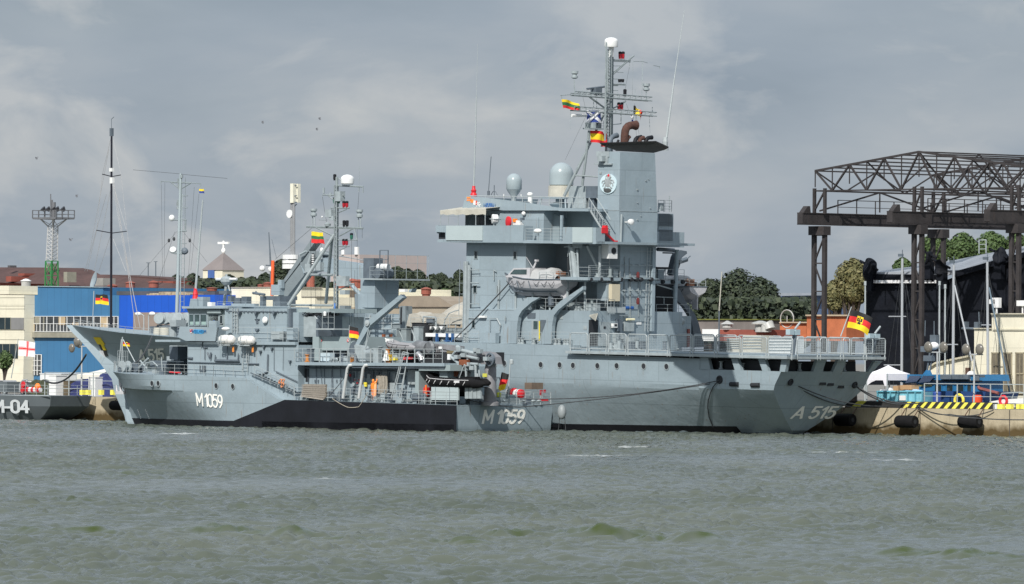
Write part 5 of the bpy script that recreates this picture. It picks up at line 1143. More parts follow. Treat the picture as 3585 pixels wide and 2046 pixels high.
# radar and roof gear
mb = MB(); r0 = p_(3, 225, 1070, 4); mb.rod(p_(3, 205, 1260, 4), r0, .14).rod(p_(3, 240, 1090, 4), p_(3, 265, 1180, 4), .08).lathe(r0-Vector((0, 0, .2)), [(.3, 0), (.55, .3), (.55, .6), (.3, .8)], 12).rod(p_(3, 140, 1040, 4)-Vector((0, 0, .06)), p_(3, 312, 1038, 4)-Vector((0, 0, .06)), .1, n=6).rod(p_(3, 225, 1075, 4), r0+Vector((0, 0, .8)), .12)
RD = SM.part('radar_tripod', mb, GREY2); SM.part('radar_scanner', MB().rod(p_(3, 140, 1038, 4), p_(3, 312, 1038, 4), .13, n=6), WHITE, RD)
mb = MB().pbox(M, 4, 800, 120, 840, 190, 3, .5).pbox(M, 4, 860, 140, 940, 205, 3.4, .5).pbox(M, 4, 955, 125, 1015, 205, 3, .6).pbox(M, 4, 700, 60, 790, 95, 3, .6).pbox(M, 4, 1165, 120, 1200, 240, 3, .4).prod(M, 4, 1085, 85, 1220, 105, 3, .12).prod(M, 4, 1115, 70, 1165, 110, 3, .08).pbox(M, 4, 1215, 120, 1390, 165, 4, 2.2).pbox(M, 4, 1310, 165, 1390, 240, 4, 2)
SM.part('roof_equipment', mb, DGREY)
mb = MB().pbox(M, 4, 840, 205, 1100, 240, 2.6, .6).prod(M, 4, 660, 235, 1500, 245, 1.4, .05).rail(p_(4, 680, 245, 1.5), p_(4, 1490, 252, 1.5), .5, 2); SM.part('roof_trim', mb, GREY)
# wall details
mb = MB(); a = p_(4, 826, 540, .8); mb.ladder(p_(4, 852, 540, .95), p_(4, 852, 250, .95), (-.75, 0, 0), .3, .03).ladder(p_(4, 880, 540, 1.0), p_(4, 880, 260, 1.0), (-.3, 0, 0), .5, .04); SM.part('ladder', mb, RAILM, LH)
mb = MB().ladder(p_(4, 962, 990, .4), p_(4, 985, 680, .4), (-.7, 0, 0), .3, .03).prod(M, 4, 1012, 880, 1020, 640, .4, .04); SM.part('ladder', mb, RAILM, LH)
mb = MB().prod(M, 4, 345, 870, 950, 885, .5, .05).prod(M, 4, 1020, 888, 1150, 890, .5, .07).prod(M, 4, 655, 850, 925, 855, .4, .12).prod(M, 4, 655, 850, 660, 790, .4, .05).prod(M, 4, 915, 855, 920, 770, .4, .05).prod(M, 4, 790, 855, 795, 690, .4, .05).prod(M, 4, 570, 760, 590, 810, .4, .08).prod(M, 4, 610, 760, 600, 830, .4, .08).prod(M, 4, 540, 690, 540, 840, .5, .04)
mb.prod(M, 4, 350, 820, 400, 825, .5, .1).prod(M, 4, 500, 700, 520, 640, .5, .06).prod(M, 4, 520, 705, 570, 705, .5, .05).prod(M, 4, 1255, 780, 1250, 980, .5, .08).prod(M, 4, 1250, 980, 1190, 1005, .5, .07).prod(M, 4, 1325, 700, 1325, 970, .55, .03).prod(M, 4, 1430, 700, 1425, 960, .55, .02)
for x in (485, 515, 530, 545): mb.prod(M, 4, x, 905, x, 975, .5, .05)
mb.prod(M, 4, 480, 970, 550, 965, .5, .04)
for x, y in ((1510, 855), (1215, 690), (1305, 710), (1175, 745)): q = p_(4, x, y, .5); mb.prism([q+Vector((-.16, 0, .05)), q+Vector((.16, 0, .05)), q+Vector((0, 0, -.25))], (0, .15, 0))
SM.part('wall_fittings', mb, DGREY, LH)
mb = MB()
for x, y in ((945, 310), (1135, 310), (1340, 312)): q = p_(4, x, y, 1.0); mb.prism([q+Vector((-.2, 0, .08)), q+Vector((.2, 0, .08)), q+Vector((0, 0, -.25))], (0, .3, 0))
for i in range(16): mb.prod(M, 4, 800+i*43, 290, 815+i*43, 300, .95, .045)
mb.prod(M, 4, 780, 288, 1470, 300, 1.02, .03); q = p_(4, 1135, 390, 1.0); mb.prod(M, 4, 1108, 383, 1158, 383, 1.0, .05).pbox(M, 4, 1118, 390, 1140, 430, 1.0, .1).prism([q+Vector((-.3, 0, -.8)), q+Vector((.3, 0, -.8)), q+Vector((0, 0, -1.1))], (0, .1, 0)); SM.part('upper_fittings', mb, DGREY, LH)
p = p_(4, 1230, 392, 1.0); SM.part('round_lamp', MB().lathe(p, [(.3, 0), (.32, .12), (.25, .22), (.1, .25)], 14, (0, 1, 0)), WHITE, LH, smooth=True)
mb = MB().rail(p_(4, 905, 640, .5)*1, p_(4, 1600, 650, .5)*1, 1.35, 1.9); SM.part('deck_railing', mb, RAILM)
mb = MB().pbox(M, 4, 1290, 520, 1430, 610, .7, .4).pbox(M, 4, 1385, 520, 1430, 612, .55, .1); SM.part('locker', mb, GREY2)
mb = MB().pbox(M, 4, 1470, 480, 1540, 620, .7, .6); SM.part('locker', mb, GREY)
# casing aft of the upper house
SM.part('casing', MB().pbox(M, 4, 1515, 305, 1605, 640, 1.6, 4).pbox(M, 5, 130, 145, 160, 420, 1.8, 3), GREY); SM.part('dark_leg', MB().pbox(M, 4, 1475, 262, 1512, 620, 1.3, .7), DGREY)
SM.part('funnel_casing', MB().pbox(M, 5, 160, 190, 345, 420, 2.2, 6), GREY2); SM.part('funnel_top', MB().pbox(M, 5, 65, 100, 495, 148, 2.4, 6), mat('wheelhouse_shade', (.2, .2, .2)))
mb = MB(); r_ = random.Random(2)
for i in range(40): x = r_.uniform(165, 480); y = r_.uniform(150, 185); mb.prod(M, 5, x, y, x+r_.uniform(20, 60), y+r_.uniform(-10, 12), r_.uniform(2.0, 2.6), .05)
SM.part('cable_bundle', mb, VOID)
mb = MB().rail(p_(5, 415, 330, 1.6), p_(5, 550, 332, 1.6), 1.6, .8).pbox(M, 5, 340, 325, 550, 340, 1.5, 2).prod(M, 5, 330, 185, 360, 220, 1.6, .05); SM.part('gantry_platform', mb, RAILM)
SM.part('white_lamp', MB().lathe(p_(5, 445, 182, 1.6), [(.13, 0), (.15, .3), (.1, .38)], 10), WHITE)
mb = MB().pbox(M, 5, 345, 180, 370, 420, 2.2, 3); SM.part('casing_edge', mb, DGREY)
mb = MB().pbox(M, 5, 305, 418, 860, 575, 2.6, 5).pbox(M, 5, 305, 420, 375, 690, 2.2, .8); AS = SM.part('after_superstructure', mb, mat('wheelhouse_shade', (.2, .2, .2)))
for x in (401, 709): q = p_(5, x, 460, 2.55); SM.part('prohibition_sign', MB().mat(0).lathe(q, [(.14, 0), (.14, .03)], 14, (0, 1, 0)).mat(1).torus(q+Vector((0, .03, 0)), .13, .025, (0, 1, 0)).rod(q+Vector((-.1, .04, .1)), q+Vector((.1, .04, -.1)), .02), [WHITE, RED], AS)
# lattice mast
b0 = p_(3, 1160, 1456, 5.5); top = p_(3, 1162, 240, 5.5); b0.z = p_(5, 500, 560, 3).z
mb = MB()
for dx, dy, r in ((.15, .15, .07), (-.15, .15, .07), (0, -.18, .065)): mb.rod(b0+Vector((dx, dy, 0)), top+Vector((dx, dy, 0)), r, r*.8, 8)
mb.rod(top, p_(3, 1163, 170, 5.5), .13, n=8); n = 38
for i in range(n):
    p = b0.lerp(top, i/n); q = b0.lerp(top, (i+1)/n); kk = lambda c, j: c+Vector(((.15, -.15, 0)[j], (.15, .15, -.18)[j], 0))
    for j in range(3): mb.rod(kk(p, j), kk(q, (j+1) % 3), .03, n=4); mb.rod(kk(p, j), kk(p, (j+1) % 3), .028, n=4)
for x0, y0, x1, y1, r, i2 in ((1140, 660, 750, 1260, .16, 2.0), (1120, 700, 1070, 1240, .15, 9), (925, 1000, 1125, 1003, .12, 5), (752, 1258, 1125, 1262, .1, 5), (760, 1262, 745, 1400, .15, 2)):
    mb.rod(p_(3, x0, y0, 5.4), p_(3, x1, y1, i2), r, n=8)
MM = SM.part('lattice_mast', mb, MASTM)
P5 = lambda x, y: p_(3, x, y, 5.5)
mb = MB()
for x0, y0, x1, y1, r in ((905, 591, 1385, 604, .07), (905, 599, 1385, 612, .05), (985, 600, 1125, 668, .07), (1185, 672, 1310, 604, .07), (1310, 605, 1335, 705, .06), (1075, 703, 1335, 707, .05), (1045, 322, 1222, 328, .07), (1090, 328, 1145, 375, .06), (1170, 244, 1385, 254, .08), (1385, 254, 1385, 305, .05), (1350, 250, 1350, 295, .05), (1175, 180, 1225, 225, .05), (1112, 433, 1268, 435, .08), (1180, 472, 1245, 445, .06), (1112, 433, 1130, 500, .05), (1180, 758, 1268, 760, .07), (1185, 795, 1250, 762, .05), (1160, 1075, 1310, 1080, .07), (1165, 1135, 1290, 1085, .06), (1010, 535, 1080, 537, .03), (1180, 565, 1285, 600, .03)):
    mb.rod(P5(x0, y0), P5(x1, y1), r, n=5)
SM.part('yards', mb, MASTM, MM)
p = P5(1252, 235); h = P5(1252, 150).z-p.z; SM.part('satellite_dome', MB().lathe(p, [(.5, 0), (.6, .1), (.62, h*.55)]+[(.62*math.cos(R(a)), h*.55+h*.45*math.sin(R(a))) for a in range(12, 90, 12)]+[(.01, h)], 24), WHITE, MM, smooth=True)
for x, y, m in ((1222, 428, 1), (1248, 428, 1), (1224, 592, 0), (1250, 592, 0), (1221, 750, 1), (1246, 750, 1), (1145, 200, 0), (1287, 700, 2), (1178, 395, 2), (1143, 395, 2)):
    p = P5(x, y); SM.part('mast_lamp', MB().lathe(p, [(.12, 0), (.12, .1), (.145, .12), (.145, .42), (.1, .5)], 10), [BLACK, mat('lamp_red_glass', (.3, .01, .02), .3), mat('lamp_green_glass', (.02, .12, .08), .3)][m], MM)
    SM.part('lamp_cap', MB().lathe(p+Vector((0, 0, .38)), [(.15, 0), (.15, .15), (.08, .2)], 10), BLACK, MM)
mb = MB()
for x, yt, yb, yy in ((965, 440, 508, 592), (1355, 448, 520, 600)):
    p = P5(x, yb); h = P5(x, yt).z-p.z; mb.lathe(p, [(.12, 0), (.3, .1), (.3, h*.4), (.17, h*.5), (.2, h*.6), (.32, h*.75), (.32, h)], 12).rod(p+Vector((.15, 0, 0)), P5(x, yy)+Vector((.15, 0, 0)), .05, n=5).rod(p-Vector((.15, 0, 0)), P5(x, yy)-Vector((.15, 0, 0)), .05, n=5)
mb.cbox(P5(1108, 480), (.8, .6, .7)).cbox(P5(1130, 520), (.6, .5, .4)).cbox(P5(1190, 335), (.7, .6, .9)).lathe(P5(1085, 588), [(.25, 0), (.3, .2), (.1, .35)], 10)
mb.rod(P5(1052, 320), P5(1052, 262), .04).rod(P5(1045, 322), P5(1037, 345), .03).cbox(P5(1052, 285), (.15, .15, .5)).rod(P5(1350, 230), P5(1355, 80), .02, n=4).cbox(P5(1575, 0)*0+P5(1110, 318), (.15, .15, .3)).ell(P5(1352, 485), (.18, .18, .35), 8, 6)
SM.part('antennas', mb, GREY2, MM)
mb = MB().cbox(P5(1215, 1055), (1.2, .5, .9)).cbox(P5(1230, 1150), (.7, .6, .4)).cbox(P5(1260, 1075), (.3, .3, .4)); SM.part('mast_platform_gear', mb, GREY2, MM)
SM.part('white_ball', MB().ell(P5(1038, 797)+Vector((0, 0, .05)), (.2, .2, .3), 10, 8).ell(P5(1038, 510), (.08, .08, .1), 8, 6), WHITE, MM, smooth=True)
mb = MB()
for x0, y0, x1, y1 in ((1040, 340, 1080, 590), (1350, 300, 1340, 450), (1378, 612, 1378, 690), (1335, 612, 1335, 1400), (1288, 710, 1285, 1420), (940, 700, 945, 1440), (983, 640, 980, 1440), (1030, 700, 1025, 1440), (955, 600, 640, 870), (1275, 1090, 1270, 1440), (1315, 960, 1310, 1440)): mb.rod(P5(x0, y0), P5(x1, y1), .018, n=3)
SM.part('halyards', mb, ROPE, MM); SM.part('blue_banner', MB().cbox(p_(3, 1145, 1290, 5.0), (.15, .06, 1.0)), mat('banner_blue', (.08, .2, .5), .6), MM)
# upper deck aft
zu = p_(5, 900, 735, 0).z; su0 = p_(5, 1780, 740, 0).x; su1 = p_(5, 100, 735, 0).x
mb = MB().box((su0, -.15, zu-.1), (su1, -4.2, zu+.18)).box((su0+9, -4.2, zu-.1), (su1, -11.9, zu+.18)); UD = SM.part('upper_deck', mb, GREY)
SM.part('deck_edge_shadow_beam', MB().box((su0+.1, -.3, zu-.3), (p_(5, 680, 740, 0).x, -.6, zu-.1)), DGREY, UD)
mb = MB()
for x0, x1 in ((100, 380), (385, 700), (700, 960), (965, 1460), (1465, 1775)): a = p_(5, x0, 700, .2); b = p_(5, x1, 705, .2); a.z = b.z = zu+.18; mb.rail(a, b, 1.25, 1.0, .028)
SM.part('upper_deck_railing', mb, RAILM)
mb = MB(); a = p_(5, 1090, 700, 1.2); b = p_(5, 1380, 700, 1.2); a.z = b.z = zu+.18; mb.rail(a, b, 1.2, .35, .025, 5); SM.part('cage', mb, RAILM)
# lower after deckhouse
sI0 = p_(5, 1480, 900, 1.3).x; sI1 = p_(5, 150, 900, 1.3).x
mb = MB().box((p_(5, 690, 900, 1.4).x, -1.4, 2.2), (s_ar+.1, -11, zu-.1)).box((p_(5, 1480, 900, 1.8).x, -1.9, 2.2), (p_(5, 690, 900, 1.4).x, -11, zu-.1)); AD = SM.part('after_deckhouse', mb, GREY)
mb = MB().pbox(M, 5, 150, 750, 225, 880, 1.36, .1).pbox(M, 5, 225, 750, 265, 930, 1.37, .1); SM.part('dark_recess', mb, VOID, AD)
for x0, y0, x1, y1, m, nm, i in ((130, 750, 150, 1080, VOID, 'corner_shade_gap', 1.36), (905, 800, 1010, 890, DGREY, 'ventilation_grille', 1.85), (1385, 780, 1465, 960, GREY2, 'cabinet', 1.6), (1135, 940, 1230, 1045, GREY2, 'junction_box', 1.7), (725, 990, 800, 1070, DGREY, 'hatch', 1.85), (755, 890, 830, 980, GREY2, 'control_panel', 1.8), (1290, 1000, 1330, 1110, DGREY, 'bollard_box', 1.2)):
    SM.part(nm, MB().pbox(M, 5, x0, y0, x1, y1, i, .15), m, AD)
mb = MB()
for x0, y0, x1, y1, m in ((885, 935, 915, 960, 0), (890, 962, 915, 985, 0), (770, 905, 785, 915, 1), (800, 935, 815, 950, 1), (822, 900, 835, 915, 1), (720, 840, 735, 870, 1), (155, 925, 178, 970, 0)): mb.mat(m).pbox(M, 5, x0, y0, x1, y1, 1.65 if x0 > 200 else 1.2, .1)
SM.part('small_signs', mb, [YEL, mat('dull_red', (.4, .03, .04), .5)], AD)
mb = MB()
for x in (332, 368, 530, 578, 620): mb.prod(M, 5, x, 905, x, 935, 1.3, .06)
mb.prod(M, 5, 520, 800, 520, 1090, 1.38, .02).prod(M, 5, 395, 740, 410, 950, 1.3, .03); SM.part('wall_studs', mb, DGREY, AD)
# pipes curving down at the ship side
for x in (0, 178):
    pts = [(650+x, 1118), (664+x, 1020), (688+x, 860), (700+x, 780), (718+x, 745), (752+x, 733)]
    q = [p_(5, a, b, .05) for a, b in pts]
    q[-1].y = -.5
    SM.part('davit_pipe', MB().tube(q, .14, 10), mat('pale_paint', (.46, .48, .48), .5, .05), smooth=True)
mb = MB()
for a_, b_ in (((1195, 1120), (1330, 590)), ((1285, 1120), (1395, 605)), ((1215, 1120), (1345, 600)), ((1305, 1120), (1380, 640))): mb.rod(p_(5, *a_, .1), p_(5, *b_, .3), .045, n=5)
for y in (620, 735, 840, 950, 1040): mb.prod(M, 5, 1325-(y-620)*.2, y, 1385-(y-620)*.2, y, .15, .035)
mb.prod(M, 5, 1330, 590, 1395, 605, .2, .04); SM.part('inclined_ladder', mb, RAILM)
mb = MB(); r_ = random.Random(8)
for i in range(16): 
    x = 1045+r_.uniform(0, 95); y0 = 850+r_.uniform(0, 30); mb.tube([p_(5, x-20, y0+60, 1.2), p_(5, x-10, y0, 1.1), p_(5, x+10, y0, 1.1), p_(5, x+14, y0+100, 1.15), p_(5, x+6+r_.uniform(-8, 8), 1050+r_.uniform(-30, 20), 1.2)], .07, 5)
SM.part('hanging_ropes', mb, mat('coir_rope', (.32, .29, .24), .9, .2, 3))
# main deck railing aft
mb = MB(); a = p_(5, 100, 1095, .1); b = p_(5, 1640, 1135, .1); a.z, b.z = 2.42, 2.2; mb.rail(a, b, 1.15, 1.45, .026, 4); SM.part('main_deck_railing', mb, RAILM)
mb = MB(); a = p_(5, 175, 1100, -.05); mb.prism([p_(5, x, y, -.05) for x, y in ((178, 1092), (210, 955), (458, 960), (450, 1105), (425, 1132))], (0, -.15, 0)); SM.part('scramble_net', mb, mat('net_brown', (.26, .23, .19), .95, .45, 6, bump=.1, fine=.5))
mb = MB(); mb.prod(M, 5, 175, 1095, 425, 1133, -.1, .05)
for i in range(22): x = 190+i*12; mb.prod(M, 5, x, 958, x-8, 1100+i*1.2, -.1, .03, n=4)
for i in range(6): mb.prod(M, 5, 205-i*5, 975+i*22, 455-i*3, 978+i*24, -.1, .028, n=4)
SM.part('net_ropes', mb, mat('net_rope', (.34, .31, .27), .9))
# stairs from forecastle
mb = MB(); a = p_(4, 1030, 1010, .25); b = p_(4, 1560, 1245, .25); mb.rail(p_(4, 1100, 1035, .15), p_(4, 1550, 1248, .15), 1.05, 1.2, rows=3); SM.part('ramp_railing', mb, RAILM)
mb = MB()
for dy in (-.3, -1.2): mb.rod(p_(4, 1060, 990, -dy), p_(4, 1580, 1225, -dy), .07, n=4)
for i in range(14): q = p_(4, 1140, 1005, .3).lerp(p_(4, 1570, 1215, .3), i/13); mb.box((q.x-.15, -.3, q.z), (q.x+.15, -1.2, q.z+.05))
SM.part('stairway', mb, DGREY); SM.part('hand_rail', MB().prod(M, 4, 1340, 970, 1590, 1090, .45, .04), DGREY, LH)
mb = MB(); 
for x, y in ((1395, 1085), (1425, 1085), (1420, 1130)): mb.torus(p_(4, x, y, .1), .17, .06, (0, 1, 0), sc_=(.7, 1.3))
SM.part('hanging_life_jackets', mb, mat('faded_orange', (.55, .22, .1), .8))
# stern corner bits
clutter(SM, 'deck_fitting', 15.5, 22.5, -1.0, -.6, 2.4, 3, .6, [GREY2], 9)
mb = MB(); 
for x in (490, 615, 1460, 1530): p = p_(5, x, 1090 if x < 900 else 1115, .4); mb.prism([p+Vector((-.5, 0, -.1)), p+Vector((.5, 0, -.1)), p+Vector((.2, 0, .45)), p+Vector((-.2, 0, .45))], (0, -.4, 0))
SM.part('fairleads', mb, DGREY)
# upper deck: boat crane (davit jib), inflatable, engines
zq = zu+.18
base_c = p_(5, 845, 640, 1.3)
mb = MB().prism([p_(5, x, y, 1.2) for x, y in ((775, 515), (790, 600), (830, 700), (905, 700), (905, 600), (840, 540), (800, 505))], (0, -1.2, 0)); DC = SM.part('deck_crane_base', mb, GREY2)
mb = MB().prism([p_(5, x, y, 1.5) for x, y in ((782, 520), (818, 530), (960, 290), (1330, -25), (1300, -60), (915, 245))], (0, -.5, 0))
mb.prism([p_(6, 0, 0, 1.5)*0+p_(3, x, y, 1.5) for x, y in ((1775, 1130), (1805, 1118), (1790, 1150), (1772, 1150))], (0, -.6, 0)); SM.part('deck_crane_boom', mb, GREY, DC)
p = p_(5, 928, 265, 1.45); SM.part('pivot', MB().lathe(p, [(.28, 0), (.28, .1), (.1, .12), (.1, .16)], 16, (0, 1, 0)), RAILM, DC)
mb = MB().prod(M, 5, 940, 330, 895, 590, 1.6, .07).prod(M, 5, 960, 345, 900, 575, 1.6, .05); SM.part('crane_cylinder', mb, GREY2, DC)
SM.part('white_lamp', MB().cbox(p_(3, 1730, 1135, 1.4), (.7, .4, .25)), WHITE, DC)
mb = MB(); p = p_(5, 1540, 540, 2.4); mb.lathe(p, [(.55, -.8), (.6, -.5), (.6, .5), (.4, .9)], 14, (1, 0, .1)).lathe(p_(5, 1640, 540, 2.2), [(.5, -.2), (.6, 0), (.5, .2)], 14, (.2, 1, 0)); SM.part('engine_covers', mb, mat('engine_grey', (.16, .17, .18), .4, .3, 2), smooth=True)
mb = MB(); mb.box((su0+.3, -2.5, zq), (p_(5, 980, 600, 3).x, -8, zq+1.0)); SM.part('machinery_block', mb, VOID)
p = p_(5, 1530, 650, 1.2); SM.part('metal_duct', MB().tube([p_(5, 1495, 610, 1.2), p_(5, 1525, 640, 1.2), p_(5, 1545, 690, 1.2)], .28, 12).torus(p_(5, 1548, 680, 1.1), .32, .06, (.4, 1, 0)), mat('bare_metal', (.5, .5, .5), .3, .2, 3, metal=.8), smooth=True)
mb = MB().pbox(M, 5, 395, 600, 500, 700, 1.0, .6); SM.part('light_cabinet', mb, mat('pale_blue_grey', (.45, .54, .58), .5))
clutter(SM, 'deck_fitting', p_(5, 1350, 600, 2).x, p_(5, 250, 600, 2).x, -3.0, -1.0, zq, 16, 1.3, [DGREY, GREY2, DGREY, mat('deck_orange', (.5, .2, .05), .7)], 12)
clutter(SM, 'deck_machinery', p_(5, 1400, 600, 2).x, p_(5, 380, 600, 2).x, -4.6, -2.6, zq, 22, 2.0, [DGREY, GREY2, GREY2, DGREY, MASTM], 31)
clutter(SM, 'deck_fitting', p_(5, 1620, 900, 1).x, p_(5, 230, 900, 1).x, -1.25, -.55, 2.35, 22, .8, [GREY2, DGREY, MASTM], 33)
for i in range(9):
    x = 640+i*95; SM.part('wall_locker', MB().pbox(M, 5, x, 790+(i*37) % 60, x+34, 880+(i*53) % 70, 1.75, .2), [GREY2, DGREY, MASTM][i % 3], AD)
mb = MB()
for i in range(14): x = 160+i*92; mb.prod(M, 5, x, 752, x+8, 1085, 1.3 if x < 690 else 1.8, .035, n=4)
mb.prod(M, 5, 150, 770, 1470, 790, 1.3, .06).prod(M, 5, 690, 800, 1470, 812, 1.75, .05); SM.part('pipe_runs', mb, DGREY, AD)
SM.part('yellow_bottle', MB().prism([p_(5, x, y, .9) for x, y in ((1115, 690), (1180, 690), (1180, 620), (1150, 630))], (0, -.4, 0)), mat('dull_yellow', (.6, .4, .05), .7)); SM.part('traffic_cone', MB().lathe(p_(5, 1140, 690, .8), [(.35, 0), (.1, .9)], 12), WHITE)
mb = MB().mat(0).pbox(M, 5, 1205, 655, 1245, 685, .9, .3).mat(1).pbox(M, 5, 1325, 650, 1360, 680, .9, .3).mat(1).pbox(M, 5, 1385, 650, 1415, 675, .9, .3); SM.part('caged_items', mb, [YEL, RED])
# hangar opening aft, white doors
mb = MB().pbox(M, 6, 205, 705, 545, 770, .4, 3.6).pbox(M, 6, 165, 770, 205, 1080, .6, 4).pbox(M, 6, 430, 770, 515, 950, .9, 5); SM.part('after_shelter', mb, mat('wheelhouse_shade', (.2, .2, .2)))
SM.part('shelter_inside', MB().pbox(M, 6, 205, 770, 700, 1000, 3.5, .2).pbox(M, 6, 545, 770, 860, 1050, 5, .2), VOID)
mb = MB().pbox(M, 6, 340, 948, 632, 1088, .15, .15); SD = SM.part('side_panel', mb, mat('panel_paint', (.4, .47, .48)))
mb = MB()
for x in (385, 540): mb.prod(M, 6, x, 950, x, 1088, .14, .02)
SM.part('panel_seams', mb, DGREY, SD)
mb = MB()
for i in range(4):
    x = 705+i*44; mb.pbox(M, 6, x, 955, x+38, 1072, .5, .2)
SM.part('deck_doors', mb, GREY2)
mb = MB().mat(0).pbox(M, 6, 203, 950, 275, 1050, 1.2, .8).mat(1).prod(M, 6, 283, 925, 283, 1085, .9, .09).mat(1).prod(M, 6, 250, 990, 290, 990, .9, .05); SM.part('red_cabinet', mb, [RED, mat('vivid_orange', (.9, .16, .02), .6)])
# hydraulic crane with articulated arm
CM = mat('crane_beige_grey', (.21, .21, .22), .5, .2, 1.5)
p6 = lambda x, y, i=2.2: p_(6, x, y, i)
base = p6(930, 900, 3); mb = MB().lathe(Vector((base.x, -3.6, 2.1)), [(.8, 0), (.8, .3), (.55, .4), (.52, 3.3), (.48, 3.4), (.45, p6(920, 640).z-2.1)], 16); HC_ = SM.part('crane_post', mb, CM, smooth=True)
mb = MB().prism([p6(x, y, 2.7) for x, y in ((830, 560), (900, 570), (960, 620), (975, 700), (880, 700), (835, 640))], (0, -1.6, 0)); SM.part('crane_head', mb, CM, HC_)
p = p6(975, 650, 2.3); SM.part('hose_reel', MB().torus(p, .55, .09, (.2, 1, 0)).lathe(p, [(.25, -.4), (.25, .4)], 12, (1, .3, 0)).torus(p+Vector((0, -.25, 0)), .45, .08, (.2, 1, 0)), DGREY, HC_)
mb = MB().prism([p6(x, y, 2.5) for x, y in ((385, 475), (640, 505), (640, 555), (400, 530))], (0, -.7, 0)).prism([p6(x, y, 2.5) for x, y in ((400, 535), (660, 580), (860, 620), (860, 665), (650, 620), (400, 575))], (0, -.7, 0)).prism([p6(x, y, 2.5) for x, y in ((375, 475), (425, 480), (440, 590), (700, 790), (690, 835), (640, 815), (385, 620))], (0, -.8, 0)); CA = SM.part('crane_arm', mb, CM, HC_)
mb = MB()
for a_, b_, r in (((640, 540), (840, 590), .16), ((660, 600), (850, 640), .14), ((620, 510), (680, 560), .2), ((700, 690), (850, 700), .12), ((545, 610), (700, 740), .14), ((690, 690), (640, 830), .12), ((735, 640), (720, 830), .1), ((600, 560), (540, 640), .1), ((820, 700), (825, 880), .12), ((860, 760), (865, 850), .1)): mb.rod(p6(*a_, 2.1), p6(*b_, 2.1), r, n=8)
for a_ in ((830, 545), (865, 560), (650, 535), (700, 600), (620, 620), (740, 700), (940, 640), (650, 700), (790, 740)): mb.cbox(p6(*a_, 2.0), (.5, .4, .35))
SM.part('crane_rams', mb, GREY2, CA)
SM.part('crane_block', MB().cbox(p6(700, 680, 2.0), (1.0, .4, .5)).cbox(p6(600, 790, 2), (.7, .6, .7)), mat('rust_brown', (.2, .1, .05)), CA)
mb = MB().cbox(p6(535, 620, 2.0), (.3, .2, .5)).cbox(p6(440, 520, 2.4), (.4, .1, .2)); SM.part('work_lamp', mb, WHITE, CA)
SM.part('plate', MB().pbox(M, 6, 508, 552, 588, 582, 2.4, .05), mat('brass_plate', (.16, .13, .07), .6), CA)
SM.part('yellow_sign', MB().pbox(M, 6, 896, 800, 940, 838, 3.0, .08), mat('faded_yellow', (.6, .6, .1), .6), HC_)
mb = MB().prod(M, 6, 700, 700, 640, 860, 1.5, .04).prod(M, 6, 705, 700, 715, 850, 1.5, .04).prod(M, 6, 840, 800, 838, 870, 1.5, .1); SM.part('slings', mb, RAILM, HC_)
# stern deck
mb = MB(); a = p6(640, 1095, .1); zz = 2.16
mb.rail((0.1, -4.4, zz), (.1, -11.9, zz), 1.15, 1.0, .03, 4).rail((4.2, -.15, zz), (0.1, -.15, zz), 1.15, 1.2, .03, 4).rail((.1, -11.95, zz), (8, -11.95, zz), 1.15, 1.4, .03, 4); SM.part('stern_railing', mb, RAILM)
clutter(SM, 'stern_gear', .8, 4.5, -10.5, -2, 2.16, 9, .95, [DGREY, GREY2, GREY2], 21)
q_ = lambda x, y, s=1.0: M.Q(6, x, y, s)
SM.part('grey_winch', MB().lathe(q_(1015, 1020, 1.5), [(.55, -.6), (.55, .35), (.4, .45)], 14), GREY2)
SM.part('brown_box', MB().qbox(M, 6, 1430, 900, 1553, 972, 1.2, .9), mat('box_brown', (.16, .12, .09), .8, .2))
SM.part('stern_light_post', MB().rod(q_(1175, 1040), q_(1196, 690), .05, n=6).lathe(q_(1210, 700), [(.14, 0), (.18, .05), (.18, .35), (.1, .45)], 10), RAILM)
mb = MB()
for x in (985, 1120, 1325, 1440, 1500): p = q_(x, 1098, 0); mb.ell((-.12, p.y, p.z), (.14, .28, .12), 10, 6)
SM.part('stern_rollers', mb, GREY2)
SM.part('red_marking', MB().qbox(M, 6, 1505, 1082, 1610, 1098, -.03, .03), RED)
mb = MB().tube([q_(1020, 930, 2), q_(1035, 850, 2), q_(1080, 845, 2), q_(1095, 900, 2)], .06, 6).rod(q_(1020, 940, 2), q_(1050, 860, 2), .06); SM.part('ventilator', mb, DGREY)
mb = MB().qbox(M, 6, 1190, 1030, 1250, 1078, .5, .5); SM.part('bollard_box', mb, GREY)
SM.part('red_hanging_gear', MB().qbox(M, 6, 1528, 980, 1550, 1040, .2, .15).qbox(M, 6, 1570, 975, 1585, 1010, .2, .15), mat('dull_red', (.4, .03, .04)))
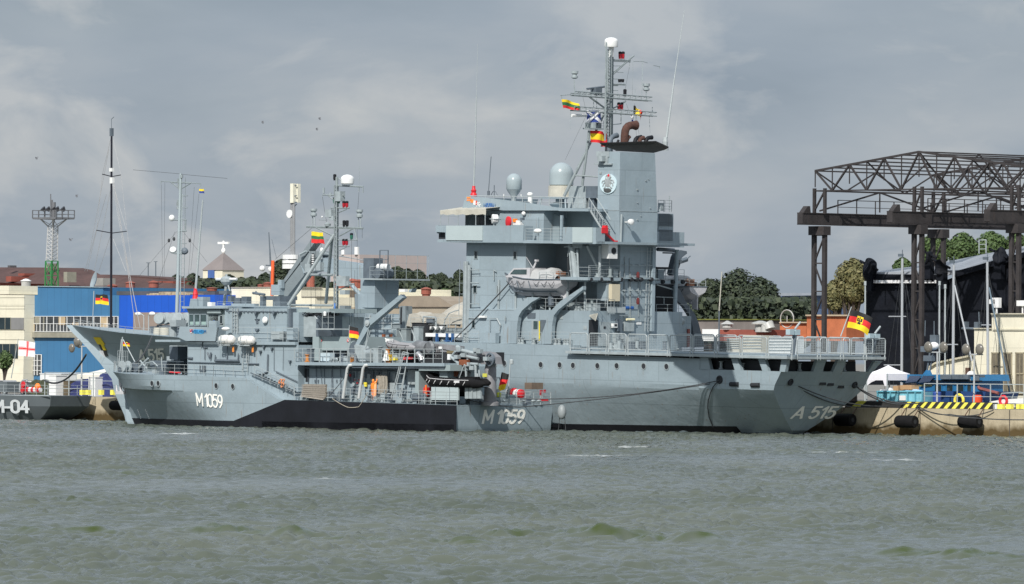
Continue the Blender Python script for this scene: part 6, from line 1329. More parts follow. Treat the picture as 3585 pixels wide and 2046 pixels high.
# ---------------------------------------------------------------- separate things aboard
def buoy(F, p, h, label, cat='buoy', grp=None):
    T = Thing('mooring_buoy', label, cat, F, p, grp); p = Vector(p)
    T.part('float', MB().lathe(p-Vector((.55, 0, 0)), [(.05, 0), (.38, .12), (.42, .4)], 16, (1, 0, 0)), RED, smooth=True)
    T.part('float_body', MB().lathe(p-Vector((.15, 0, 0)), [(.42, 0), (.42, .4), (.38, .55), (.05, .68)], 16, (1, 0, 0)), WHITE, smooth=True); T.part('band', MB().torus(p, .42, .03, (1, 0, 0)), DGREY)
buoy(M, q_(1290, 1020, .9), .5, 'red and white float beside the stern rail of the smaller ship, nearest the brown box', 'float', 'red and white floats on the stern deck')
buoy(M, q_(1215, 1005, 1.8), .5, 'red and white float half hidden behind the grey bollard box on the stern deck', 'float', 'red and white floats on the stern deck')
single('yellow_cylinder', MB().lathe(q_(1068, 1055, 1.0), [(.2, 0), (.25, .05), (.25, .35), (.1, .42)], 12), mat('neon_yellow', (.7, .75, .05), .5), 'small neon yellow drum at the foot of the ensign staff', 'drum', M, q_(1068, 1055, 1.0), smooth=True)
# white liferaft capsules on their racks
def raft(label, x0, x1, y0, y1):
    a = p_(4, x0, (y0+y1)/2, .2); b = p_(4, x1, (y0+y1)/2, .2); zt = p_(4, (x0+x1)/2, y0, .1).z; zb = p_(4, (x0+x1)/2, y1, .1).z
    c = (a+b)/2; c.z = (zt+zb)/2; c.y = .1; r = (zt-zb)/2; L = abs(a.x-b.x)*.5
    T = Thing('liferaft_canister', label, 'liferaft', M, c, 'white liferaft canisters on the side of the smaller ship')
    T.part('capsule', MB().lathe(c, [(.05, -L), (r*.6, -L*.93), (r*.92, -L*.72), (r, -L*.4), (r, L*.4), (r*.92, L*.72), (r*.6, L*.93), (.05, L)], 20, (1, 0, 0)), mat('raft_white', (.72, .71, .68), .35, .05), smooth=True)
    T.part('seam', MB().torus(c, (L+r)/2*1.0, .03, (0, .25, 1), n=30, sc_=(2*L/(L+r)*.98, 2*r/(L+r)*1.03)), GREY2)
    m = MB()
    for s in (-.4, .25): m.torus(c+Vector((s*L*1.2, 0, 0)), r*1.02, .025, (1, 0, 0))
    m.rod(c+Vector((.35*L, r*1.05, -r*1.2)), c+Vector((.35*L, r*1.05, r*1.0)), .035, n=5).rod(c+Vector((.7*L, r*1.0, -r*1.2)), c+Vector((.7*L, r*1.0, r*.6)), .035, n=5).rod(c+Vector((.35*L, r*1.05, -r*.2)), c+Vector((.7*L, r*1.0, -r*.2)), .03, n=5)
    m.rod(c+Vector((-.6*L, r*.5, -r*1.1)), c+Vector((.9*L, r*.5, -r*1.1)), .06).rod(c+Vector((-.2, r*.5, -r*1.1)), c+Vector((-.2, -.8, -r*1.9)), .06); T.part('cradle', m, RAILM)
    T.part('orange_tag', MB().cbox(c+Vector((-.55*L, -.25, -r*1.9)), (.22, .05, .5)), mat('tag_orange', (.7, .25, .05), .7))
raft('white liferaft canister nearer the bow, just below and behind the open bridge door', 735, 905, 560, 672)
raft('white liferaft canister nearer the funnel, above the long ladder on the deckhouse side', 953, 1128, 568, 676)
# inflatables
def rib(name, label, F, k, prof, yc, halfw, rad, tube_m, trim_m, inner, handles=True):
    pts = [F.P(k, x, y, yc-halfw) for x, y in prof]; base = pts[0]
    T = Thing(name, label, 'inflatable boat', F, base)
    tp = []; n = len(pts); xs_ = pts[0].x; xe = pts[-1].x
    def hw(s): t = (s-xe)/(xs_-xe); return halfw*(1 if t < .55 else math.sqrt(max(0, 1-((t-.55)/.45)**2)))
    dn = []
    for a, b in zip(pts, pts[1:]): dn += [a.lerp(b, i/4) for i in range(4)]
    dn.append(pts[-1]); port = [Vector((p.x, -yc+hw(p.x), p.z)) for p in dn]; stb = [Vector((p.x, -yc-hw(p.x), p.z)) for p in dn]
    path = port[::-1]+stb; rr_ = [rad*.35]+[rad]*(len(path)-2)+[rad*.35]
    T.part('tube', MB().tube(path, rr_, 12), tube_m, smooth=True)
    m = MB()
    for i in range(len(port)-1): a, b, c, d = port[i], port[i+1], stb[i+1], stb[i]; dz_ = Vector((0, 0, -rad*.6)); m.hexa([a+dz_, b+dz_, c+dz_, d+dz_], [v-Vector((0, 0, .08)) for v in (a+dz_, b+dz_, c+dz_, d+dz_)])
    T.part('floor', m, inner)
    if handles:
        m = MB()
        for i in range(2, len(port)-2, 2): p = port[i]; m.tube([p+Vector((-.12, rad*.95, .12)), p+Vector((-.05, rad*1.12, -.05)), p+Vector((.12, rad*1.0, -.2))], .035, 5)
        q = [p+Vector((0, rad*.9, rad*.55)) for p in port[1:-1]]; m.tube(q, .03, 5); T.part('grab_line', m, trim_m)
    return T, pts
T, pts = rib('rigid_inflatable', 'black inflatable boat with white grab line, slung from the crane at deck edge', M, 6, [(255, 838), (330, 880), (480, 893), (640, 900), (820, 905)], 1.2, .9, .42, RUBBER, mat('white_webbing', (.6, .6, .6), .7), DGREY)
T.part('stern_cone', MB().lathe(p_(6, 930, 915, .35), [(.02, 0), (.3, .5), (.42, 1.5)], 12, (1, 0, 0)), RUBBER, smooth=True)
T.part('steering_console', MB().pbox(M, 6, 700, 835, 810, 900, .9, .7), RUBBER); T.part('outboard_motor', MB().pbox(M, 6, 800, 860, 850, 930, 1.1, .4), RUBBER)
T.part('patch', MB().pbox(M, 6, 585, 878, 642, 902, -.15, .04), mat('white_webbing', (.6, .6, .6)))
T, pts = rib('inflatable_boat', 'grey inflatable workboat with a dark keel, resting on the upper deck behind the railing', M, 5, [(1118, 480), (1165, 515), (1280, 530), (1470, 545)], 1.8, .8, .3, mat('hypalon_grey', (.26, .26, .27), .6, .1), mat('hypalon_dark', (.1, .1, .11), .6), DGREY)
T.part('keel', MB().prism([p_(5, x, y, 1.6) for x, y in ((1130, 510), (1180, 575), (1380, 595), (1440, 550), (1280, 540))], (0, -.5, 0)), mat('keel_dark', (.07, .075, .08), .5, .2))
T.part('bow_gear', MB().cbox(p_(5, 1175, 460, 1.5), (.5, .5, .3)).rod(p_(5, 1130, 440, 1.5), p_(5, 1185, 480, 1.5), .06), WHITE)
# sphere fender
p = p_(6, 1, 1, 0); p = M.Q(6, 1708, 1218, -.2); p.y = -12.75
F1 = Thing('ball_fender', 'pale grey ball fender squeezed between the two grey ships at the waterline', 'fender', M, p)
F1.part('ball', MB().ell(p+Vector((-.3, 0, 0)), (.42, .38, .66), 20, 14), mat('fender_grey', (.26, .29, .30), .5, .12), smooth=True); F1.part('net', MB().rod(p+Vector((.1, -.2, .2)), p+Vector((.3, -.2, -1.6)), .03).rod(p+Vector((-.4, -.2, .2)), p+Vector((-.6, -.2, -1.6)), .03), ROPE)
# person in orange
def person(name, label, F, k, foot, h, facing, cloth, skinm=SKIN, hood=None, pose='arm_up', hair=None, legs=None):
    """skinned continuous body standing at foot"""
    T = Thing(name, label, 'person', F, foot); foot = Vector(foot); S = h/1.75; f = Vector(facing).normalized(); r = f.cross(Vector((0, 0, 1))); U3 = Vector((0, 0, 1))
    L3 = lambda x, y, z: (r*x+f*y+U3*z)*S
    J = {'pel': ((0, 0, .95), .15), 'ch': ((0, .02, 1.25), .165), 'sh': ((0, .0, 1.42), .13), 'nk': ((0, .01, 1.5), .065), 'hd': ((0, .02, 1.56), .075),
         'lh': ((-.1, 0, .88), .1), 'lk': ((-.12, .04, .5), .075), 'la': ((-.13, 0, .1), .055), 'lt': ((-.14, .14, .04), .045),
         'rh': ((.1, 0, .88), .1), 'rk': ((.12, .03, .5), .075), 'ra': ((.13, -.03, .1), .055), 'rt': ((.15, .11, .04), .045),
         'ls': ((-.2, 0, 1.42), .075), 'le': ((-.27, .02, 1.15), .05), 'lw': ((-.24, .18, .95), .035),
         'rs': ((.2, 0, 1.42), .075), 're': ((.32, .1, 1.5), .05) if pose == 'arm_up' else ((.27, .03, 1.15), .05), 'rw': ((.30, .2, 1.72), .035) if pose == 'arm_up' else ((.2, .25, 1.1), .035)}
    nm = list(J); ed = [('pel', 'ch'), ('ch', 'sh'), ('sh', 'nk'), ('nk', 'hd'), ('pel', 'lh'), ('lh', 'lk'), ('lk', 'la'), ('la', 'lt'), ('pel', 'rh'), ('rh', 'rk'), ('rk', 'ra'), ('ra', 'rt'), ('sh', 'ls'), ('ls', 'le'), ('le', 'lw'), ('sh', 'rs'), ('rs', 're'), ('re', 'rw')]
    me = bpy.data.meshes.new('body'); me.from_pydata([L3(*J[n_][0]) for n_ in nm], [(nm.index(a), nm.index(b)) for a, b in ed], [])
    me.skin_vertices or bpy.context.view_layer.update()
    o = bpy.data.objects.new('body', me); sc.collection.objects.link(o); o.parent = T.o; me.materials.append(cloth)
    md = o.modifiers.new('Skin', 'SKIN'); ly = me.skin_vertices[0] if len(me.skin_vertices) else None
    if ly is None:
        bm_ = __import__('bmesh').new(); bm_.from_mesh(me); bm_.verts.layers.skin.verify(); bm_.to_mesh(me); bm_.free(); ly = me.skin_vertices[0]
    for i, n_ in enumerate(nm): ly.data[i].radius = (J[n_][1]*S*(1.35 if hood else 1), J[n_][1]*S*(1.2 if hood else .9))
    ly.data[0].use_root = True; md.use_smooth_shade = True; o.modifiers.new('Sub', 'SUBSURF').render_levels = 1
    B_ = foot; hd = B_+L3(0, .03, 1.64)
    HD = T.part('head', MB().ell(hd, (.088*S, .1*S, .118*S), 16, 12).add([hd+L3(-.015, .09, -.01), hd+L3(.015, .09, -.01), hd+L3(0, .125, -.02), hd+L3(0, .09, .03)], [(0, 1, 2), (0, 2, 3), (1, 3, 2)]), skinm, smooth=True)
    m = MB()
    for sx in (-1, 1): m.ell(hd+L3(sx*.035, .088, .012), (.012*S,)*3, 8, 6)
    T.part('eyes', m, BLACK, HD)
    if hood: T.part('hood', MB().ell(hd+L3(0, -.025, .015), (.115*S, .105*S, .145*S), 16, 12), hood, smooth=True)
    elif hair: T.part('hair', MB().ell(hd+L3(0, -.02, .03), (.095*S, .1*S, .11*S), 14, 10), hair, smooth=True)
    for s_, w_ in ((-1, 'lw'), (1, 'rw')):
        e_ = 'le' if s_ < 0 else 're'; wv = L3(*J[w_][0]); ev = L3(*J[e_][0]); d = (wv-ev).normalized(); sd_ = d.orthogonal().normalized(); c = B_+wv; m = MB()
        m.tube([c-d*.01, c+d*.05*S, c+d*.09*S], [.032*S, .042*S, .036*S], 8)
        for i in range(4): o_ = sd_*(i-1.5)*.021*S; ln = (.075, .085, .08, .062)[i]*S; cu_ = d.cross(sd_)*.03*S; m.tube([c+d*.08*S+o_, c+d*(.08*S+ln*.6)+o_, c+d*(.08*S+ln)+o_+cu_], [.011*S, .010*S, .008*S], 6)
        m.tube([c+d*.03*S+sd_*.035*S, c+d*.07*S+sd_*.065*S, c+d*.10*S+sd_*.06*S], [.014*S, .012*S, .009*S], 6)
        T.part('hand', m, skinm if not hood else cloth, smooth=True)
    return T
ft = p_(5, 990, 1112, .95); ft.z = 2.42
hv = (p_(5, 990, 905, .95).z-2.42)
T = person('person', 'person in a bright orange hooded suit standing at the rail, one arm raised', M, 5, ft, max(1.7, hv), (-.3, -1, 0), mat('vivid_orange_suit', (.95, .25, .03), .7, .15, 4, bump=.03), hood=mat('hood_orange', (.95, .3, .05), .7))
T.part('dark_bag', MB().ell(ft+Vector((.28, .1, 1.1)), (.09, .12, .2)), DGREY, smooth=True)
T.part('jacket_over_arm', MB().tube([ft+Vector((-.28, -.05, 1.75)), ft+Vector((-.3, 0, 1.3)), ft+Vector((-.3, .02, .7)), ft+Vector((-.22, 0, .12))], [.1, .13, .13, .09], 10), mat('pale_orange', (.95, .42, .2), .7), smooth=True)
ft = p_(4, 645, 470, 1.1); ft.z = zb0+.12
person('person', 'person in a dark blue uniform standing in the open bridge door', M, 4, ft, 1.75, (.2, 1, 0), mat('navy_uniform', (.02, .05, .2), .8), pose='x', hair=mat('cap_blue', (.03, .12, .4), .7))
# flags aboard
q = p_(5, 722, 302, 2.2); flag('german_flag', 'black, red and gold flag flying amidships, left of the slanting grey crane boom', M, q, (1.1, 1.0), FC, ger, None, .16, (-1, -.2, 0), seed=1.0, pole=(p_(5, 722, 290, 2.2), p_(5, 712, 600, 2.2), .03))
q = q_(1190, 805); flag('german_flag', 'half folded black, red and gold ensign drooping from the stern staff of the smaller ship', M, q, (.8, 1.4), FC, ger, None, -.2, (.55, .9, 0), seed=2.2, amp=.25, skew=.6, hoist=(.15, .25, -1))
q = p_(2, 1045, 712, 4.6); flag('german_flag', 'tiny black, red and gold flag with a shield at the minehunter bow staff', M, q, (.85, .5), FC, gereagle, None, .1, (-1, -.2, 0), seed=.5)
q = p_(3, 947, 635, 5.0); flag('lithuanian_flag', 'yellow, green and red flag on the smaller ship, over the folded crane boom', M, q, (1.62, 1.02), FC, lith, None, .08, (-1, -.1, 0), seed=.7, hoist=(0, 0, -1))
q = A.P(2, 1, 1, 0); q = A.P(2, 812, 318, 6.4); flag('german_flag', 'black, red and gold flag with an eagle shield at the tall bow of the tender', A, q, (1.6, .95), FC, gereagle, None, .03, (-1, -.15, 0), seed=2.0, pole=(A.P(2, 798, 290, 6.4), A.P(2, 785, 590, 6.4), .05))
mb = MB()
q = A.Q(12, 1682, 100, -.4)
def eagle2(u, v):
    return gereagle(u, v)
flag('german_ensign', 'large black, red and gold ensign with an eagle shield on the slanting stern staff', A, A.Q(12, 1690, 108, -.5), (2.15, 1.6), FC, gereagle, None, .32, (-.45, -1, 0), nx=44, ny=30, seed=1.1, pole=(A.Q(12, 1582, 375, -.2), A.Q(12, 1692, 72, -.6), .06), hoist=(.0, .36, -1), amp=.05)
fl = lambda x, y: MQ(x, y)
def quad_flag(nm, lb, x, y, wpx, hpx, fn, seed, lean=0., sag=.1, amp=.1, nx=24, ny=16):
    a = MQ(x, y); b = MQ(x+wpx, y); c = MQ(x, y+hpx); flag(nm, lb, A, a, (abs(a.y-b.y)/1.2, a.z-c.z), FC, fn, None, sag, (-.25, -1, 0), seed=seed, hoist=(0, -lean, -1), amp=amp, nx=nx, ny=ny)
quad_flag('lithuanian_flag', 'yellow, green and red flag at the left yardarm of the tallest mast', 160, 725, 145, 75, lith, 0, .3, .18)
def stand(u, v): return 4 if abs(u-v) < .17 or abs(u-(1-v)) < .17 else 5
quad_flag('saltire_flag', 'dark blue flag with a white diagonal cross below the yard of the tallest mast', 366, 815, 128, 104, stand, 1.2, .2, .02, .06, 40, 30)
quad_flag('spanish_flag', 'red, yellow and red flag flying just above the black funnel cap', 402, 988, 120, 102, lambda u, v: 1 if v < .28 or v > .72 else 2, 2.4, .1, .06, .07)
quad_flag('signal_pennant', 'crumpled black, yellow and red flag at the right yardarm of the tallest mast', 772, 778, 70, 70, lambda u, v: (0, 2, 1)[int(u*2.9)], 1.0, .0, .7, .3)
def whitef(u, v): return 4 if abs(v-.6) > .12 or abs(u-.5) > .2 else 5
quad_flag('white_signal_flag', 'furled white flag hanging above the large rusty exhaust', 742, 850, 26, 82, whitef, 1.0, .3, .5, .3)
q = PF(1692, 757); flag('small_flag', 'small yellow and blue flag fluttering right of the foremast', A, q, (.62, .4), FC, lambda u, v: 2 if v < .5 else 5, None, .05, (-1, -.2, 0), seed=1)
# stern guns on the flight deck
for x0, y0, lab in ((1065, 300, 'covered light blue gun at the left corner of the flight deck, barrel raised'), (1880, 345, 'covered light blue gun at the right corner of the flight deck, barrel raised')):
    sq = 1.2; p = A.Q(12, x0+50, y0+60, sq); 
    T = Thing('covered_gun', lab, 'gun', A, p, 'covered guns on the flight deck'); 
    T.part('shield', MB().qbox(A, 12, x0, y0, x0+48, y0+58, sq, .5).qbox(A, 12, x0+62, y0+4, x0+105, y0+60, sq, .5), mat('gun_cover', (.36, .46, .50), .5, .05)); T.part('barrel', MB().rod(A.Q(12, x0+50, y0, sq+.2), A.Q(12, x0+105, y0-72, sq+.2), .09, n=8), RAILM); T.part('mount', MB().rod(A.Q(12, x0+54, y0+10, sq+.3), Vector((sq+.3, A.Q(12, x0+54, y0, sq).y, dz)), .2, n=8), DGREY)
# beige crates and containers on the flight deck
for i, (k, x0, y0, x1, y1, m, lb) in enumerate(((12, 585, 362, 770, 510, CANVAS, 'large beige covered crate on the flight deck behind the netting'), (12, 420, 395, 545, 505, CANVAS, 'small beige crate on the flight deck, left of the larger one'), (12, 850, 380, 1080, 530, mat('white_slats', (.55, .58, .58), .6), 'whitish slatted crate at the corner of the flight deck'))):
    F0 = A.P(k, x0, y1, 8); T = Thing('deck_crate', lb, 'crate', A, Vector((F0.x, -8, dz))); m_ = MB().pbox(A, k, x0, y0, x1, y1, 7.5, 1.6); zmin = min(v.z for v in m_.v)
    for v in m_.v:
        if v.z == zmin: v.z = dz
    T.part('box', m_, m); mm = MB(); zs = max(v.z for v in m_.v)
    for j in range(5): mm.prod(A, k, x0, y0+(y1-y0)*(j+.5)/5, x1, y0+(y1-y0)*(j+.5)/5, 7.45, .04)
    T.part('battens', mm, GREY2)
# mooring lines
def line(lb, pts, r=.045, nm='mooring_line', grp='dark mooring lines', m=ROPE, sag=0.6):
    w_ = [Vector(p) for p in pts]; out_ = []
    for a, b in zip(w_, w_[1:]):
        for i in range(12): t = i/12; out_.append(a.lerp(b, t)-Vector((0, 0, sag*4*t*(1-t))))
    out_.append(w_[-1]); single(nm, MB().tube(out_, r, 5), m, lb, 'rope', None, out_[0], grp)
st0 = M.w(q_(690, 1075, .2)); fe = A.w(A.P(12, 340, 825, -.1)); fe2 = A.w(A.P(12, 250, 858, -.1))
line('upper dark rope from the smaller ship stern up to the fairlead in the tender hull', [M.w(q_(1300, 1075, -.1)), fe], sag=.5)
line('lower dark rope sagging from the smaller ship stern to the fairlead in the tender hull', [M.w(q_(720, 1080, -.25)), M.w(M.Q(6, 1300, 1165, -.5)), fe2], sag=.15)
# ================================================================ quay
ZQ = 2.12
QA = lambda k, x, y, i=0: QF.P(k, x, y, i)
CON = mat('quay_concrete', (.42, .36, .25), .85, .16, .5, bump=.08, streak=.85, streakcol=(.10, .075, .04), fine=.12)
nt = CON.node_tree; b = nt.nodes['Principled BSDF']; src = b.inputs['Base Color'].links[0].from_socket   # tide stain near the water
tcn = nt.nodes.new('ShaderNodeTexCoord'); sp = nt.nodes.new('ShaderNodeSeparateXYZ'); nt.links.new(tcn.outputs['Object'], sp.inputs[0])
nn = nt.nodes.new('ShaderNodeTexNoise'); nn.inputs['Scale'].default_value = 1.1; nn.inputs['Detail'].default_value = 6; nt.links.new(tcn.outputs['Object'], nn.inputs['Vector'])
ad = nt.nodes.new('ShaderNodeMath'); ad.operation = 'MULTIPLY_ADD'; nt.links.new(nn.outputs[0], ad.inputs[0]); ad.inputs[1].default_value = 1.3; nt.links.new(sp.outputs[2], ad.inputs[2])
rp = nt.nodes.new('ShaderNodeValToRGB'); rp.color_ramp.elements[0].position = .55; rp.color_ramp.elements[0].color = (1, 1, 1, 1); rp.color_ramp.elements[1].position = 1.0; rp.color_ramp.elements[1].color = (0, 0, 0, 1)
mu = nt.nodes.new('ShaderNodeMath'); mu.operation = 'MULTIPLY'; mu.inputs[1].default_value = .62; nt.links.new(ad.outputs[0], mu.inputs[0]); nt.links.new(mu.outputs[0], rp.inputs[0])
mx = nt.nodes.new('ShaderNodeMix'); mx.data_type = 'RGBA'; nt.links.new(rp.outputs[0], mx.inputs[0]); nt.links.new(src, mx.inputs[6]); mx.inputs[7].default_value = (.09, .06, .02, 1); nt.links.new(mx.outputs[2], b.inputs['Base Color'])
GRD = mat('quay_paving', (.20, .19, .17), .9, .2, .2, bump=.05)
QX0, QX1 = -60, 210
o = single('quay_wall', MB().box((QX0, 0, -4), (QX1, -1.2, ZQ)), CON, F=QF, kind='structure')
# joints and patches along the wall
mb = MB()
for i in range(26): s = QX0+5+i*10.4; mb.box((s, .0, -.2), (s+.08, .02, ZQ-.02))
o = single('quay_joints', mb, mat('joint_dark', (.07, .06, .05), .9), F=QF, kind='structure')
single('ground', MB().add([QF.w((-900, -1.2, ZQ-.01)), QF.w((1500, -1.2, ZQ-.01)), QF.w((1500, -9000, ZQ-.01)), QF.w((-900, -9000, ZQ-.01))], [(0, 1, 2, 3)]).box(QF.w((0, 0, -3)), QF.w((0.1, 0.1, -2.9))), GRD, kind='structure')
# striped kerb
YB = mat('kerb_yellow', (.85, .78, .12), .6, .12, 2, fine=.2); KB = mat('kerb_black', (.03, .03, .03), .7, .2, 2)
s0 = QA(14, 150, 1110).x; s1 = QA(14, 1540, 1120).x; hk = .74
mb = MB(); n = 17; mb.mat(1).box((s1, -.05, ZQ), (s0, -.45, ZQ+hk*.8))
for i in range(n):
    a = QA(14, 690+i*75, 1150).x; wd = (a-QA(14, 725+i*75, 1150).x); sl = wd*1.3
    if i < 11: mb.mat(0).prism([Vector((a, -.045, ZQ+.02)), Vector((a-wd, -.045, ZQ+.02)), Vector((a-wd-sl, -.045, ZQ+hk*.8-.02)), Vector((a-sl, -.045, ZQ+hk*.8-.02))], (0, .03, 0))
a = QA(14, 205, 1130).x; mb.mat(0).prism([Vector((a, -.045, ZQ)), Vector((a-1, -.045, ZQ)), Vector((a-1.9, -.045, ZQ+hk*.8)), Vector((a-.9, -.045, ZQ+hk*.8))], (0, .03, 0))
single('striped_kerb', mb, [YB, KB], 'yellow and black diagonally striped kerb along the quay edge, right of the tender', 'kerb', QF, (s1, 0, ZQ))
for i, (x0, x1) in enumerate(((1525, 1560), (1565, 1612), (1645, 1690), (1740, 1765), (1790, 1813))):
    m_ = MB().pbox(QF, 14, x0, 1100, x1, 1145, .05, .4); single('kerb_block', m_, YB if i != 0 else WHITE, ('pale kerb block touching the right end of the striped kerb', 'yellow kerb block next to the pale one at the striped kerb', 'yellow kerb block below the small white boat, middle one', 'yellow kerb block second from the right picture edge', 'yellow kerb block cut by the right picture edge')[i], 'kerb block', QF, m_.v[0], 'kerb blocks on the quay edge')
for i, x in enumerate((675, 725, 835, 935, 985)):
    m_ = MB().pbox(QF, 2, x, 1130, x+24, 1172, .1, .4); single('kerb_block', m_, YB, ['pale yellow kerb block nearest the white kiosk on the left quay', 'pale yellow kerb block under the navy tarpaulin on the left quay', 'pale yellow kerb block beneath the white pillar, mid left quay', 'pale yellow kerb block left of the moored bows', 'pale yellow kerb block hidden close to the minehunter bow'][i], 'kerb block', QF, m_.v[0], 'kerb blocks on the quay edge')
single('kerb_block', MB().pbox(QF, 14, 352, 1085, 388, 1130, .1, .4), YB, 'yellow kerb block under the white gazebo', 'kerb block', QF, group='kerb blocks on the quay edge')
single('kerb_block', MB().pbox(QF, 14, 388, 1095, 450, 1130, .1, .4), BLUE, 'blue kerb block under the white gazebo', 'kerb block', QF, group='kerb blocks on the quay edge')
# cylinder fenders
def qfender(label, k, x0, x1, yc, r=.85):
    a = QA(k, x0, yc, -1.0); b = QA(k, x1, yc, -1.0); c = (a+b)/2; c.y = .95; L = abs(a.x-b.x)/2*.82; r *= .86
    T = Thing('quay_fender', label, 'fender', QF, c, 'black cylinder fenders hanging on the quay')
    T.part('cylinder', MB().lathe(c, [(r*.35, -L), (r*.9, -L), (r, -L+.15), (r, L-.15), (r*.9, L), (r*.35, L)], 22, (1, 0, 0)), RUBBER, smooth=True)
    T.part('bore', MB().lathe(c-Vector((L+.01, 0, 0)), [(r*.36, 0), (r*.36, .05)], 16, (1, 0, 0)), VOID)
    m = MB()
    for s in (-L*.75, L*.75): m.rod(c+Vector((s, -.2, r*.9)), Vector((c.x+s, .05, ZQ+.1)), .05, n=5)
    T.part('chains', m, mat('chain_rust', (.10, .06, .04), .8))
qfender('black cylinder fender at far left, between the grey patrol boat stern and a rust stain', 2, 425, 575, 1262, .58)
qfender('black cylinder fender touching the bow of the minehunter', 2, 938, 1050, 1262, .56)
qfender('black cylinder fender in the shadow right of the tender stern', 14, 620, 820, 1262, .64)
qfender('black cylinder fender nearest the right edge of the picture, on the sunlit quay', 14, 1205, 1415, 1265, .64)
qfender('black fender just right of the hull number on the tender stern', 14, 60, 240, 1245, .64)
# quay railing
mb = MB(); a = QA(14, 890, 1085, 1.0); b = QA(14, 1813, 1090, 1.0); a.z = b.z = ZQ; mb.rail(a, b, 2.2, 4.0, .05, 2); single('quay_railing', mb, RAILM, 'thin grey two-bar railing on the right quay', 'railing', QF, a)
mb = MB(); a = QA(2, 380, 1150, 1.4); b = QA(2, 1000, 1150, 1.4); a.z = b.z = ZQ; mb.rail(a, b, 2.4, 3.6, .05, 3); single('quay_railing', mb, RAILM, 'thin grey railing on the left quay in front of the navy tarpaulins', 'railing', QF, a)
def lamp(label, k, x, ytop, inb, arms, twin=False):
    b = QA(k, x, ytop, inb); t = b.copy(); b.z = ZQ; T = Thing('lamp_post', label, 'lamp post', QF, b, 'lamp posts with round lamps on the quay')
    T.part('pole', MB().rod(b, t, .09, .07, 8).rod(t+Vector((1.0, 0, 0)), t-Vector((1.0, 0, 0)), .06), mat('galvanised', (.42, .44, .45), .5, .1))
    for dx in arms:
        c = t+Vector((dx, .2, .45)); T.part('lamp', MB().ell(c, (.45, .25, .5), 14, 10), mat('lamp_globe', (.16, .15, .13), .25, .3, 2), smooth=True)
    return T
lamp('lamp post with two round lamps, right of the gazebo, in front of the blue workboat', 14, 1010, 620, 2, (-.9, .9))
lamp('lamp post with two round lamps in front of the cream building', 14, 1352, 640, 2, (-.8, .8))
T = lamp('lamp post with stacked round lamps in front of the blue wall on the left', 2, 695, 760, 2, (.5,)); t = QA(2, 670, 735, 2)
T.part('lamp', MB().ell(QA(2, 672, 735, 2), (.42, .25, .48), 14, 10), mat('lamp_globe', (.1, .1, .1)), smooth=True); T.part('lamp', MB().ell(QA(2, 610, 775, 2), (.4, .25, .46), 14, 10), mat('lamp_globe', (.1, .1, .1)), smooth=True)
# gazebo
def roofed_tent(label, k, xl, xr, ypk, yev, ybt, inb, depth, m, side=None):
    a = QA(k, xl, yev, inb); b = QA(k, xr, yev, inb); z0 = a.z; pk = QA(k, (xl+xr)/2, ypk, inb+depth/2); cx = (a.x+b.x)/2; zb = max(ZQ, QA(k, xl, ybt, inb).z)
    T = Thing('gazebo', label, 'tent', QF, Vector((cx, -inb, ZQ)))
    c = [Vector((a.x, -inb, z0)), Vector((b.x, -inb, z0)), Vector((b.x, -inb-depth, z0)), Vector((a.x, -inb-depth, z0))]; top = Vector((cx, -inb-depth/2, pk.z)); mb = MB(); vs = []
    for i in range(4):
        p, q = c[i], c[(i+1) % 4]; n_ = 6; rows = []
        for j in range(n_+1):
            t = j/n_; sagv = -math.sin(math.pi*t)*.10*(pk.z-z0); rows.append([p.lerp(top, t)+Vector((0, 0, sagv)), q.lerp(top, t)+Vector((0, 0, sagv))])
        mb.add([v for r_ in rows for v in r_], [(2*j, 2*j+1, 2*j+3, 2*j+2) for j in range(n_)])
    hv_ = (z0-ZQ)*.2
    for i in range(4): p, q = c[i], c[(i+1) % 4]; mb.add([p, q, q-Vector((0, 0, hv_)), p-Vector((0, 0, hv_))], [(0, 1, 2, 3)])
    T.part('roof', mb, m)
    mb = MB()
    for p in c: mb.rod(p, Vector((p.x, p.y, ZQ)), .06)
    T.part('legs', mb, RAILM)
    if side: T.part('side_curtain', MB().add([c[0]+Vector((0, .02, -hv_)), c[0].lerp(c[1], .45)+Vector((0, .02, -hv_)), Vector((c[0].x*.8+c[1].x*.2, -inb, zb+.3)), Vector((c[0].x, -inb, zb))], [(0, 1, 2, 3)]).add([c[1]+Vector((0, .02, -hv_)), c[0].lerp(c[1], .8)+Vector((0, .02, -hv_)), Vector((c[0].x*.12+c[1].x*.88, -inb, zb)), Vector((c[1].x, -inb, zb))], [(0, 1, 2, 3)]), side)
    return T
GZ = mat('tent_fabric', (.78, .77, .82), .8, .04, .8)
roofed_tent('white pointed gazebo on the quay beside the tender stern', 14, 358, 545, 738, 815, 930, 4, 3.0, GZ, GZ)
roofed_tent('wide cream pointed tent behind the navy tarpaulins on the left quay', 2, 650, 1000, 885, 1000, 1140, 9, 9, mat('tent_cream', (.72, .70, .62), .8))
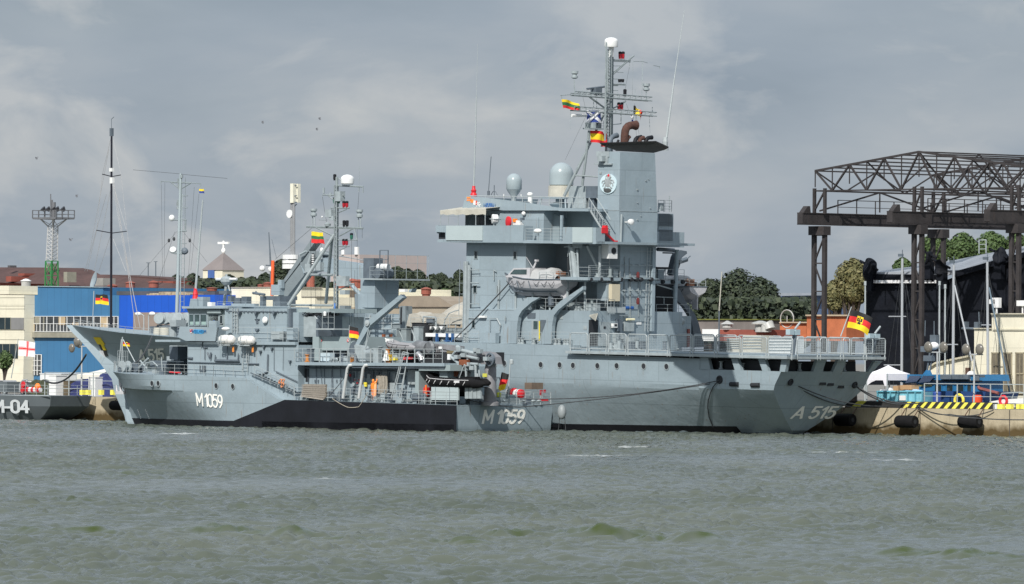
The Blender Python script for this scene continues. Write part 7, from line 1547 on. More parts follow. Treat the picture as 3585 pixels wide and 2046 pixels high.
# skip with rubbish
T = Thing('skip', 'light blue waste skip heaped with boxes on the quay', 'skip', QF, QA(14, 660, 1085, 2.5)); mb = MB().prism([QA(14, x, y, 2.5) for x, y in ((452, 985), (875, 985), (858, 1085), (478, 1085))], (0, -1.8, 0)); TB = T.part('body', mb, mat('skip_blue', (.20, .50, .60), .6, .2, 2, streak=.5, streakcol=(.2, .1, .05)))
mb = MB().prod(QF, 14, 450, 985, 878, 985, 2.45, .1)
for x in (455, 515, 575, 650, 735, 805, 870): mb.prod(QF, 14, x, 985, x, 1085, 2.4, .07, n=4)
T.part('ribs', mb, mat('skip_blue_dark', (.12, .36, .45), .6), TB); T.part('label', MB().pbox(QF, 14, 655, 1020, 715, 1065, 2.42, .05), WHITE, TB)
CARD = mat('cardboard', (.45, .28, .15), .9, .1)
for i, (x0, y0, x1, y1, m, lb, c_) in enumerate(((635, 932, 680, 988, CARD, 'small cardboard box on the skip, left of the big one', 'box'), (700, 925, 805, 965, CARD, 'large tilted cardboard box on top of the skip', 'box'), (495, 962, 545, 990, WHITE, 'white rubbish bag at the left end of the skip', 'bag'), (560, 955, 600, 990, WHITE, 'white plastic bag next to the small cardboard box', 'bag'), (690, 965, 870, 990, mat('bag_blue', (.35, .55, .75), .6), 'pale blue plastic bags along the skip rim', 'bags'))):
    a = QA(14, (x0+x1)/2, (y0+y1)/2, 3.2); w_ = abs(QA(14, x0, y0, 3.2).x-QA(14, x1, y0, 3.2).x)/2; h_ = abs(QA(14, x0, y0, 3.2).z-QA(14, x0, y1, 3.2).z)/2
    m_ = MB().box(a-Vector((w_, .5, h_)), a+Vector((w_, .5, h_))) if c_ == 'box' else MB().ell(a, (w_, .5, h_), 10, 7)
    if c_ == 'box': m_.box(a+Vector((-w_*1.05, -.52, h_*.9)), a+Vector((w_*1.05, .1, h_*1.06)))
    else:
        for v in m_.v: v += Vector((noise.noise(v*3)*.12, 0, noise.noise(v*2.3+Vector((5, 0, 0)))*.15))
    single('cardboard_box' if c_ == 'box' else 'rubbish_bag', m_, m, lb, c_, QF, a)
# blue workboat
WBm = mat('workboat_blue', (.02, .14, .30), .5, .15, 1)
T = Thing('workboat', 'blue cabin boat with solar panels on its roof, ashore behind the quay railing', 'boat', QF, QA(14, 1100, 1085, 7)); I7 = 7
mb = MB().pbox(QF, 14, 820, 885, 1400, 1090, I7, 3.2); CB = T.part('cabin', mb, WBm)
T.part('roof', MB().ppoly(QF, 14, [(720, 825), (1395, 825), (1410, 885), (700, 905), (630, 880)], I7-.3, 4), WBm)
mb = MB()
for x0 in (712, 835): mb.prism([QA(14, x, y, I7-.5) for x, y in ((x0, 905), (x0+45, 838), (x0+155, 838), (x0+110, 890))], (0, .05, 0))
T.part('solar_panels', mb, mat('solar_dark', (.05, .07, .12), .25))
for x0, x1 in ((990, 1050), (1100, 1155), (1200, 1255), (1290, 1325)): win(T, None, QF, 14, x0, 925, x1, 990, I7-.02, CB, GLASS, rim=WBm, fr=.1)
T.part('hull', MB().ppoly(QF, 14, [(790, 975), (1460, 985), (1430, 1100), (820, 1100)], I7-.8, 4.5), mat('workboat_hull', (.015, .05, .16), .5))
T.part('roof_edge', MB().pbox(QF, 14, 820, 878, 1412, 892, I7-.4, .2), BLACK); T.part('searchlight', MB().lathe(QA(14, 1325, 835, I7-.2), [(.2, .3), (.4, .1), (.42, -.1)], 14, (.3, -1, 0)).rod(QA(14, 1325, 850, I7), QA(14, 1325, 885, I7), .05), WHITE)
mb = MB()
for x in (1080, 1130, 1190, 1240, 1285): mb.cbox(QA(14, x, 850, I7-.4), (.7, .5, .35))
mb.prod(QF, 14, 1040, 832, 1400, 830, I7-.4, .05).pbox(QF, 14, 1355, 830, 1395, 885, I7-.4, .8); T.part('roof_gear', mb, DGREY)
T.part('life_ring', MB().torus(QA(14, 1212, 1065, I7-1.2), .5, .13, (0, 1, 0)), mat('ring_yellow', (.8, .65, .08), .6)); T.part('mast', MB().rod(QA(14, 910, 830, I7+1), QA(14, 960, 500, I7+1), .09).rod(QA(14, 980, 560, I7+1), QA(14, 935, 830, I7+1), .07).cbox(QA(14, 985, 500, I7+1), (.7, .5, .8)).cbox(QA(14, 905, 590, I7+1), (.9, .5, .5)).cbox(QA(14, 935, 675, I7+1), (1.0, .5, .5)).rod(QA(14, 898, 325, I7+1), QA(14, 895, 470, I7+1), .04).rod(QA(14, 980, 330, I7+1), QA(14, 980, 490, I7+1), .04), DGREY)
T.part('mast_light', MB().ell(QA(14, 978, 560, I7+.6), (.5, .4, .35)), WHITE, smooth=True); T.part('bow_peak', MB().ppoly(QF, 14, [(870, 830), (925, 830), (905, 785)], I7, .6), WBm)
T.part('rusty_beam', MB().prod(QF, 14, 1390, 935, 1400, 955, I7, .15).prod(QF, 14, 1400, 955, 1575, 1000, I7, .15), mat('rust_red', (.2, .07, .06)))
T.part('name_strip', MB().pbox(QF, 14, 830, 918, 960, 935, I7-.03, .04), mat('name_gold', (.35, .35, .15), .6), CB)
single('red_drum', MB().lathe(QA(14, 1380, 1088, 4.5), [(.42, 0), (.45, .1), (.45, .6), (.3, .7)], 14), mat('drum_red', (.75, .08, .02), .6), 'red plastic drum beside the lamp post near the cream building', 'drum', QF, QA(14, 1380, 1088, 4.5), smooth=True)
for x0, lb in ((895, 'dark blue barrel behind the railing, nearest the skip'), (975, 'dark blue barrel behind the railing, nearest the yellow life ring')):
    single('blue_barrel', MB().lathe(QA(14, x0+32, 1085, 4), [(.36, 0), (.38, .1), (.38, .85), (.34, .95)], 14), mat('barrel_blue', (.03, .07, .28), .5), lb, 'barrel', QF, QA(14, x0+32, 1085, 4), 'blue barrels on the right quay')
# small white boat on the right quay
T = Thing('small_boat', 'white open boat lying at the right edge of the quay below the cream building', 'boat', QF, QA(14, 1650, 1080, 5)); T.part('hull', MB().ppoly(QF, 14, [(1490, 1078), (1620, 1055), (1813, 1045), (1830, 1092), (1520, 1095)], 5, 2), WHITE); T.part('rail', MB().tube([QA(14, x, y, 5) for x, y in ((1590, 1060), (1605, 1000), (1780, 990), (1810, 1000))], .05, 5).prod(QF, 14, 1700, 1050, 1720, 995, 5, .04), RAILM); T.part('red_life_ring', MB().torus(QA(14, 1622, 1068, 4.9), .4, .12, (0, 1, 0)), RED)
# yacht masts on the right
def ymast(label, k, pts, inb, r, spread, grp='sailing yacht masts'):
    a = QA(k, *pts[0], inb); b = QA(k, *pts[1], inb); b0_ = b.copy(); b0_.z = ZQ; T = Thing('yacht_mast', label, 'mast', QF, b0_, grp)
    T.part('spar', MB().rod(a, b0_, r*.85, r, 8), mat('alloy_spar', (.36, .38, .40), .45, .08)); m = MB()
    for y, x0, x1 in spread: m.rod(QA(k, x0, y, inb), QA(k, x1, y, inb), .05, n=5)
    T.part('spreaders', m, mat('alloy_spar', (.5, .5, .5))); m = MB()
    for dx in (-3.2, -1.8, 1.2, 2.4): m.rod(a-Vector((0, 0, .5)), b0_+Vector((dx, 0, 0)), .02, n=3)
    T.part('shrouds', m, ROPE); T.part('masthead', MB().rod(a, a+Vector((0, 0, .8)), .04).cbox(a+Vector((.2, 0, .3)), (.5, .2, .25)), DGREY); return T
ymast('grey yacht mast right of the tender ensign, in front of the black stage', 14, ((686, -250), (680, 800)), 12, .13, ((288, 560, 720), (738, 515, 670)))
ymast('grey yacht mast in the middle of the three, with a slanting boom at its head', 14, ((1163, -190), (1155, 830)), 12, .14, ((548, 1070, 1200),)).part('slanting_spar', MB().rod(QA(14, 1170, 0, 11.8), QA(14, 1330, 700, 11.8), .08), mat('alloy_spar', (.5, .5, .5)))
ymast('grey yacht mast overlapping the cream building', 14, ((1473, -220), (1482, 1050)), 12, .13, ((367, 1420, 1510),)).part('furled_sail', MB().rod(QA(14, 1490, 20, 11.8), QA(14, 1690, 1030, 11.8), .08), mat('sail_cover', (.13, .18, .22), .8))
for i, (x, y0, y1, lb) in enumerate(((1031, 0, 620, 'thin pale pole left of the middle yacht mast'), (1083, 30, 700, 'thin dark pole close left of the middle yacht mast'), (342, 0, 730, 'thin pale pole behind the large ensign'))):
    a = QA(14, x, y0, 16); b = QA(14, x, y1, 16); b.z = ZQ; single('thin_pole', MB().rod(a, b, .07, n=6).rod(a, a+Vector((0, 0, .4)), .12), RAILM, lb, 'pole', QF, b)
a = A.P(11, 1738, 370, -2); a = QA(11, 1738, 370, 20); b = QA(11, 1703, 870, 20); c = b.copy(); c.z = ZQ; T = Thing('flagstaff', 'thin slanting cream pole in front of the dark trees right of the lifeboat', 'pole', QF, c); T.part('staff', MB().rod(b, a, .07, .04, 6), CANVAS); T.part('base', MB().rod(c, b, .07), DGREY)
line('thick dark rope from the tender stern down to the quay, right side', [A.w(A.Q(12, 1722, 868, 1.2)), QF.w(QA(14, 700, 1100, .1))], .07, sag=.5)
line('second dark rope from the tender stern to the far bollard on the right quay', [A.w(A.Q(12, 1722, 868, 1.2)), QF.w(QA(14, 900, 1080, .1))], .06, sag=.7)
line('thin rope from the left transom fairlead down to the quay', [A.w(A.Q(12, 1068, 840, 1.6)), QF.w(QA(14, 560, 1120, .1))], .05, sag=.6)
line('lower thin rope from the left transom fairlead to the quay', [A.w(A.Q(12, 1068, 845, 1.6)), QF.w(QA(14, 420, 1125, .1))], .05, sag=.7)
line('long slack rope hanging along the right quay wall', [QF.w(QA(14, 820, 1140, -.2)), QF.w(QA(14, 1200, 1215, -2.2)), QF.w(QA(14, 1900, 1245, -2.4))], .05, sag=.1)
line('upper slack rope in front of the right quay wall', [QF.w(QA(14, 820, 1110, -.2)), QF.w(QA(14, 1130, 1195, -1.0)), QF.w(QA(14, 1530, 1155, -.2))], .05, sag=.3)
line('heavy bow rope from the tender stem down to the left quay', [A.w(Vector((98.5, -5.6, 5.0))), QF.w(QA(2, 380, 1050, .2)), ], .10, sag=1.2)
line('black rope from the bulwark of the tender to the minehunter forecastle', [A.w(A.P(2, 1290, 680, .0)), M.w(p_(2, 1150, 900, 3))], .09, sag=.4)
line('steel wire from the foredeck up to the lifeboat bow', [A.w(A.P(8, 120, 1260, .3)), A.w(A.P(8, 895, 460, .9))], .06, sag=.1)
line('pale rope hanging in a loop under the orange suited person', [M.w(p_(5, 530, 1120, -.1)), M.w(p_(5, 700, 1218, -.1)), M.w(p_(5, 830, 1212, -.1)), M.w(p_(5, 930, 1050, .1))], .035, sag=.05, m=mat('coir_rope', (.3, .3, .2)))
line('thin rope from the davit pipe down to the deck edge', [M.w(p_(5, 700, 830, .0)), M.w(p_(5, 500, 1080, .0))], .035, sag=.1)
line('two part rope hanging from the port stern fairlead into the water', [A.w(onhull(A, a_port, 12, *q)+Vector((0, .12, 0))) for q in ((335, 835), (290, 890), (262, 950), (240, 1030), (235, 1100), (250, 1200), (290, 1300))], .05, sag=0)
# ================================================================ patrol boat at the far left
I_ = -7
s_st = QA(2, 400, 1190, I_).x; zt_ = QA(2, 300, 1180, I_).z
T = Thing('patrol_boat', 'dark grey patrol boat stern entering the picture at the far left', 'ship', QF, (s_st, -I_, 0))
mb = MB(); top_ = zt_
prof = [(0, 1.0, 0), (.9, .75, 0), (3.2, .25, 0), (5.0, -.5, 0)]
secs = []
for s, inset in ((0, .5), (1.5, .2), (5, 0), (14, 0), (24, .3)):
    secs.append([Vector((s_st+s+sh_, 7-inset-ins, z)) for sh_, z, ins in ((0 if s > 5 else 0, top_+.1*(s > 10), 0), ((.3 if s < 5 else 0), 1.2, .15), ((1.6 if s < 5 else 0), .3, .5), ((4.0 if s < 5 else 0), -.8, 1.2))])
V = [v for r_ in secs for v in r_]; nv = len(V); mb.v = V+[Vector((v.x, 7.6-v.y, v.z)) for v in V]; f = []
for i in range(4):
    for j in range(3): a, b, c, d = i*4+j, (i+1)*4+j, (i+1)*4+j+1, i*4+j+1; f += [(a, d, c, b), (nv+a, nv+b, nv+c, nv+d)]
    f.append((i*4, (i+1)*4, nv+(i+1)*4, nv+i*4))
for j in range(3): f.append((j, nv+j, nv+j+1, j+1))
mb.f = f; mb.mi = [0]*len(f)
H3 = T.part('hull', mb, mat('patrol_grey', (.115, .135, .145), .5, .1, .5, bump=.03), smooth=True)
pA = QA(2, 8, 1318, I_); pB = QA(2, 240, 1318, I_); hL = QA(2, 120, 1222, I_).z-pA.z; q, WW = lettering('M-04', 1, .18, .16); k0 = abs(QA(2, 0, 1318, I_).x-QA(2, 240, 1318, I_).x)
sxx = (abs(QA(2, 95, 1270, I_).x-QA(2, 240, 1270, I_).x))/(.46+.16+.5)
T.part('hull_number', put_letters('M-04', 1, .19, lambda x, y, e: Vector((pB.x+(WW-x)*sxx*.98, 7.0-.02-.0*(1-y)+e+(-.07*(1-y)), pA.z+y*hL)), .16), mat('worn_letter_grey', (.52, .55, .56), .6, .1), H3)
mb = MB().rail((s_st+.3, 6.7, zt_), (s_st+20, 6.9, zt_), 1.05, 1.6).rail((s_st+.2, 6.6, zt_), (s_st+.2, 1, zt_), 1.05, 1.6); T.part('railing', mb, RAILM)
T.part('deck_rubbing_strip', MB().rod((s_st, 6.75, zt_), (s_st+24, 7.0, zt_), .06), RAILM)
T.part('deck_house', MB().pbox(QF, 2, -60, 1060, 60, 1150, -5, 3), mat('patrol_grey', (.1, .1, .1)))
pr = lambda x, y, i=-6: QA(2, x, y, i)
T.part('arched_hatch', MB().tube([pr(170, 1150), pr(172, 1085), pr(195, 1050), pr(228, 1046), pr(228, 1060)], .12, 8).pbox(QF, 2, 172, 1060, 225, 1150, -5.9, .3), mat('hatch_grey', (.33, .35, .36), .5))
for x, y, r, lb in ((197, 1085, .32, 'red round float on the patrol boat, upper of the two'), (192, 1130, .3, 'red round float on the patrol boat deck, lower of the two')): single('red_float', MB().lathe(pr(x, y, -6.3), [(.05, -.1), (r, -.08), (r, .08), (.05, .1)], 16, (.2, 1, 0)), RED, lb, 'float', QF, pr(x, y, -6.3), smooth=True)
T2 = Thing('striped_drum', 'red and white striped tube lying on the patrol boat stern', 'drum', QF, pr(280, 1130)); m = MB()
for i in range(5): m.mat(i % 2).rod(pr(235+i*21, 1130), pr(256+i*21, 1130), .3, n=12)
T2.part('tube', m, [RED, WHITE]); T2.part('end_cap', MB().rod(pr(340, 1130), pr(346, 1130), .22, n=12), WHITE)
single('orange_bundle', MB().ell(pr(320, 1108), (.35, .3, .42), 12, 8), ORANGE, 'small orange bundle on top of the striped tube', 'bundle', QF, pr(320, 1108), smooth=True)
flag('red_cross_flag', 'white flag with a red cross on the slanting red staff of the patrol boat', QF, pr(160, 712, -5.6), (2.45, 1.5), FC, lambda u, v: 1 if (abs(u-.5) < .035 or abs(v-.5) < .05) else (4 if (abs(u-.5) < .055 or abs(v-.5) < .085) else (1 if (abs(u-.5) < .07 or abs(v-.5) < .105) else 4)), None, .07, (-1, -.1, 0), nx=56, ny=38, seed=.3, pole=(pr(95, 1030, -5.6), pr(155, 695, -5.6), .05), hoist=(.05, 0, -1), amp=.05)
# ================================================================ left quay objects
def boxthing(name, label, cat, F, k, r, inb, dp, m, grp=None, ground=True, bev=.0):
    x0, y0, x1, y1 = r; mb = MB().pbox(F, k, x0, y0, x1, y1, inb, dp)
    if ground:
        zm_ = min(v.z for v in mb.v)
        for v in mb.v:
            if v.z == zm_: v.z = min(zm_, ZQ)
    b = (mb.v[0]+mb.v[2])/2; T = Thing(name, label, cat, F, b, grp); T.part('body', mb, m); zt = max(v.z for v in mb.v); xs_ = [v.x for v in mb.v]; ys_ = [v.y for v in mb.v]
    T.part('lid', MB().box((min(xs_)-.06, min(ys_)-.06, zt), (max(xs_)+.06, max(ys_)+.06, zt+.07)), m); return T
T = boxthing('kiosk', 'narrow white cabinet on the left quay beside the brown shed', 'cabinet', QF, 2, (415, 1010, 475, 1165), 4, 1.5, WHITE)
T = boxthing('kiosk', 'narrow white cabinet between the two navy tarpaulins on the left quay', 'cabinet', QF, 2, (752, 1025, 808, 1160), 4, 1.5, WHITE)
boxthing('brown_shed', 'low brown box with a rusty top on the left quay', 'shed', QF, 2, (482, 1052, 592, 1145), 5, 2.5, mat('shed_brown', (.10, .08, .05), .8, .2))
boxthing('white_container', 'long white container behind the railing on the left quay', 'container', QF, 2, (340, 995, 520, 1060), 12, 3, WHITE)
def lump(name, label, cat, k, prof, inb, dp, m, seed):
    pts = [QA(k, x, y, inb) for x, y in dense(prof, 3)]; zb_ = ZQ; mb = MB(); g = []; n = 8; mm_ = len(pts)
    for j in range(n+1):
        t = j/n; f = math.sin(math.pi*min(1, t*.9+.05))**.4
        for i, p in enumerate(pts): g.append(Vector((p.x+.15*noise.noise(Vector((i, j, seed))), -inb-dp*t+.1, zb_+(p.z-zb_)*f+.12*noise.noise(Vector((i*1.2, j, seed+3))))))
    mb.add(g, [(j*mm_+i, j*mm_+i+1, (j+1)*mm_+i+1, (j+1)*mm_+i) for j in range(n) for i in range(mm_-1)]); mb.prism([p for p in pts if 1]+[Vector((pts[-1].x, -inb, zb_)), Vector((pts[0].x, -inb, zb_))], (0, -.1, 0))
    T = Thing(name, label, cat, QF, Vector((pts[0].x, -inb, zb_))); T.part('cover', mb, m, smooth=True); T.part('tie_line', MB().tube([p+Vector((0, .05, -.5*(p.z-zb_))) for p in pts], .04, 4), ROPE); return T
NAVY = mat('navy_tarpaulin', (.03, .04, .14), .75, .3, 1.5, bump=.2)
lump('covered_cargo', 'navy blue tarpaulin heap left of the white cabinet pair', 'tarpaulin', 2, [(595, 1145), (600, 1080), (660, 1045), (745, 1035), (748, 1145)], 5, 3, NAVY, 1)
lump('covered_cargo', 'taller navy blue tarpaulin heap just left of the tender bow', 'tarpaulin', 2, [(815, 1150), (820, 1070), (850, 1000), (910, 970), (950, 1010), (958, 1150)], 5, 3, NAVY, 2)
lump('camouflage_cover', 'olive camouflage heap behind the patrol boat stern', 'tarpaulin', 2, [(228, 1150), (240, 1075), (300, 1040), (380, 1055), (412, 1085), (412, 1150)], 5, 3, mat('camouflage', (.06, .07, .04), .9, .8, 2.5, fine=.4), 3)
def car(label, k, x0, x1, ytop, ybot, inb, m):
    a = QA(k, x0, ybot, inb); b = QA(k, x1, ybot, inb); L = abs(a.x-b.x); H = QA(k, (x0+x1)/2, ytop, inb).z-ZQ; xm = min(a.x, b.x); y = -inb; L = min(L, 4.8)
    T = Thing('parked_car', label, 'car', QF, Vector((xm+L/2, y, ZQ)), 'cars parked on the left quay'); X = lambda t: xm+L*t; Z = lambda t: ZQ+1.5*t
    pr_ = [(0, .2), (0, .55), (.03, .62), (.16, .68), (.3, .98), (.36, 1.0), (.68, 1.0), (.76, .95), (.9, .68), (1, .6), (1, .2)]
    T.part('body', MB().prism([Vector((X(t), y, Z(z))) for t, z in pr_], (0, -1.75, 0)), m); T.part('side_windows', MB().prism([Vector((X(t), y+.02, Z(z))) for t, z in ((.2, .68), (.33, .94), (.67, .94), (.8, .68))], (0, -.05, 0)), GLASS)
    for t in (.2, .8):
        w = T.part('wheel', MB().lathe(Vector((X(t), y+.02, ZQ+.32)), [(.32, -.2), (.33, 0)], 16, (0, 1, 0)), RUBBER); T.part('rim', MB().lathe(Vector((X(t), y+.03, ZQ+.32)), [(.2, 0), (.18, .02)], 12, (0, 1, 0)), RAILM, w)
    T.part('headlight', MB().cbox(Vector((X(0)-.01, y-.25, Z(.55))), (.05, .3, .15)), WHITE); T.part('tail_light', MB().cbox(Vector((X(1)+.01, y-.25, Z(.6))), (.05, .25, .15)), RED)
car('silver car at the far left edge behind the patrol boat', 2, -40, 60, 1010, 1110, 9, mat('car_silver', (.42, .43, .44), .25, .05, metal=.3))
car('dark car parked behind the olive camouflage heap', 2, 150, 360, 1010, 1100, 11, mat('car_dark', (.02, .025, .03), .2, .05))
# black mast of a sailing yacht behind the bow
I4 = 6; a = QA(1, 948, 258, I4); b = QA(2, 945, 590, I4); b.z = ZQ; T = Thing('black_yacht_mast', 'very tall black yacht mast rising behind the tender bow', 'mast', QF, b)
T.part('spar', MB().rod(b, a, .14, .10, 8), mat('black_carbon', (.012, .012, .02), .35, .1)); S1 = mat('black_carbon', (.01, .01, .01)); K1 = lambda x, y: QA(1, x, y, I4)
m = MB()
for x0, y0, x1, y1 in ((870, 632, 950, 652), (1028, 638, 950, 652), (820, 1108, 950, 1132), (1078, 1116, 950, 1132)): m.rod(K1(x0, y0), K1(x1, y1), .05, n=5)
T.part('spreaders', m, S1); T.part('masthead_vane', MB().rod(K1(948, 255), K1(946, 165), .025, n=4).rod(K1(946, 165), K1(968, 145), .03, n=4).cbox(K1(948, 275), (.3, .3, .8)), DGREY); T.part('fittings', MB().cbox(K1(948, 595), (.4, .3, .35)).cbox(K1(952, 685), (.4, .3, .6)), WHITE)
m = MB()
for x0, y0, x1, y1 in ((945, 310, 870, 632), (870, 632, 820, 1108), (820, 1108, 740, 1456), (960, 340, 1028, 638), (1028, 638, 1078, 1116), (1078, 1116, 1125, 1456), (950, 700, 1085, 1456), (962, 720, 1070, 1100), (940, 760, 800, 1456), (925, 420, 760, 1300), (905, 800, 720, 1456), (945, 1130, 840, 1456), (960, 1180, 1070, 1456)): m.rod(K1(x0, y0), K1(x1, y1), .022, n=3)
T.part('shrouds', m, mat('pale_wire', (.4, .4, .4), .6))
T.part('halyards', MB().rod(K1(965, 700), K1(1095, 1456), .035, n=4).rod(K1(1095, 1456), QA(2, 1190, 600, I4), .035, n=4).rod(QA(2, 1070, 0, I4), QA(2, 1150, 600, I4), .03, n=4), mat('pale_wire', (.4, .4, .4)))
# ================================================================ buildings
def Bd(name, label, base, grp=None, cat='building'): return Thing(name, label, cat, QF, base, grp)
BLU = mat('blue_cladding', (.045, .16, .31), .6, .08, .35, streak=.15, streakcol=(.1, .2, .3), plates=(1.1, 40, .05, .06, .2)); VBL = mat('vivid_blue_cladding', (.01, .09, .50), .5, .08, .3, plates=(1.1, 40, .05, .06, .2))
CRM = mat('cream_render', (.72, .68, .54), .85, .10, .3, streak=.35, streakcol=(.42, .37, .26), fine=.06, plates=(6, 1.5, .04, .06, .2)); BRD = mat('boarded_pane', (.45, .35, .22), .8, .2); CB_ = mat('concrete_band', (.26, .25, .20), .85, .25, .8)
DROOF = mat('dark_flat_roof', (.08, .08, .085), .8, .2); BRN = mat('brown_red_roof', (.080, .043, .038), .85, .3, .35, fine=.15); BRI = mat('brick_orange', (.46, .14, .06), .85, .2, .6, fine=.15)
D1 = 34
gz = lambda mb: [setattr(v, 'z', ZQ) for v in mb.v if v.z < ZQ+.8] and mb
T = Bd('blue_warehouse', 'blue clad warehouse with a long band of broken windows on the left', QA(2, 600, 990, D1)*1)
W1 = T.part('wall', MB().ppoly(QF, 2, [(205, 325), (320, 325), (320, 250), (872, 258), (872, 325), (1012, 326), (1012, 1100), (205, 1100)], D1, 25), BLU)
T.part('roof_edge', MB().ppoly(QF, 2, [(318, 246), (874, 254), (874, 260), (318, 252)], D1-.15, 1), mat('trim_pale', (.3, .4, .45), .6), W1)
r_ = random.Random(11); m = MB(); xs2 = [225]+[225+i*57 for i in range(1, 14)]+[1000]
T.part('window_recess', MB().pbox(QF, 2, 225, 505, 1000, 635, D1-.05, .1), mat('grimy_glass', (.05, .055, .06), .3, .7, .6), W1)
for x in xs2: m.pbox(QF, 2, x-1.7, 505, x+1.7, 635, D1-.12, .1)
for y in (505, 568, 635): m.pbox(QF, 2, 225, y-2, 1000, y+2, D1-.13, .1)
for i in range(13): m.pbox(QF, 2, 225+i*57+27, 570, 225+i*57+29, 634, D1-.11, .08)
T.part('window_frames', m, WHITE, W1)
m = MB()
for x0, x1, y0, y1, q in ((498, 553, 508, 578, 1), (258, 292, 568, 628, 1), (295, 335, 508, 575, 0), (612, 668, 560, 606, 1), (850, 915, 512, 610, 1), (365, 375, 508, 632, 0)): m.mat(q).pbox(QF, 2, x0, y0, x1, y1, D1-.09, .05)
T.part('boarded_panes', m, [CB_, BRD], W1)
T.part('concrete_band', MB().pbox(QF, 2, 195, 640, 700, 685, D1-.4, .4), CB_, W1)
m = MB().mat(0).pbox(QF, 2, 235, 828, 352, 1005, D1-.1, .1).mat(1)
for x in (240, 290, 315, 350): m.pbox(QF, 2, x-3, 828, x+2, 1005, D1-.16, .06)
for y in (830, 880, 925, 965): m.pbox(QF, 2, 235, y-2, 352, y+2, D1-.17, .06)
T.part('lower_window', m, [mat('grimy_glass', (.05, .05, .05)), WHITE], W1)
T = Bd('cream_warehouse', 'cream banded warehouse at the left edge, next to the blue one', QA(2, 60, 990, D1)); W1 = T.part('wall', MB().ppoly(QF, 2, [(-500, 318), (205, 325), (205, 730), (195, 1100), (-500, 1100)], D1-1.5, 25), CRM)
T.part('parapet_block', MB().pbox(QF, 2, -80, 245, 75, 318, D1-1.5, 10), CRM, W1); T.part('flat_roof', MB().pbox(QF, 2, 76, 278, 320, 322, D1+4, 14), DROOF, W1)
T.part('window_band', MB().pbox(QF, 2, -500, 515, 86, 615, D1-1.56, .1), GLASS, W1); T.part('grey_panel', MB().pbox(QF, 2, 88, 517, 200, 617, D1-1.56, .1), mat('panel_mid_grey', (.2, .2, .2), .8), W1)
T.part('lower_window', MB().pbox(QF, 2, -500, 738, 150, 860, D1-1.56, .1), GLASS, W1); m = MB()
for y in (345, 415, 440, 620, 700): m.pbox(QF, 2, -500, y, 205, y+3, D1-1.53, .08)
for x in (-20, 40, 88): m.pbox(QF, 2, x, 515, x+3, 615, D1-1.6, .06); m.pbox(QF, 2, x+40, 738, x+43, 860, D1-1.6, .06)
T.part('band_joints', m, CB_, W1)
T = Bd('vivid_blue_hall', 'low vivid blue hall wall behind the tender foremast', QA(2, 1400, 600, D1)); W1 = T.part('wall', MB().ppoly(QF, 2, [(1014, 327), (1824, 322), (1824, 1100), (1014, 1100)], D1, 20), VBL)
T.part('render_panel', MB().pbox(QF, 2, 1130, 472, 1640, 980, D1-.1, .1), mat('taupe_render', (.25, .20, .17), .85, .15), W1); T.part('roof', MB().ppoly(QF, 2, [(872, 292), (1824, 292), (1824, 328), (872, 324)], D1+2, 18), DROOF, W1)
m = MB(); r_ = random.Random(3)
for i in range(14): x = 1245+i*26; m.prism([QA(2, x, 322-7*abs(math.sin(i))-(18 if 3 < i < 11 else 8), D1), QA(2, x+30, 320-(16 if 3 < i < 11 else 6), D1), QA(2, x+28, 326, D1), QA(2, x, 326, D1)], (0, -2, 0))
T.part('torn_roof_edge', m, mat('torn_felt', (.38, .30, .2), .9, .5, 2), W1)
T = Bd('street_lamps', 'twin white street lamps against the taupe wall', QA(2, 1230, 600, 20), cat='street lamp'); m = MB()
for x0, x1 in ((1170, 1222), (1294, 1262)): m.tube([QA(2, x0, 484, 20), QA(2, (x0+x1)/2, 482, 20), QA(2, x1, 500, 20), QA(2, x1, 640, 20)], .06, 5)
T.part('posts', m, RAILM); T.part('heads', MB().ell(QA(2, 1172, 484, 20), (.45, .2, .2), 10, 6).ell(QA(2, 1292, 482, 20), (.45, .2, .2), 10, 6), WHITE)
# white block hall, centre left
T = Bd('white_hall', 'off white flat hall behind the minehunter bridge and crane boom', QA(3, 300, 1250, D1)); W1 = T.part('wall', MB().ppoly(QF, 3, [(125, 1188), (265, 1188), (265, 1110), (860, 1110), (860, 1190), (985, 1190), (985, 1290), (980, 1600), (125, 1600)], D1+3, 22), CRM)
T.part('parapet', MB().pbox(QF, 3, 262, 1104, 862, 1112, D1+2.9, 3).pbox(QF, 3, 860, 1183, 990, 1191, D1+2.9, 3).pbox(QF, 3, 125, 1183, 262, 1189, D1+2.9, 3), mat('trim_grey', (.3, .28, .24), .8), W1)
D2 = 42
T = Bd('arched_hall', 'long beige hall with a low arched roof behind the minehunter', QA(3, 1100, 1300, D2)); HB = mat('beige_render', (.33, .285, .22), .85, .12, .3, streak=.3)
W1 = T.part('wall', MB().ppoly(QF, 15, [(-1300, 640), (1180, 640), (1180, 1300), (-1300, 1300)], D2, 1), HB)
T.part('roof', MB().ppoly(QF, 15, [(200, 640), (205, 500), (380, 500), (640, 497), (760, 502), (860, 560), (900, 640)], D2+.1, 12).ppoly(QF, 15, [(860, 510), (1180, 510), (1180, 640), (990, 640)], D2+4, 12).ppoly(QF, 15, [(900, 640), (850, 560), (780, 510), (860, 512), (1000, 600), (1080, 640)], D2+.2, .3), mat('beige_roof', (.27, .225, .175), .9, .15, .4), W1)
T.part('roof_gable', MB().ppoly(QF, 3, [(820, 1290), (830, 1150), (900, 1145), (1120, 1230), (1130, 1290)], D2-.2, .3).ppoly(QF, 3, [(1120, 1130), (1380, 1135), (1380, 1290), (1130, 1290)], D2+2, .3), mat('dark_roof_brown', (.10, .08, .065), .9, .2), W1)
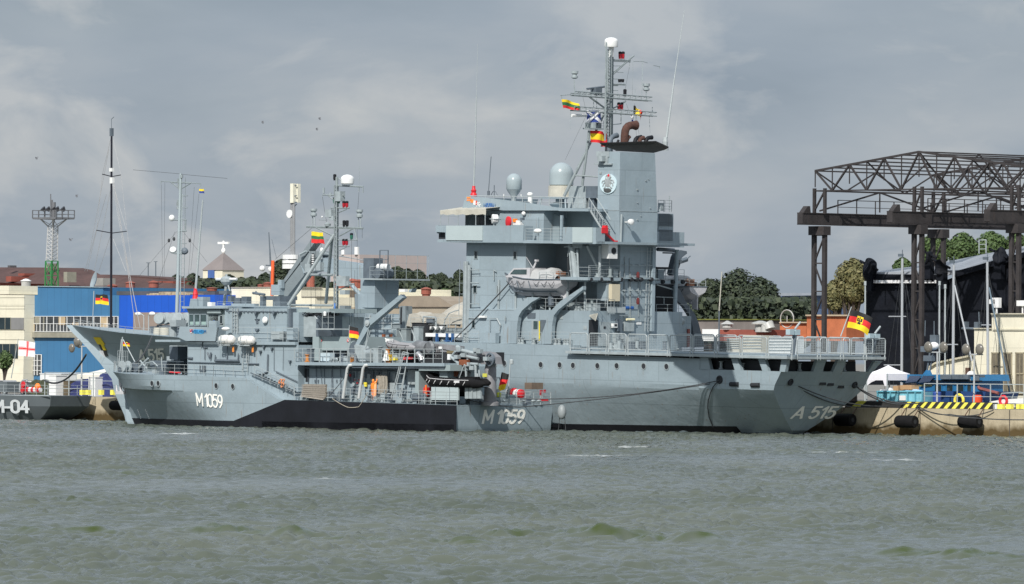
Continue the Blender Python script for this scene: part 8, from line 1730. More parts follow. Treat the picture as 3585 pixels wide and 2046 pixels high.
T.part('roof_edge', MB().tube([QA(3, x, y, D2-.4) for x, y in ((840, 1142), (930, 1155), (1040, 1190), (1130, 1235))], .18, 6), mat('trim_pale_cream', (.55, .52, .45), .7), W1)
T.part('cornice', MB().pbox(QF, 15, 200, 636, 1180, 644, D2-.15, .1), mat('dark_roof_brown', (.1, .1, .1)), W1)
# red roofed barracks
D3 = 95
T = Bd('red_roofed_block', 'long building with dark red roofs behind the blue warehouse', QA(2, 500, 330, D3)); BR_ = mat('brick_dark', (.25, .07, .05), .9, .25, .6)
def slope(k, pts_low, pts_high, i0, i1): return [QA(k, x, y, i0) for x, y in pts_low]+[QA(k, x, y, i1) for x, y in pts_high]
m = MB(); m.prism(slope(2, [(-100, 215), (400, 232)], [(400, 90), (-100, 88)], D3, D3+6), (0, -6, 0)); m.prism(slope(2, [(400, 240), (600, 250)], [(545, 148), (470, 105), (400, 92)], D3+1, D3+5), (0, -6, 0)); m.prism(slope(2, [(540, 280), (1465, 330)], [(1458, 200), (1390, 180), (870, 150), (545, 146)], D3+2, D3+8), (0, -6, 0))
RF = T.part('roof', m, BRN); T.part('wall', MB().pbox(QF, 2, -100, 210, 1470, 420, D3+7, 6), BR_)
T.part('dormer', MB().pbox(QF, 2, 50, 165, 95, 210, D3-.5, 3).pbox(QF, 2, 155, 140, 208, 160, D3+2, 2), BR_, RF)
T.part('chimney', MB().pbox(QF, 2, 540, 128, 570, 215, D3-.5, 1.5), CB_, RF); T.part('chimney', MB().pbox(QF, 2, 385, 55, 408, 95, D3+3, 1.5), CB_, RF); T.part('chimney', MB().pbox(QF, 2, 65, 72, 88, 90, D3+3, 1), DROOF, RF)
T.part('roof_window', MB().pbox(QF, 2, 805, 180, 875, 245, D3-.5, 2), mat('grey_tin', (.28, .27, .25), .6, .2), RF)
T = Bd('satellite_dish', 'grey satellite dish on the roof above the blue warehouse', QA(2, 800, 245, D1+4), cat='dish'); T.part('dish', MB().lathe(QA(2, 800, 205, D1+4), [(.02, -.15), (.6, -.08), (1.0, .1), (1.02, .1), (.6, -.04)], 18, (.5, 1, .3)), GREY2, smooth=True); T.part('mount', MB().rod(QA(2, 805, 210, D1+4.2), QA(2, 790, 250, D1+4.2), .06), RAILM)
VR = mat('vent_red', (.26, .075, .05), .7, .2, 1.5)
def turret(label, k, xc, y0, y1, hw, inb, m, cap=None):
    p = QA(k, xc, y1, inb); h = QA(k, xc, y0, inb).z-p.z; r = abs(QA(k, xc+hw, y1, inb).x-p.x)*.72
    T = Thing('roof_ventilator', label, 'roof ventilator', QF, p, 'round roof ventilators on the halls'); T.part('drum', MB().lathe(p-Vector((0, 0, 1.5)), [(r*.8, 0), (r*.8, 1.5+h*.1), (r, 1.5+h*.12), (r, 1.5+h*.72)], 16), m); T.part('cap', MB().lathe(p+Vector((0, 0, h*.72)), [(r*1.18, 0), (r*1.18, h*.05), (r*.4, h*.24), (.02, h*.28)], 16), cap or m)
turret('silver roof ventilator with a pale cap above the cream warehouse', 2, 220, 185, 262, 36, D1+8, mat('tin_silver', (.42, .42, .4), .4, .3), WHITE)
for lb, k, xc, y0, y1, hw in (('red roof ventilator directly behind the black yacht mast', 2, 955, 230, 292, 38), ('red roof ventilator second left of the foremast', 2, 1107, 205, 275, 37), ('red roof ventilator nearest the foremast on its left', 2, 1305, 200, 270, 40), ('low red roof ventilator below the grey pyramid church roof', 2, 1800, 258, 292, 42), ('red roof ventilator left of the orange pole', 3, 578, 1062, 1112, 38), ('small red roof ventilator beside the one left of the orange pole', 3, 515, 1080, 1110, 25), ('red roof ventilator below the pale pink block, left one', 3, 1200, 1060, 1160, 55), ('red roof ventilator below the pale pink block, right one', 3, 1320, 1020, 1150, 50), ('red roof ventilator between deck crane tip and the tender bridge', 15, 698, 385, 490, 62), ('small red roof ventilator just left of the deck crane tip', 15, 290, 420, 490, 40), ('red roof ventilator behind the crane jib knuckle', 3, 940, 930, 1010, 40)): turret(lb, k, xc, y0, y1, hw, D2+6, VR)
T = Bd('pink_block', 'pale pinkish tower block far behind the minehunter mast', QA(3, 1270, 940, 300)); T.part('wall', MB().pbox(QF, 3, 1180, 830, 1355, 1100, 300, 15).pbox(QF, 3, 1112, 880, 1180, 1100, 302, 12), mat('pale_pink', (.42, .36, .34), .8, .05)); T.part('roof_mast', MB().prod(QF, 3, 1332, 830, 1332, 765, 300, .4).prod(QF, 3, 1215, 830, 1215, 790, 300, .3), WHITE)
# church
D5 = 160
a = QA(3, -10, 962, D5); b = QA(3, 213, 962, D5); pk = QA(3, 112, 808, D5); cx = (a.x+b.x)/2; hw = abs(a.x-b.x)/2*.8; z0 = a.z; T = Bd('church', 'church tower with a grey pyramid roof and a white cross', Vector((cx, -D5, ZQ)), cat='church'); c = Vector((cx, -D5-hw, 0)); m = MB()
cs = [Vector((cx+dx*hw, -D5-hw+dy*hw, z0)) for dx, dy in ((-1, 1), (1, 1), (1, -1), (-1, -1))]; m.add(cs+[Vector((cx, -D5-hw, pk.z))], [(0, 1, 4), (1, 2, 4), (2, 3, 4), (3, 0, 4), (0, 3, 2, 1)]); T.part('roof', m, mat('slate_roof', (.20, .175, .17), .8, .1, .5))
W1 = T.part('wall', MB().box((cx-hw*.93, -D5-hw*.07, ZQ), (cx+hw*.93, -D5-hw*1.93, z0)), CRM); T.part('blue_panel', MB().pbox(QF, 3, 66, 962, 118, 1030, D5, .3), mat('panel_blue', (.06, .12, .32), .6), W1)
tp = Vector((cx, -D5-hw, pk.z)); xw = .8; ch = QA(3, 118, 710, D5).z-pk.z
T.part('cross', MB().rod(tp, tp+Vector((0, 0, ch)), .14).box(tp+Vector((-1.0, -.15, ch*.72)), tp+Vector((1.0, .15, ch*.9))).ell(tp+Vector((0, 0, .2)), (.3, .3, .4), 10, 6), mat('cross_white', (.85, .85, .82), .3))
# floodlight tower
D6 = 60; FT = lambda x, y: QA(1, x, y, D6); b = QA(2, 440, 245, D6); b.z = ZQ; T = Thing('floodlight_tower', 'white lattice floodlight tower with a green base and lamp platform', 'tower', QF, b)
def lattice(m, a, b, w0, w1, n, r):
    cs0 = [(1, 1), (1, -1), (-1, -1), (-1, 1)]
    for i in range(n):
        p = a.lerp(b, i/n); q = a.lerp(b, (i+1)/n); wa = w0+(w1-w0)*i/n; wb = w0+(w1-w0)*(i+1)/n
        P4 = [p+Vector((x*wa, y*wa, 0)) for x, y in cs0]; Q4 = [q+Vector((x*wb, y*wb, 0)) for x, y in cs0]
        for j in range(4): m.rod(P4[j], Q4[j], r*1.4, n=4); m.rod(P4[j], Q4[(j+1) % 4], r*.8, n=4); m.rod(Q4[j], Q4[(j+1) % 4], r, n=4)
    return m
g0_ = QA(2, 438, 245, D6); g1 = FT(440, 1370); g2 = FT(450, 1075); g3 = FT(455, 1010)
T.part('green_base', lattice(MB(), Vector((g0_.x, g0_.y, ZQ)), g1, .62, .5, 9, .06), mat('base_green', (.03, .20, .055), .6)); T.part('white_shaft', lattice(MB(), g1, g2, .45, .4, 9, .045), mat('shaft_white', (.48, .485, .48), .6)); T.part('neck', lattice(MB(), g2, g3, .4, 1.1, 1, .05), mat('shaft_white', (.6, .6, .6)))
a = FT(355, 1010); b = FT(553, 1012); m = MB().box((a.x, a.y+1.4, a.z-.1), (b.x, a.y-1.4, a.z+.12)); h1 = FT(450, 940).z-a.z
for y in (1.4, -1.4): m.rail((a.x, a.y+y, a.z), (b.x, a.y+y, a.z), h1, .9, .035, 2)
m.rail((a.x, a.y+1.4, a.z), (a.x, a.y-1.4, a.z), h1, 1, .06, 2).rail((b.x, a.y+1.4, a.z), (b.x, a.y-1.4, a.z), h1, 1, .06, 2).rod(FT(455, 1010), FT(455, 870), .25).rod(FT(432, 960), FT(430, 800), .06).rod(FT(442, 960), FT(442, 850), .1); T.part('platform', m, mat('steel_dark', (.13, .135, .145), .7))
for x in (370, 410, 455, 487, 537): T.part('floodlight', MB().lathe(FT(x, 930), [(.15, -.25), (.32, .1), (.32, .2)], 10, (.3, .6, .7)), mat('lamp_dark', (.03, .03, .035), .4))
# cell tower
D7 = 110; CT_ = lambda x, y: QA(3, x, y, D7); b = CT_(787, 950); b.z = ZQ; T = Thing('cell_tower', 'slim mobile phone mast with two cream antenna panels', 'mast', QF, b)
m = MB()
for x in (776, 787, 799): m.rod(CT_(x, 880), CT_(x if x != 787 else 795, 235 if x != 776 else 390), .14, n=6)
m.rod(Vector((b.x, b.y, ZQ)), CT_(787, 850), .5, n=8)
for i in range(12): m.rod(CT_(776, 400+i*36), CT_(799, 418+i*36), .05, n=4)
T.part('poles', m, mat('steel_mid', (.25, .26, .27), .6)); T.part('antenna_panel', MB().pbox(QF, 3, 766, 226, 790, 390, D7-.3, .5), mat('panel_cream', (.75, .73, .6), .5)); T.part('antenna_panel', MB().pbox(QF, 3, 818, 228, 829, 388, D7+.3, .5), mat('panel_cream', (.7, .7, .6)))
m = MB()
for y in (240, 330, 385): m.rod(CT_(790, y), CT_(822, y), .08, n=4)
m.rod(CT_(822, 400), CT_(800, 420), .08); T.part('brackets', m, DGREY); T.part('dish', MB().lathe(CT_(768, 484), [(.5, -.2), (.5, .2)], 14, (0, 1, 0)), WHITE)
for y0, y1 in ((832, 868), (878, 905), (912, 950)): T.part('drum_antenna', MB().rod(CT_(762, y0), CT_(762, y1), .9, n=12).rod(CT_(790, y0), CT_(790, y1), .7, n=12), WHITE)
a = QA(3, 585, 640, 100); b = QA(3, 602, 950, 100); c = b.copy(); c.z = ZQ; T = Thing('radio_mast', 'thin dark radio mast left of the mobile phone mast', 'mast', QF, c); T.part('spar', MB().rod(a, b, .05, .12).rod(b, c, .12), DGREY); T.part('crossbar', MB().rod(QA(3, 560, 920, 100), QA(3, 640, 925, 100), .07).rod(QA(3, 610, 700, 100), QA(3, 650, 860, 100), .03), DGREY); T.part('lamp', MB().ell(QA(3, 530, 948, 100), (.35, .35, .35), 8, 6).ell(QA(3, 602, 955, 100), (.35, .35, .35), 8, 6), WHITE)
for i, (x0, y0, x1, y1) in enumerate(((1258, 50, 1258, 165), (1322, 40, 1322, 165))): a = QA(2, x0, y0, 100); b = QA(2, x1, y1, 100); single('roof_aerial', MB().rod(a, b, .07, n=5).rod(a-Vector((.3, 0, 0)), a+Vector((.3, 0, 0)), .04), DGREY, f'thin aerial on the red roof, {"left" if i == 0 else "right"} of a pair', 'aerial', QF, b)
# ================================================================ right side buildings
D8 = 55
T = Bd('grey_wall_block', 'long grey building with a mossy roof edge behind the flight deck', QA(12, 400, 350, D8)); T.part('wall', MB().pbox(QF, 12, 0, 205, 740, 420, D8, 8), mat('grey_render', (.17, .15, .14), .9, .2, .5)); T.part('mossy_edge', MB().pbox(QF, 12, 0, 196, 742, 206, D8-.2, 8.4), mat('moss', (.14, .15, .03), .9, .4, 2))
T = Bd('brown_low_roof', 'low reddish brown roof with vents behind the flight deck nets', QA(12, 600, 350, D8-8)); T.part('roof', MB().pbox(QF, 12, 350, 305, 822, 420, D8-8, 5), mat('brick_dark', (.2, .1, .1))); T.part('white_band', MB().pbox(QF, 12, 170, 300, 350, 420, D8-8, 3), WHITE)
for x, lb in ((765, 'l'), (822, 'r')): T.part('vent_pipe', MB().tube([QA(12, x, 330, D8-8), QA(12, x, 262, D8-8), QA(12, x+(28 if lb == 'r' else 0), 255, D8-8)]+([QA(12, x+40, 300, D8-8)] if lb == 'r' else []), .55, 10), mat('tin_silver', (.4, .4, .4)), smooth=True)
T.part('vent_cap', MB().lathe(QA(12, 765, 250, D8-8), [(.9, 0), (.9, .15), (.2, .35)], 12).lathe(QA(12, 427, 285, D8-8), [(.5, 0), (.5, .3), (.7, .35), (.1, .7)], 12), mat('tin_silver', (.4, .4, .4)))
T = Bd('brick_building', 'orange brick building behind the first gantry legs', QA(12, 1200, 350, D8-2)); W1 = T.part('wall', MB().pbox(QF, 12, 962, 236, 1232, 420, D8-2, 6).pbox(QF, 12, 1236, 165, 1640, 420, D8-3, 8), BRI); T.part('coping', MB().pbox(QF, 12, 955, 225, 1236, 238, D8-2.3, 6.5).pbox(QF, 12, 1222, 152, 1645, 167, D8-3.3, 8.6), mat('coping_pale', (.42, .34, .24), .8), W1); T.part('roof_wheel', MB().torus(QA(12, 1035, 195, D8-2), .9, .06, (0, 1, 0)).rod(QA(12, 1035, 165, D8-2), QA(12, 1035, 225, D8-2), .05), mat('tin_silver', (.4, .4, .4)), W1)
T = Bd('blue_shed', 'blue grey shed with a pale roof behind dark trees', QA(13, 180, 1300, 170)); W1 = T.part('wall', MB().pbox(QF, 13, 75, 1195, 330, 1500, 170, 8), mat('shed_blue', (.10, .15, .26), .7, .1)); T.part('roof', MB().ppoly(QF, 13, [(50, 1180), (330, 1178), (330, 1198), (55, 1203)], 169, 10), mat('shed_roof', (.25, .28, .32), .6), W1); T.part('downpipe', MB().prod(QF, 13, 55, 1203, 82, 1245, 169, .2).prod(QF, 13, 82, 1245, 82, 1320, 169, .2), RAILM, W1)
# cream building at the right
D9 = 16
T = Bd('cream_building', 'cream plastered building with tall narrow windows at the right edge', QA(14, 1600, 1040, D9)); W1 = T.part('wall', MB().ppoly(QF, 14, [(1515, 268), (2400, 262), (2400, 1130), (1515, 1130)], D9, 12).ppoly(QF, 14, [(1352, 402), (1515, 402), (1515, 1130), (1352, 1130)], D9+.8, 10), CRM)
T.part('low_wing', MB().ppoly(QF, 14, [(928, 760), (985, 722), (1300, 655), (1352, 650), (1352, 1130), (928, 1130)], D9+1.5, 8), CRM); T.part('sloped_coping', MB().ppoly(QF, 14, [(925, 752), (985, 712), (1300, 645), (1352, 640), (1352, 655), (1300, 662), (985, 728), (928, 768)], D9+1.2, 8.6), mat('coping_cream', (.5, .46, .34), .8)); T.part('cornice', MB().pbox(QF, 14, 1505, 258, 2400, 268, D9-.3, 12.6).pbox(QF, 14, 1345, 394, 1512, 402, D9+.6, 10.4).pbox(QF, 14, 1520, 402, 2400, 418, D9-.12, .12).pbox(QF, 14, 1505, 990, 1810, 1002, D9-.2, .2), mat('cornice_cream', (.52, .49, .38), .8), W1)
for x0 in (1520, 1630, 1742, 1855): win(T, None, QF, 14, x0, 632, x0+64, 1000, D9-.02, W1, mat('old_window_glass', (.16, .14, .105), .35, .4, 1.5), rim=mat('old_window_frame', (.33, .29, .2), .8), fr=.12); T.part('glazing_bar', MB().pbox(QF, 14, x0, 812, x0+64, 824, D9-.12, .05).pbox(QF, 14, x0+30, 632, x0+34, 1000, D9-.12, .05), mat('old_window_frame', (.3, .3, .2)), W1)
T.part('small_window', MB().pbox(QF, 14, 1268, 762, 1312, 835, D9+1.4, .2), mat('window_brown', (.12, .07, .05), .8), W1)
m = MB().prod(QF, 14, 1560, 262, 1558, 195, D9+2, .1); T.part('roof_lamp_post', m, WHITE, W1); T.part('roof_lamps', MB().cbox(QA(14, 1530, 150, D9+2), (.7, .4, .4)).cbox(QA(14, 1560, 160, D9+2), (.8, .4, .9)).cbox(QA(14, 1795, 165, D9+2), (.9, .5, .5)).rod(QA(14, 1800, 180, D9+2), QA(14, 1800, 262, D9+2), .08), mat('lamp_white_metal', (.7, .7, .7), .3), W1)
T.part('crane_gear_on_roof', MB().prod(QF, 14, 1240, 398, 1400, 402, D9+3, .12).pbox(QF, 14, 1252, 335, 1270, 398, D9+3, .5).pbox(QF, 14, 1350, 338, 1385, 398, D9+3, .5).prod(QF, 14, 1395, 245, 1400, 398, D9+3, .05), DGREY, W1)
# ================================================================ black stage hall
D10 = 38; STM = mat('black_sheeting', (.006, .0075, .012), .7, .4, .6, bump=.15, streak=.3, streakcol=(.016, .017, .022), spec=.2); T = Bd('black_stage', 'huge black sheeted festival stage with a silvery sloping roof', QA(13, 1200, 1456, D10), cat='stage')
W1 = T.part('walls', MB().ppoly(QF, 13, [(742, 1090), (1325, 1095), (1420, 1060), (1982, 880), (2900, 620), (2900, 1900), (742, 1900)], D10, 22), STM)
T.part('roof', MB().prism([QA(13, 742, 1020, D10-.5), QA(13, 1330, 1028, D10-.5), QA(13, 1480, 1000, D10-.5), QA(13, 2900, 600, D10-.5), QA(13, 2900, 540, D10+20), QA(13, 1960, 858, D10+20), QA(13, 1440, 930, D10+20), QA(13, 860, 1014, D10+20)], (0, 0, -.3)), mat('silver_roof_sheet', (.30, .32, .35), .35, .2, .5))
T.part('edge_beam', MB().ppoly(QF, 13, [(742, 1030), (1330, 1036), (1330, 1085), (742, 1078)], D10-.6, 1).ppoly(QF, 13, [(1420, 1015), (1982, 858), (2900, 600), (2900, 650), (1982, 900), (1420, 1060)], D10-.6, 1), STM, W1)
m = MB()
for x in [762, 800, 830, 868, 880, 900, 915, 930, 948, 980, 1008, 1060, 1105, 1148, 1215, 1245, 1290]: m.cbox(QA(13, x, 1090, D10-.7), (.25, .2, .28))
m.prod(QF, 13, 740, 1098, 1325, 1098, D10-.6, .08); T.part('eyelet_strip', m, mat('eyelet_white', (.7, .7, .7), .4), W1)
for x, y, w_ in ((775, 1000, 60), (1340, 985, 38), (1790, 905, 50), (1235, 905, 30)):
    m = MB(); c = QA(13, x, y, D10-.8); rr2 = random.Random(x)
    m.ell(c, (w_*.012, .7, w_*.013+.3), 22, 16); m.v = [v+Vector((noise.noise(v*1.1), noise.noise(v*1.3+Vector((9, 0, 0))), noise.noise(v*.9+Vector((0, 7, 0)))))*.45 for v in m.v]; m.cbox(c-Vector((0, 0, 1.2)), (.9, .6, 1.6)).rod(c-Vector((1, 0, 0)), c+Vector((1.3, 0, .9)), .12)
    T.part('rigging_bundle', m, STM, W1)
m = MB()
for x in (742, 1320, 1365): m.prod(QF, 13, x, 1100, x-3, 1500, D10-.3, .1)
T.part('corner_tubes', m, mat('tube_grey', (.2, .21, .23), .5), W1)
T.part('roof_railing', MB().rail(QA(13, 1630, 870, D10+6), QA(13, 1685, 868, D10+6), 1.3, .9, .05), RAILM, W1)
# ================================================================ gantry
GF = QF; GI = 26; ST = mat('rusty_steel', (.034, .0295, .030), .75, .4, .8, fine=.3, streak=.3, streakcol=(.09, .05, .03)); p0_ = QA(13, 380, 1456, GI); T = Thing('gantry_frame', 'rusty open steel gantry hall frame with roof trusses and crane runways', 'gantry', QF, Vector((p0_.x, -GI, ZQ)))
G = lambda x, y, i=0.: QA(13, x, y, GI+i)
zb_ = G(380, 610).z
def col(x0, x1, ytop, i=0.0, parent=None):
    a = G(x0, ytop, i); b = G(x1, ytop, i); w_ = .28; m = MB(); a.z = b.z = zb_-1.4
    for p in (a, b): m.box((p.x-w_, p.y+.3, ZQ), (p.x+w_, p.y-.3, p.z))
    n = 6
    for j in range(n):
        z0 = ZQ+(a.z-ZQ)*j/n; z1_ = ZQ+(a.z-ZQ)*(j+1)/n; p, q = (a, b) if j % 2 else (b, a); m.rod((p.x, p.y, z0), (q.x, q.y, z1_), .09, n=4).rod((a.x, a.y, z1_), (b.x, a.y, z1_), .09, n=4)
    m.box((a.x+w_*1.1, a.y+.5, a.z), (b.x-w_*1.1, a.y-.5, zb_-.6)); T.part('column', m, ST)
SPN = 17.0
for x0, x1 in ((338, 420), (1122, 1182), (1886, 1942), (2650, 2700)):
    for r_ in range(4):
        off = r_*SPN; a = G(x0, 900); 
        m = MB(); sx0, sx1 = G(x0, 650).x, G(x1, 650).x; w_ = .27; yy = -GI-off; zt = zb_-1.4
        for s in (sx0, sx1): m.box((s-.2, yy+.17, ZQ), (s+.2, yy-.17, zt))
        for j in range(6):
            z0 = ZQ+(zt-ZQ)*j/6; z1_ = ZQ+(zt-ZQ)*(j+1)/6; p, q = (sx0, sx1) if j % 2 else (sx1, sx0); m.rod((p, yy, z0), (q, yy, z1_), .09, n=4).rod((sx0, yy, z1_), (sx1, yy, z1_), .09, n=4)
        m.box((min(sx0, sx1)-w_-.04, yy+.5, zt), (max(sx0, sx1)+w_+.04, yy-.5, zt+.85)); T.part('column', m, ST)
        # upper posts to the truss
        m = MB(); ztr = G(380, 375).z; 
        for s in (sx0, sx1): m.box((s-.14, yy+.12, zb_+.62), (s+.14, yy-.12, ztr+.2))
        m.rod((sx0, yy, zb_+.9), (sx1, yy, ztr), .1, n=4); T.part('upper_post', m, ST)
# runway beams run inland
for x0, y0, i0 in ((225, 606, 0), (928, 588, 0), (1690, 570, 0)):
    # start projects in front of the first column
    c_ = {225: 380, 928: 1152, 1690: 1914}[x0]; sx = G(c_, 650).x
    d = ray(13, x0, y0); 
    # beam plane is x = sx in the quay frame
    hp = QF.Q(13, x0, y0, sx); m = MB(); y1 = -GI-3*SPN-6; h_ = .62
    m.box((sx-.35, hp.y, zb_-h_*.6), (sx+.35, y1, zb_+h_)); m.box((sx-.42, hp.y-.05, zb_+h_), (sx+.42, y1, zb_+h_+.08)); m.box((sx-.42, hp.y-.05, zb_-h_*.6-.08), (sx+.42, y1, zb_-h_*.6))
    for j in range(26): y = hp.y-1.6*j-.4; m.box((sx-.37, y+.04, zb_-h_*.55), (sx+.37, y-.04, zb_+h_*.95))
    m.prism([Vector((sx-.3, hp.y-.1, zb_+h_)), Vector((sx-.3, hp.y-1.2, zb_+h_)), Vector((sx-.3, hp.y-1.1, zb_+h_+.7)), Vector((sx-.3, hp.y-.8, zb_+h_+.7))], (.6, 0, 0)); T.part('runway_beam', m, ST)
    m = MB().rail((sx-1.2, hp.y-4, zb_+h_), (sx-1.2, y1, zb_+h_), 1.3, 2.6, .05, 2); T.part('walkway_railing', m, ST)
# roof trusses, parallel to the quay
c1x, c2x, c3x, c4x = [G(x, 650).x for x in (380, 1152, 1914, 2675)]
zL = G(380, 378).z; zE = G(345, 222).z; rg = G(1160, 72); zR = rg.z
def truss(yy, full=True):
    m = MB(); lx = G(345, 300).x
    dirn = -1; xe = lx; xr = rg.x; xend = xr-(xe-xr)
    n = 12
    def top_(x): return zE+(zR-zE)*(1-abs((x-xr)/(xe-xr)))
    pts = [xe+(xend-xe)*i/n for i in range(n+1)]
    for i in range(n):
        a, b = pts[i], pts[i+1]; m.rod((a, yy, top_(a)), (b, yy, top_(b)), .14, n=4); m.rod((a, yy, zL), (b, yy, zL), .09, n=4)
        m.rod((a, yy, top_(a)), (a, yy, zL if i % 2 else (zL+top_(a))/2-.6), .06, n=4)
        m.rod((a, yy, zL if i % 2 else top_(a)), (b, yy, top_(b) if i % 2 else zL), .11, n=4)
    m.rod((xend, yy, top_(xend)), (xend, yy, zL), .13, n=4); T.part('roof_truss', m, ST)
    return pts, top_
for r_ in range(4): pts, top_ = truss(-GI-r_*SPN)
m = MB()
for x in pts:
    m.rod((x, -GI, top_(x)), (x, -GI-3*SPN, top_(x)), .09, n=4)
for x in pts[::3]:
    for r_ in range(3):
        y0 = -GI-r_*SPN; m.rod((x, y0, zL), (x, y0-SPN, zL), .09, n=4)
        for j in range(4): ya = y0-SPN*j/4; yb = y0-SPN*(j+1)/4; m.rod((x, ya, zL if j % 2 else top_(x)), (x, yb, top_(x) if j % 2 else zL), .08, n=4)
T.part('purlins', m, ST)
m = MB()
for sx in (c1x, c2x, c3x):
    for r_ in range(3): y0 = -GI-r_*SPN; m.rod((sx, y0, zb_+.9), (sx, y0-SPN/2, zL), .1, n=4).rod((sx, y0-SPN/2, zL), (sx, y0-SPN, zb_+.9), .1, n=4).rod((sx, y0-SPN/2, zL), (sx, y0-SPN/2, zb_+.9), .07, n=4).rod((sx, y0, zL), (sx, y0-SPN, zL), .1, n=4)
T.part('wall_bracing', m, ST)
# ================================================================ trees
def leafmat(name, c1, c2):
    m = bpy.data.materials.new(name); m.use_nodes = True; nt = m.node_tree; b = nt.nodes['Principled BSDF']; b.inputs['Roughness'].default_value = .7
    g = nt.nodes.new('ShaderNodeNewGeometry'); r = nt.nodes.new('ShaderNodeValToRGB'); r.color_ramp.elements[0].color = (*c1, 1); r.color_ramp.elements[1].color = (*c2, 1); nt.links.new(g.outputs['Random Per Island'], r.inputs[0]); nt.links.new(r.outputs[0], b.inputs['Base Color']); return m
LD = leafmat('leaf_dark', (.012, .022, .013), (.045, .062, .028)); LM = leafmat('leaf_mid', (.035, .065, .018), (.08, .13, .035)); LB = leafmat('leaf_olive', (.07, .075, .025), (.19, .17, .07)); BARK = mat('bark', (.07, .055, .045), .9, .3, 2)
def tree(label, k, xc, yt, yb, hw, inb, m, seed, name='tree', grp=None, n=2600, lf=.42, low=.25):
    r_ = random.Random(seed); c = QA(k, xc, yb, inb); top = QA(k, xc, yt, inb).z; W_ = abs(QA(k, xc+hw, yb, inb).x-c.x)*.80; z0 = ZQ; H_ = top-z0
    T = Thing(name, label, 'tree', QF, Vector((c.x, -inb, z0)), grp); bs = Vector((c.x, -inb, z0)); mt = MB().rod(bs, bs+Vector((.2, .1, H_*.55)), .035*H_, .018*H_, 8); lobes = []
    Hc = min(H_*(1-low*.6), 2.6*W_); c0_ = H_-Hc/2
    for i in range(26):
        while 1:
            px_, py_, pz_ = r_.uniform(-1, 1), r_.uniform(-1, 1), r_.uniform(-1, 1)
            if px_*px_+py_*py_+pz_*pz_ < 1: break
        rad = r_.uniform(.16, .46)*W_; cc = bs+Vector((px_*W_*.78, py_*W_*.78, c0_+pz_*(Hc/2-rad*.8))); lobes.append((cc, rad)); mt.rod(bs+Vector((.1, 0, H_*r_.uniform(.25, .5))), cc, .012*H_, .004*H_, 5)
    lobes.append((bs+Vector((0, 0, H_-W_*.3)), W_*.3)); lobes += [(bs+Vector((0, 0, H_-W_*.95)), W_*.88)]*9+[(bs+Vector((0, 0, H_-W_*1.5)), W_*.8)]*4; T.part('trunk', mt, BARK); V = []; Fc = []
    for i in range(n):
        cc, rad = lobes[r_.randrange(len(lobes))]; d = Vector((r_.gauss(0, 1), r_.gauss(0, 1), r_.gauss(0, 1))).normalized(); q = cc+d*rad*(r_.uniform(.35, 1.08)**.6)*Vector((1, 1, .85)).length/1.65
        nn = (d+Vector((r_.uniform(-.7, .7), r_.uniform(-.7, .7), r_.uniform(-.3, .9)))).normalized(); u = nn.orthogonal().normalized(); v = nn.cross(u); a = r_.uniform(0, 6.28); u, v = u*math.cos(a)+v*math.sin(a), v*math.cos(a)-u*math.sin(a); L = lf*r_.uniform(.6, 1.4); kx = len(V)
        V += [q-u*L*.5, q+v*L*.35, q+u*L*.6, q-v*L*.35]; Fc.append((kx, kx+1, kx+2, kx+3))
    mb = MB(); mb.v = V; mb.f = Fc; mb.mi = [0]*len(Fc); T.part('crown', mb, m)
gT = 'trees behind the halls'
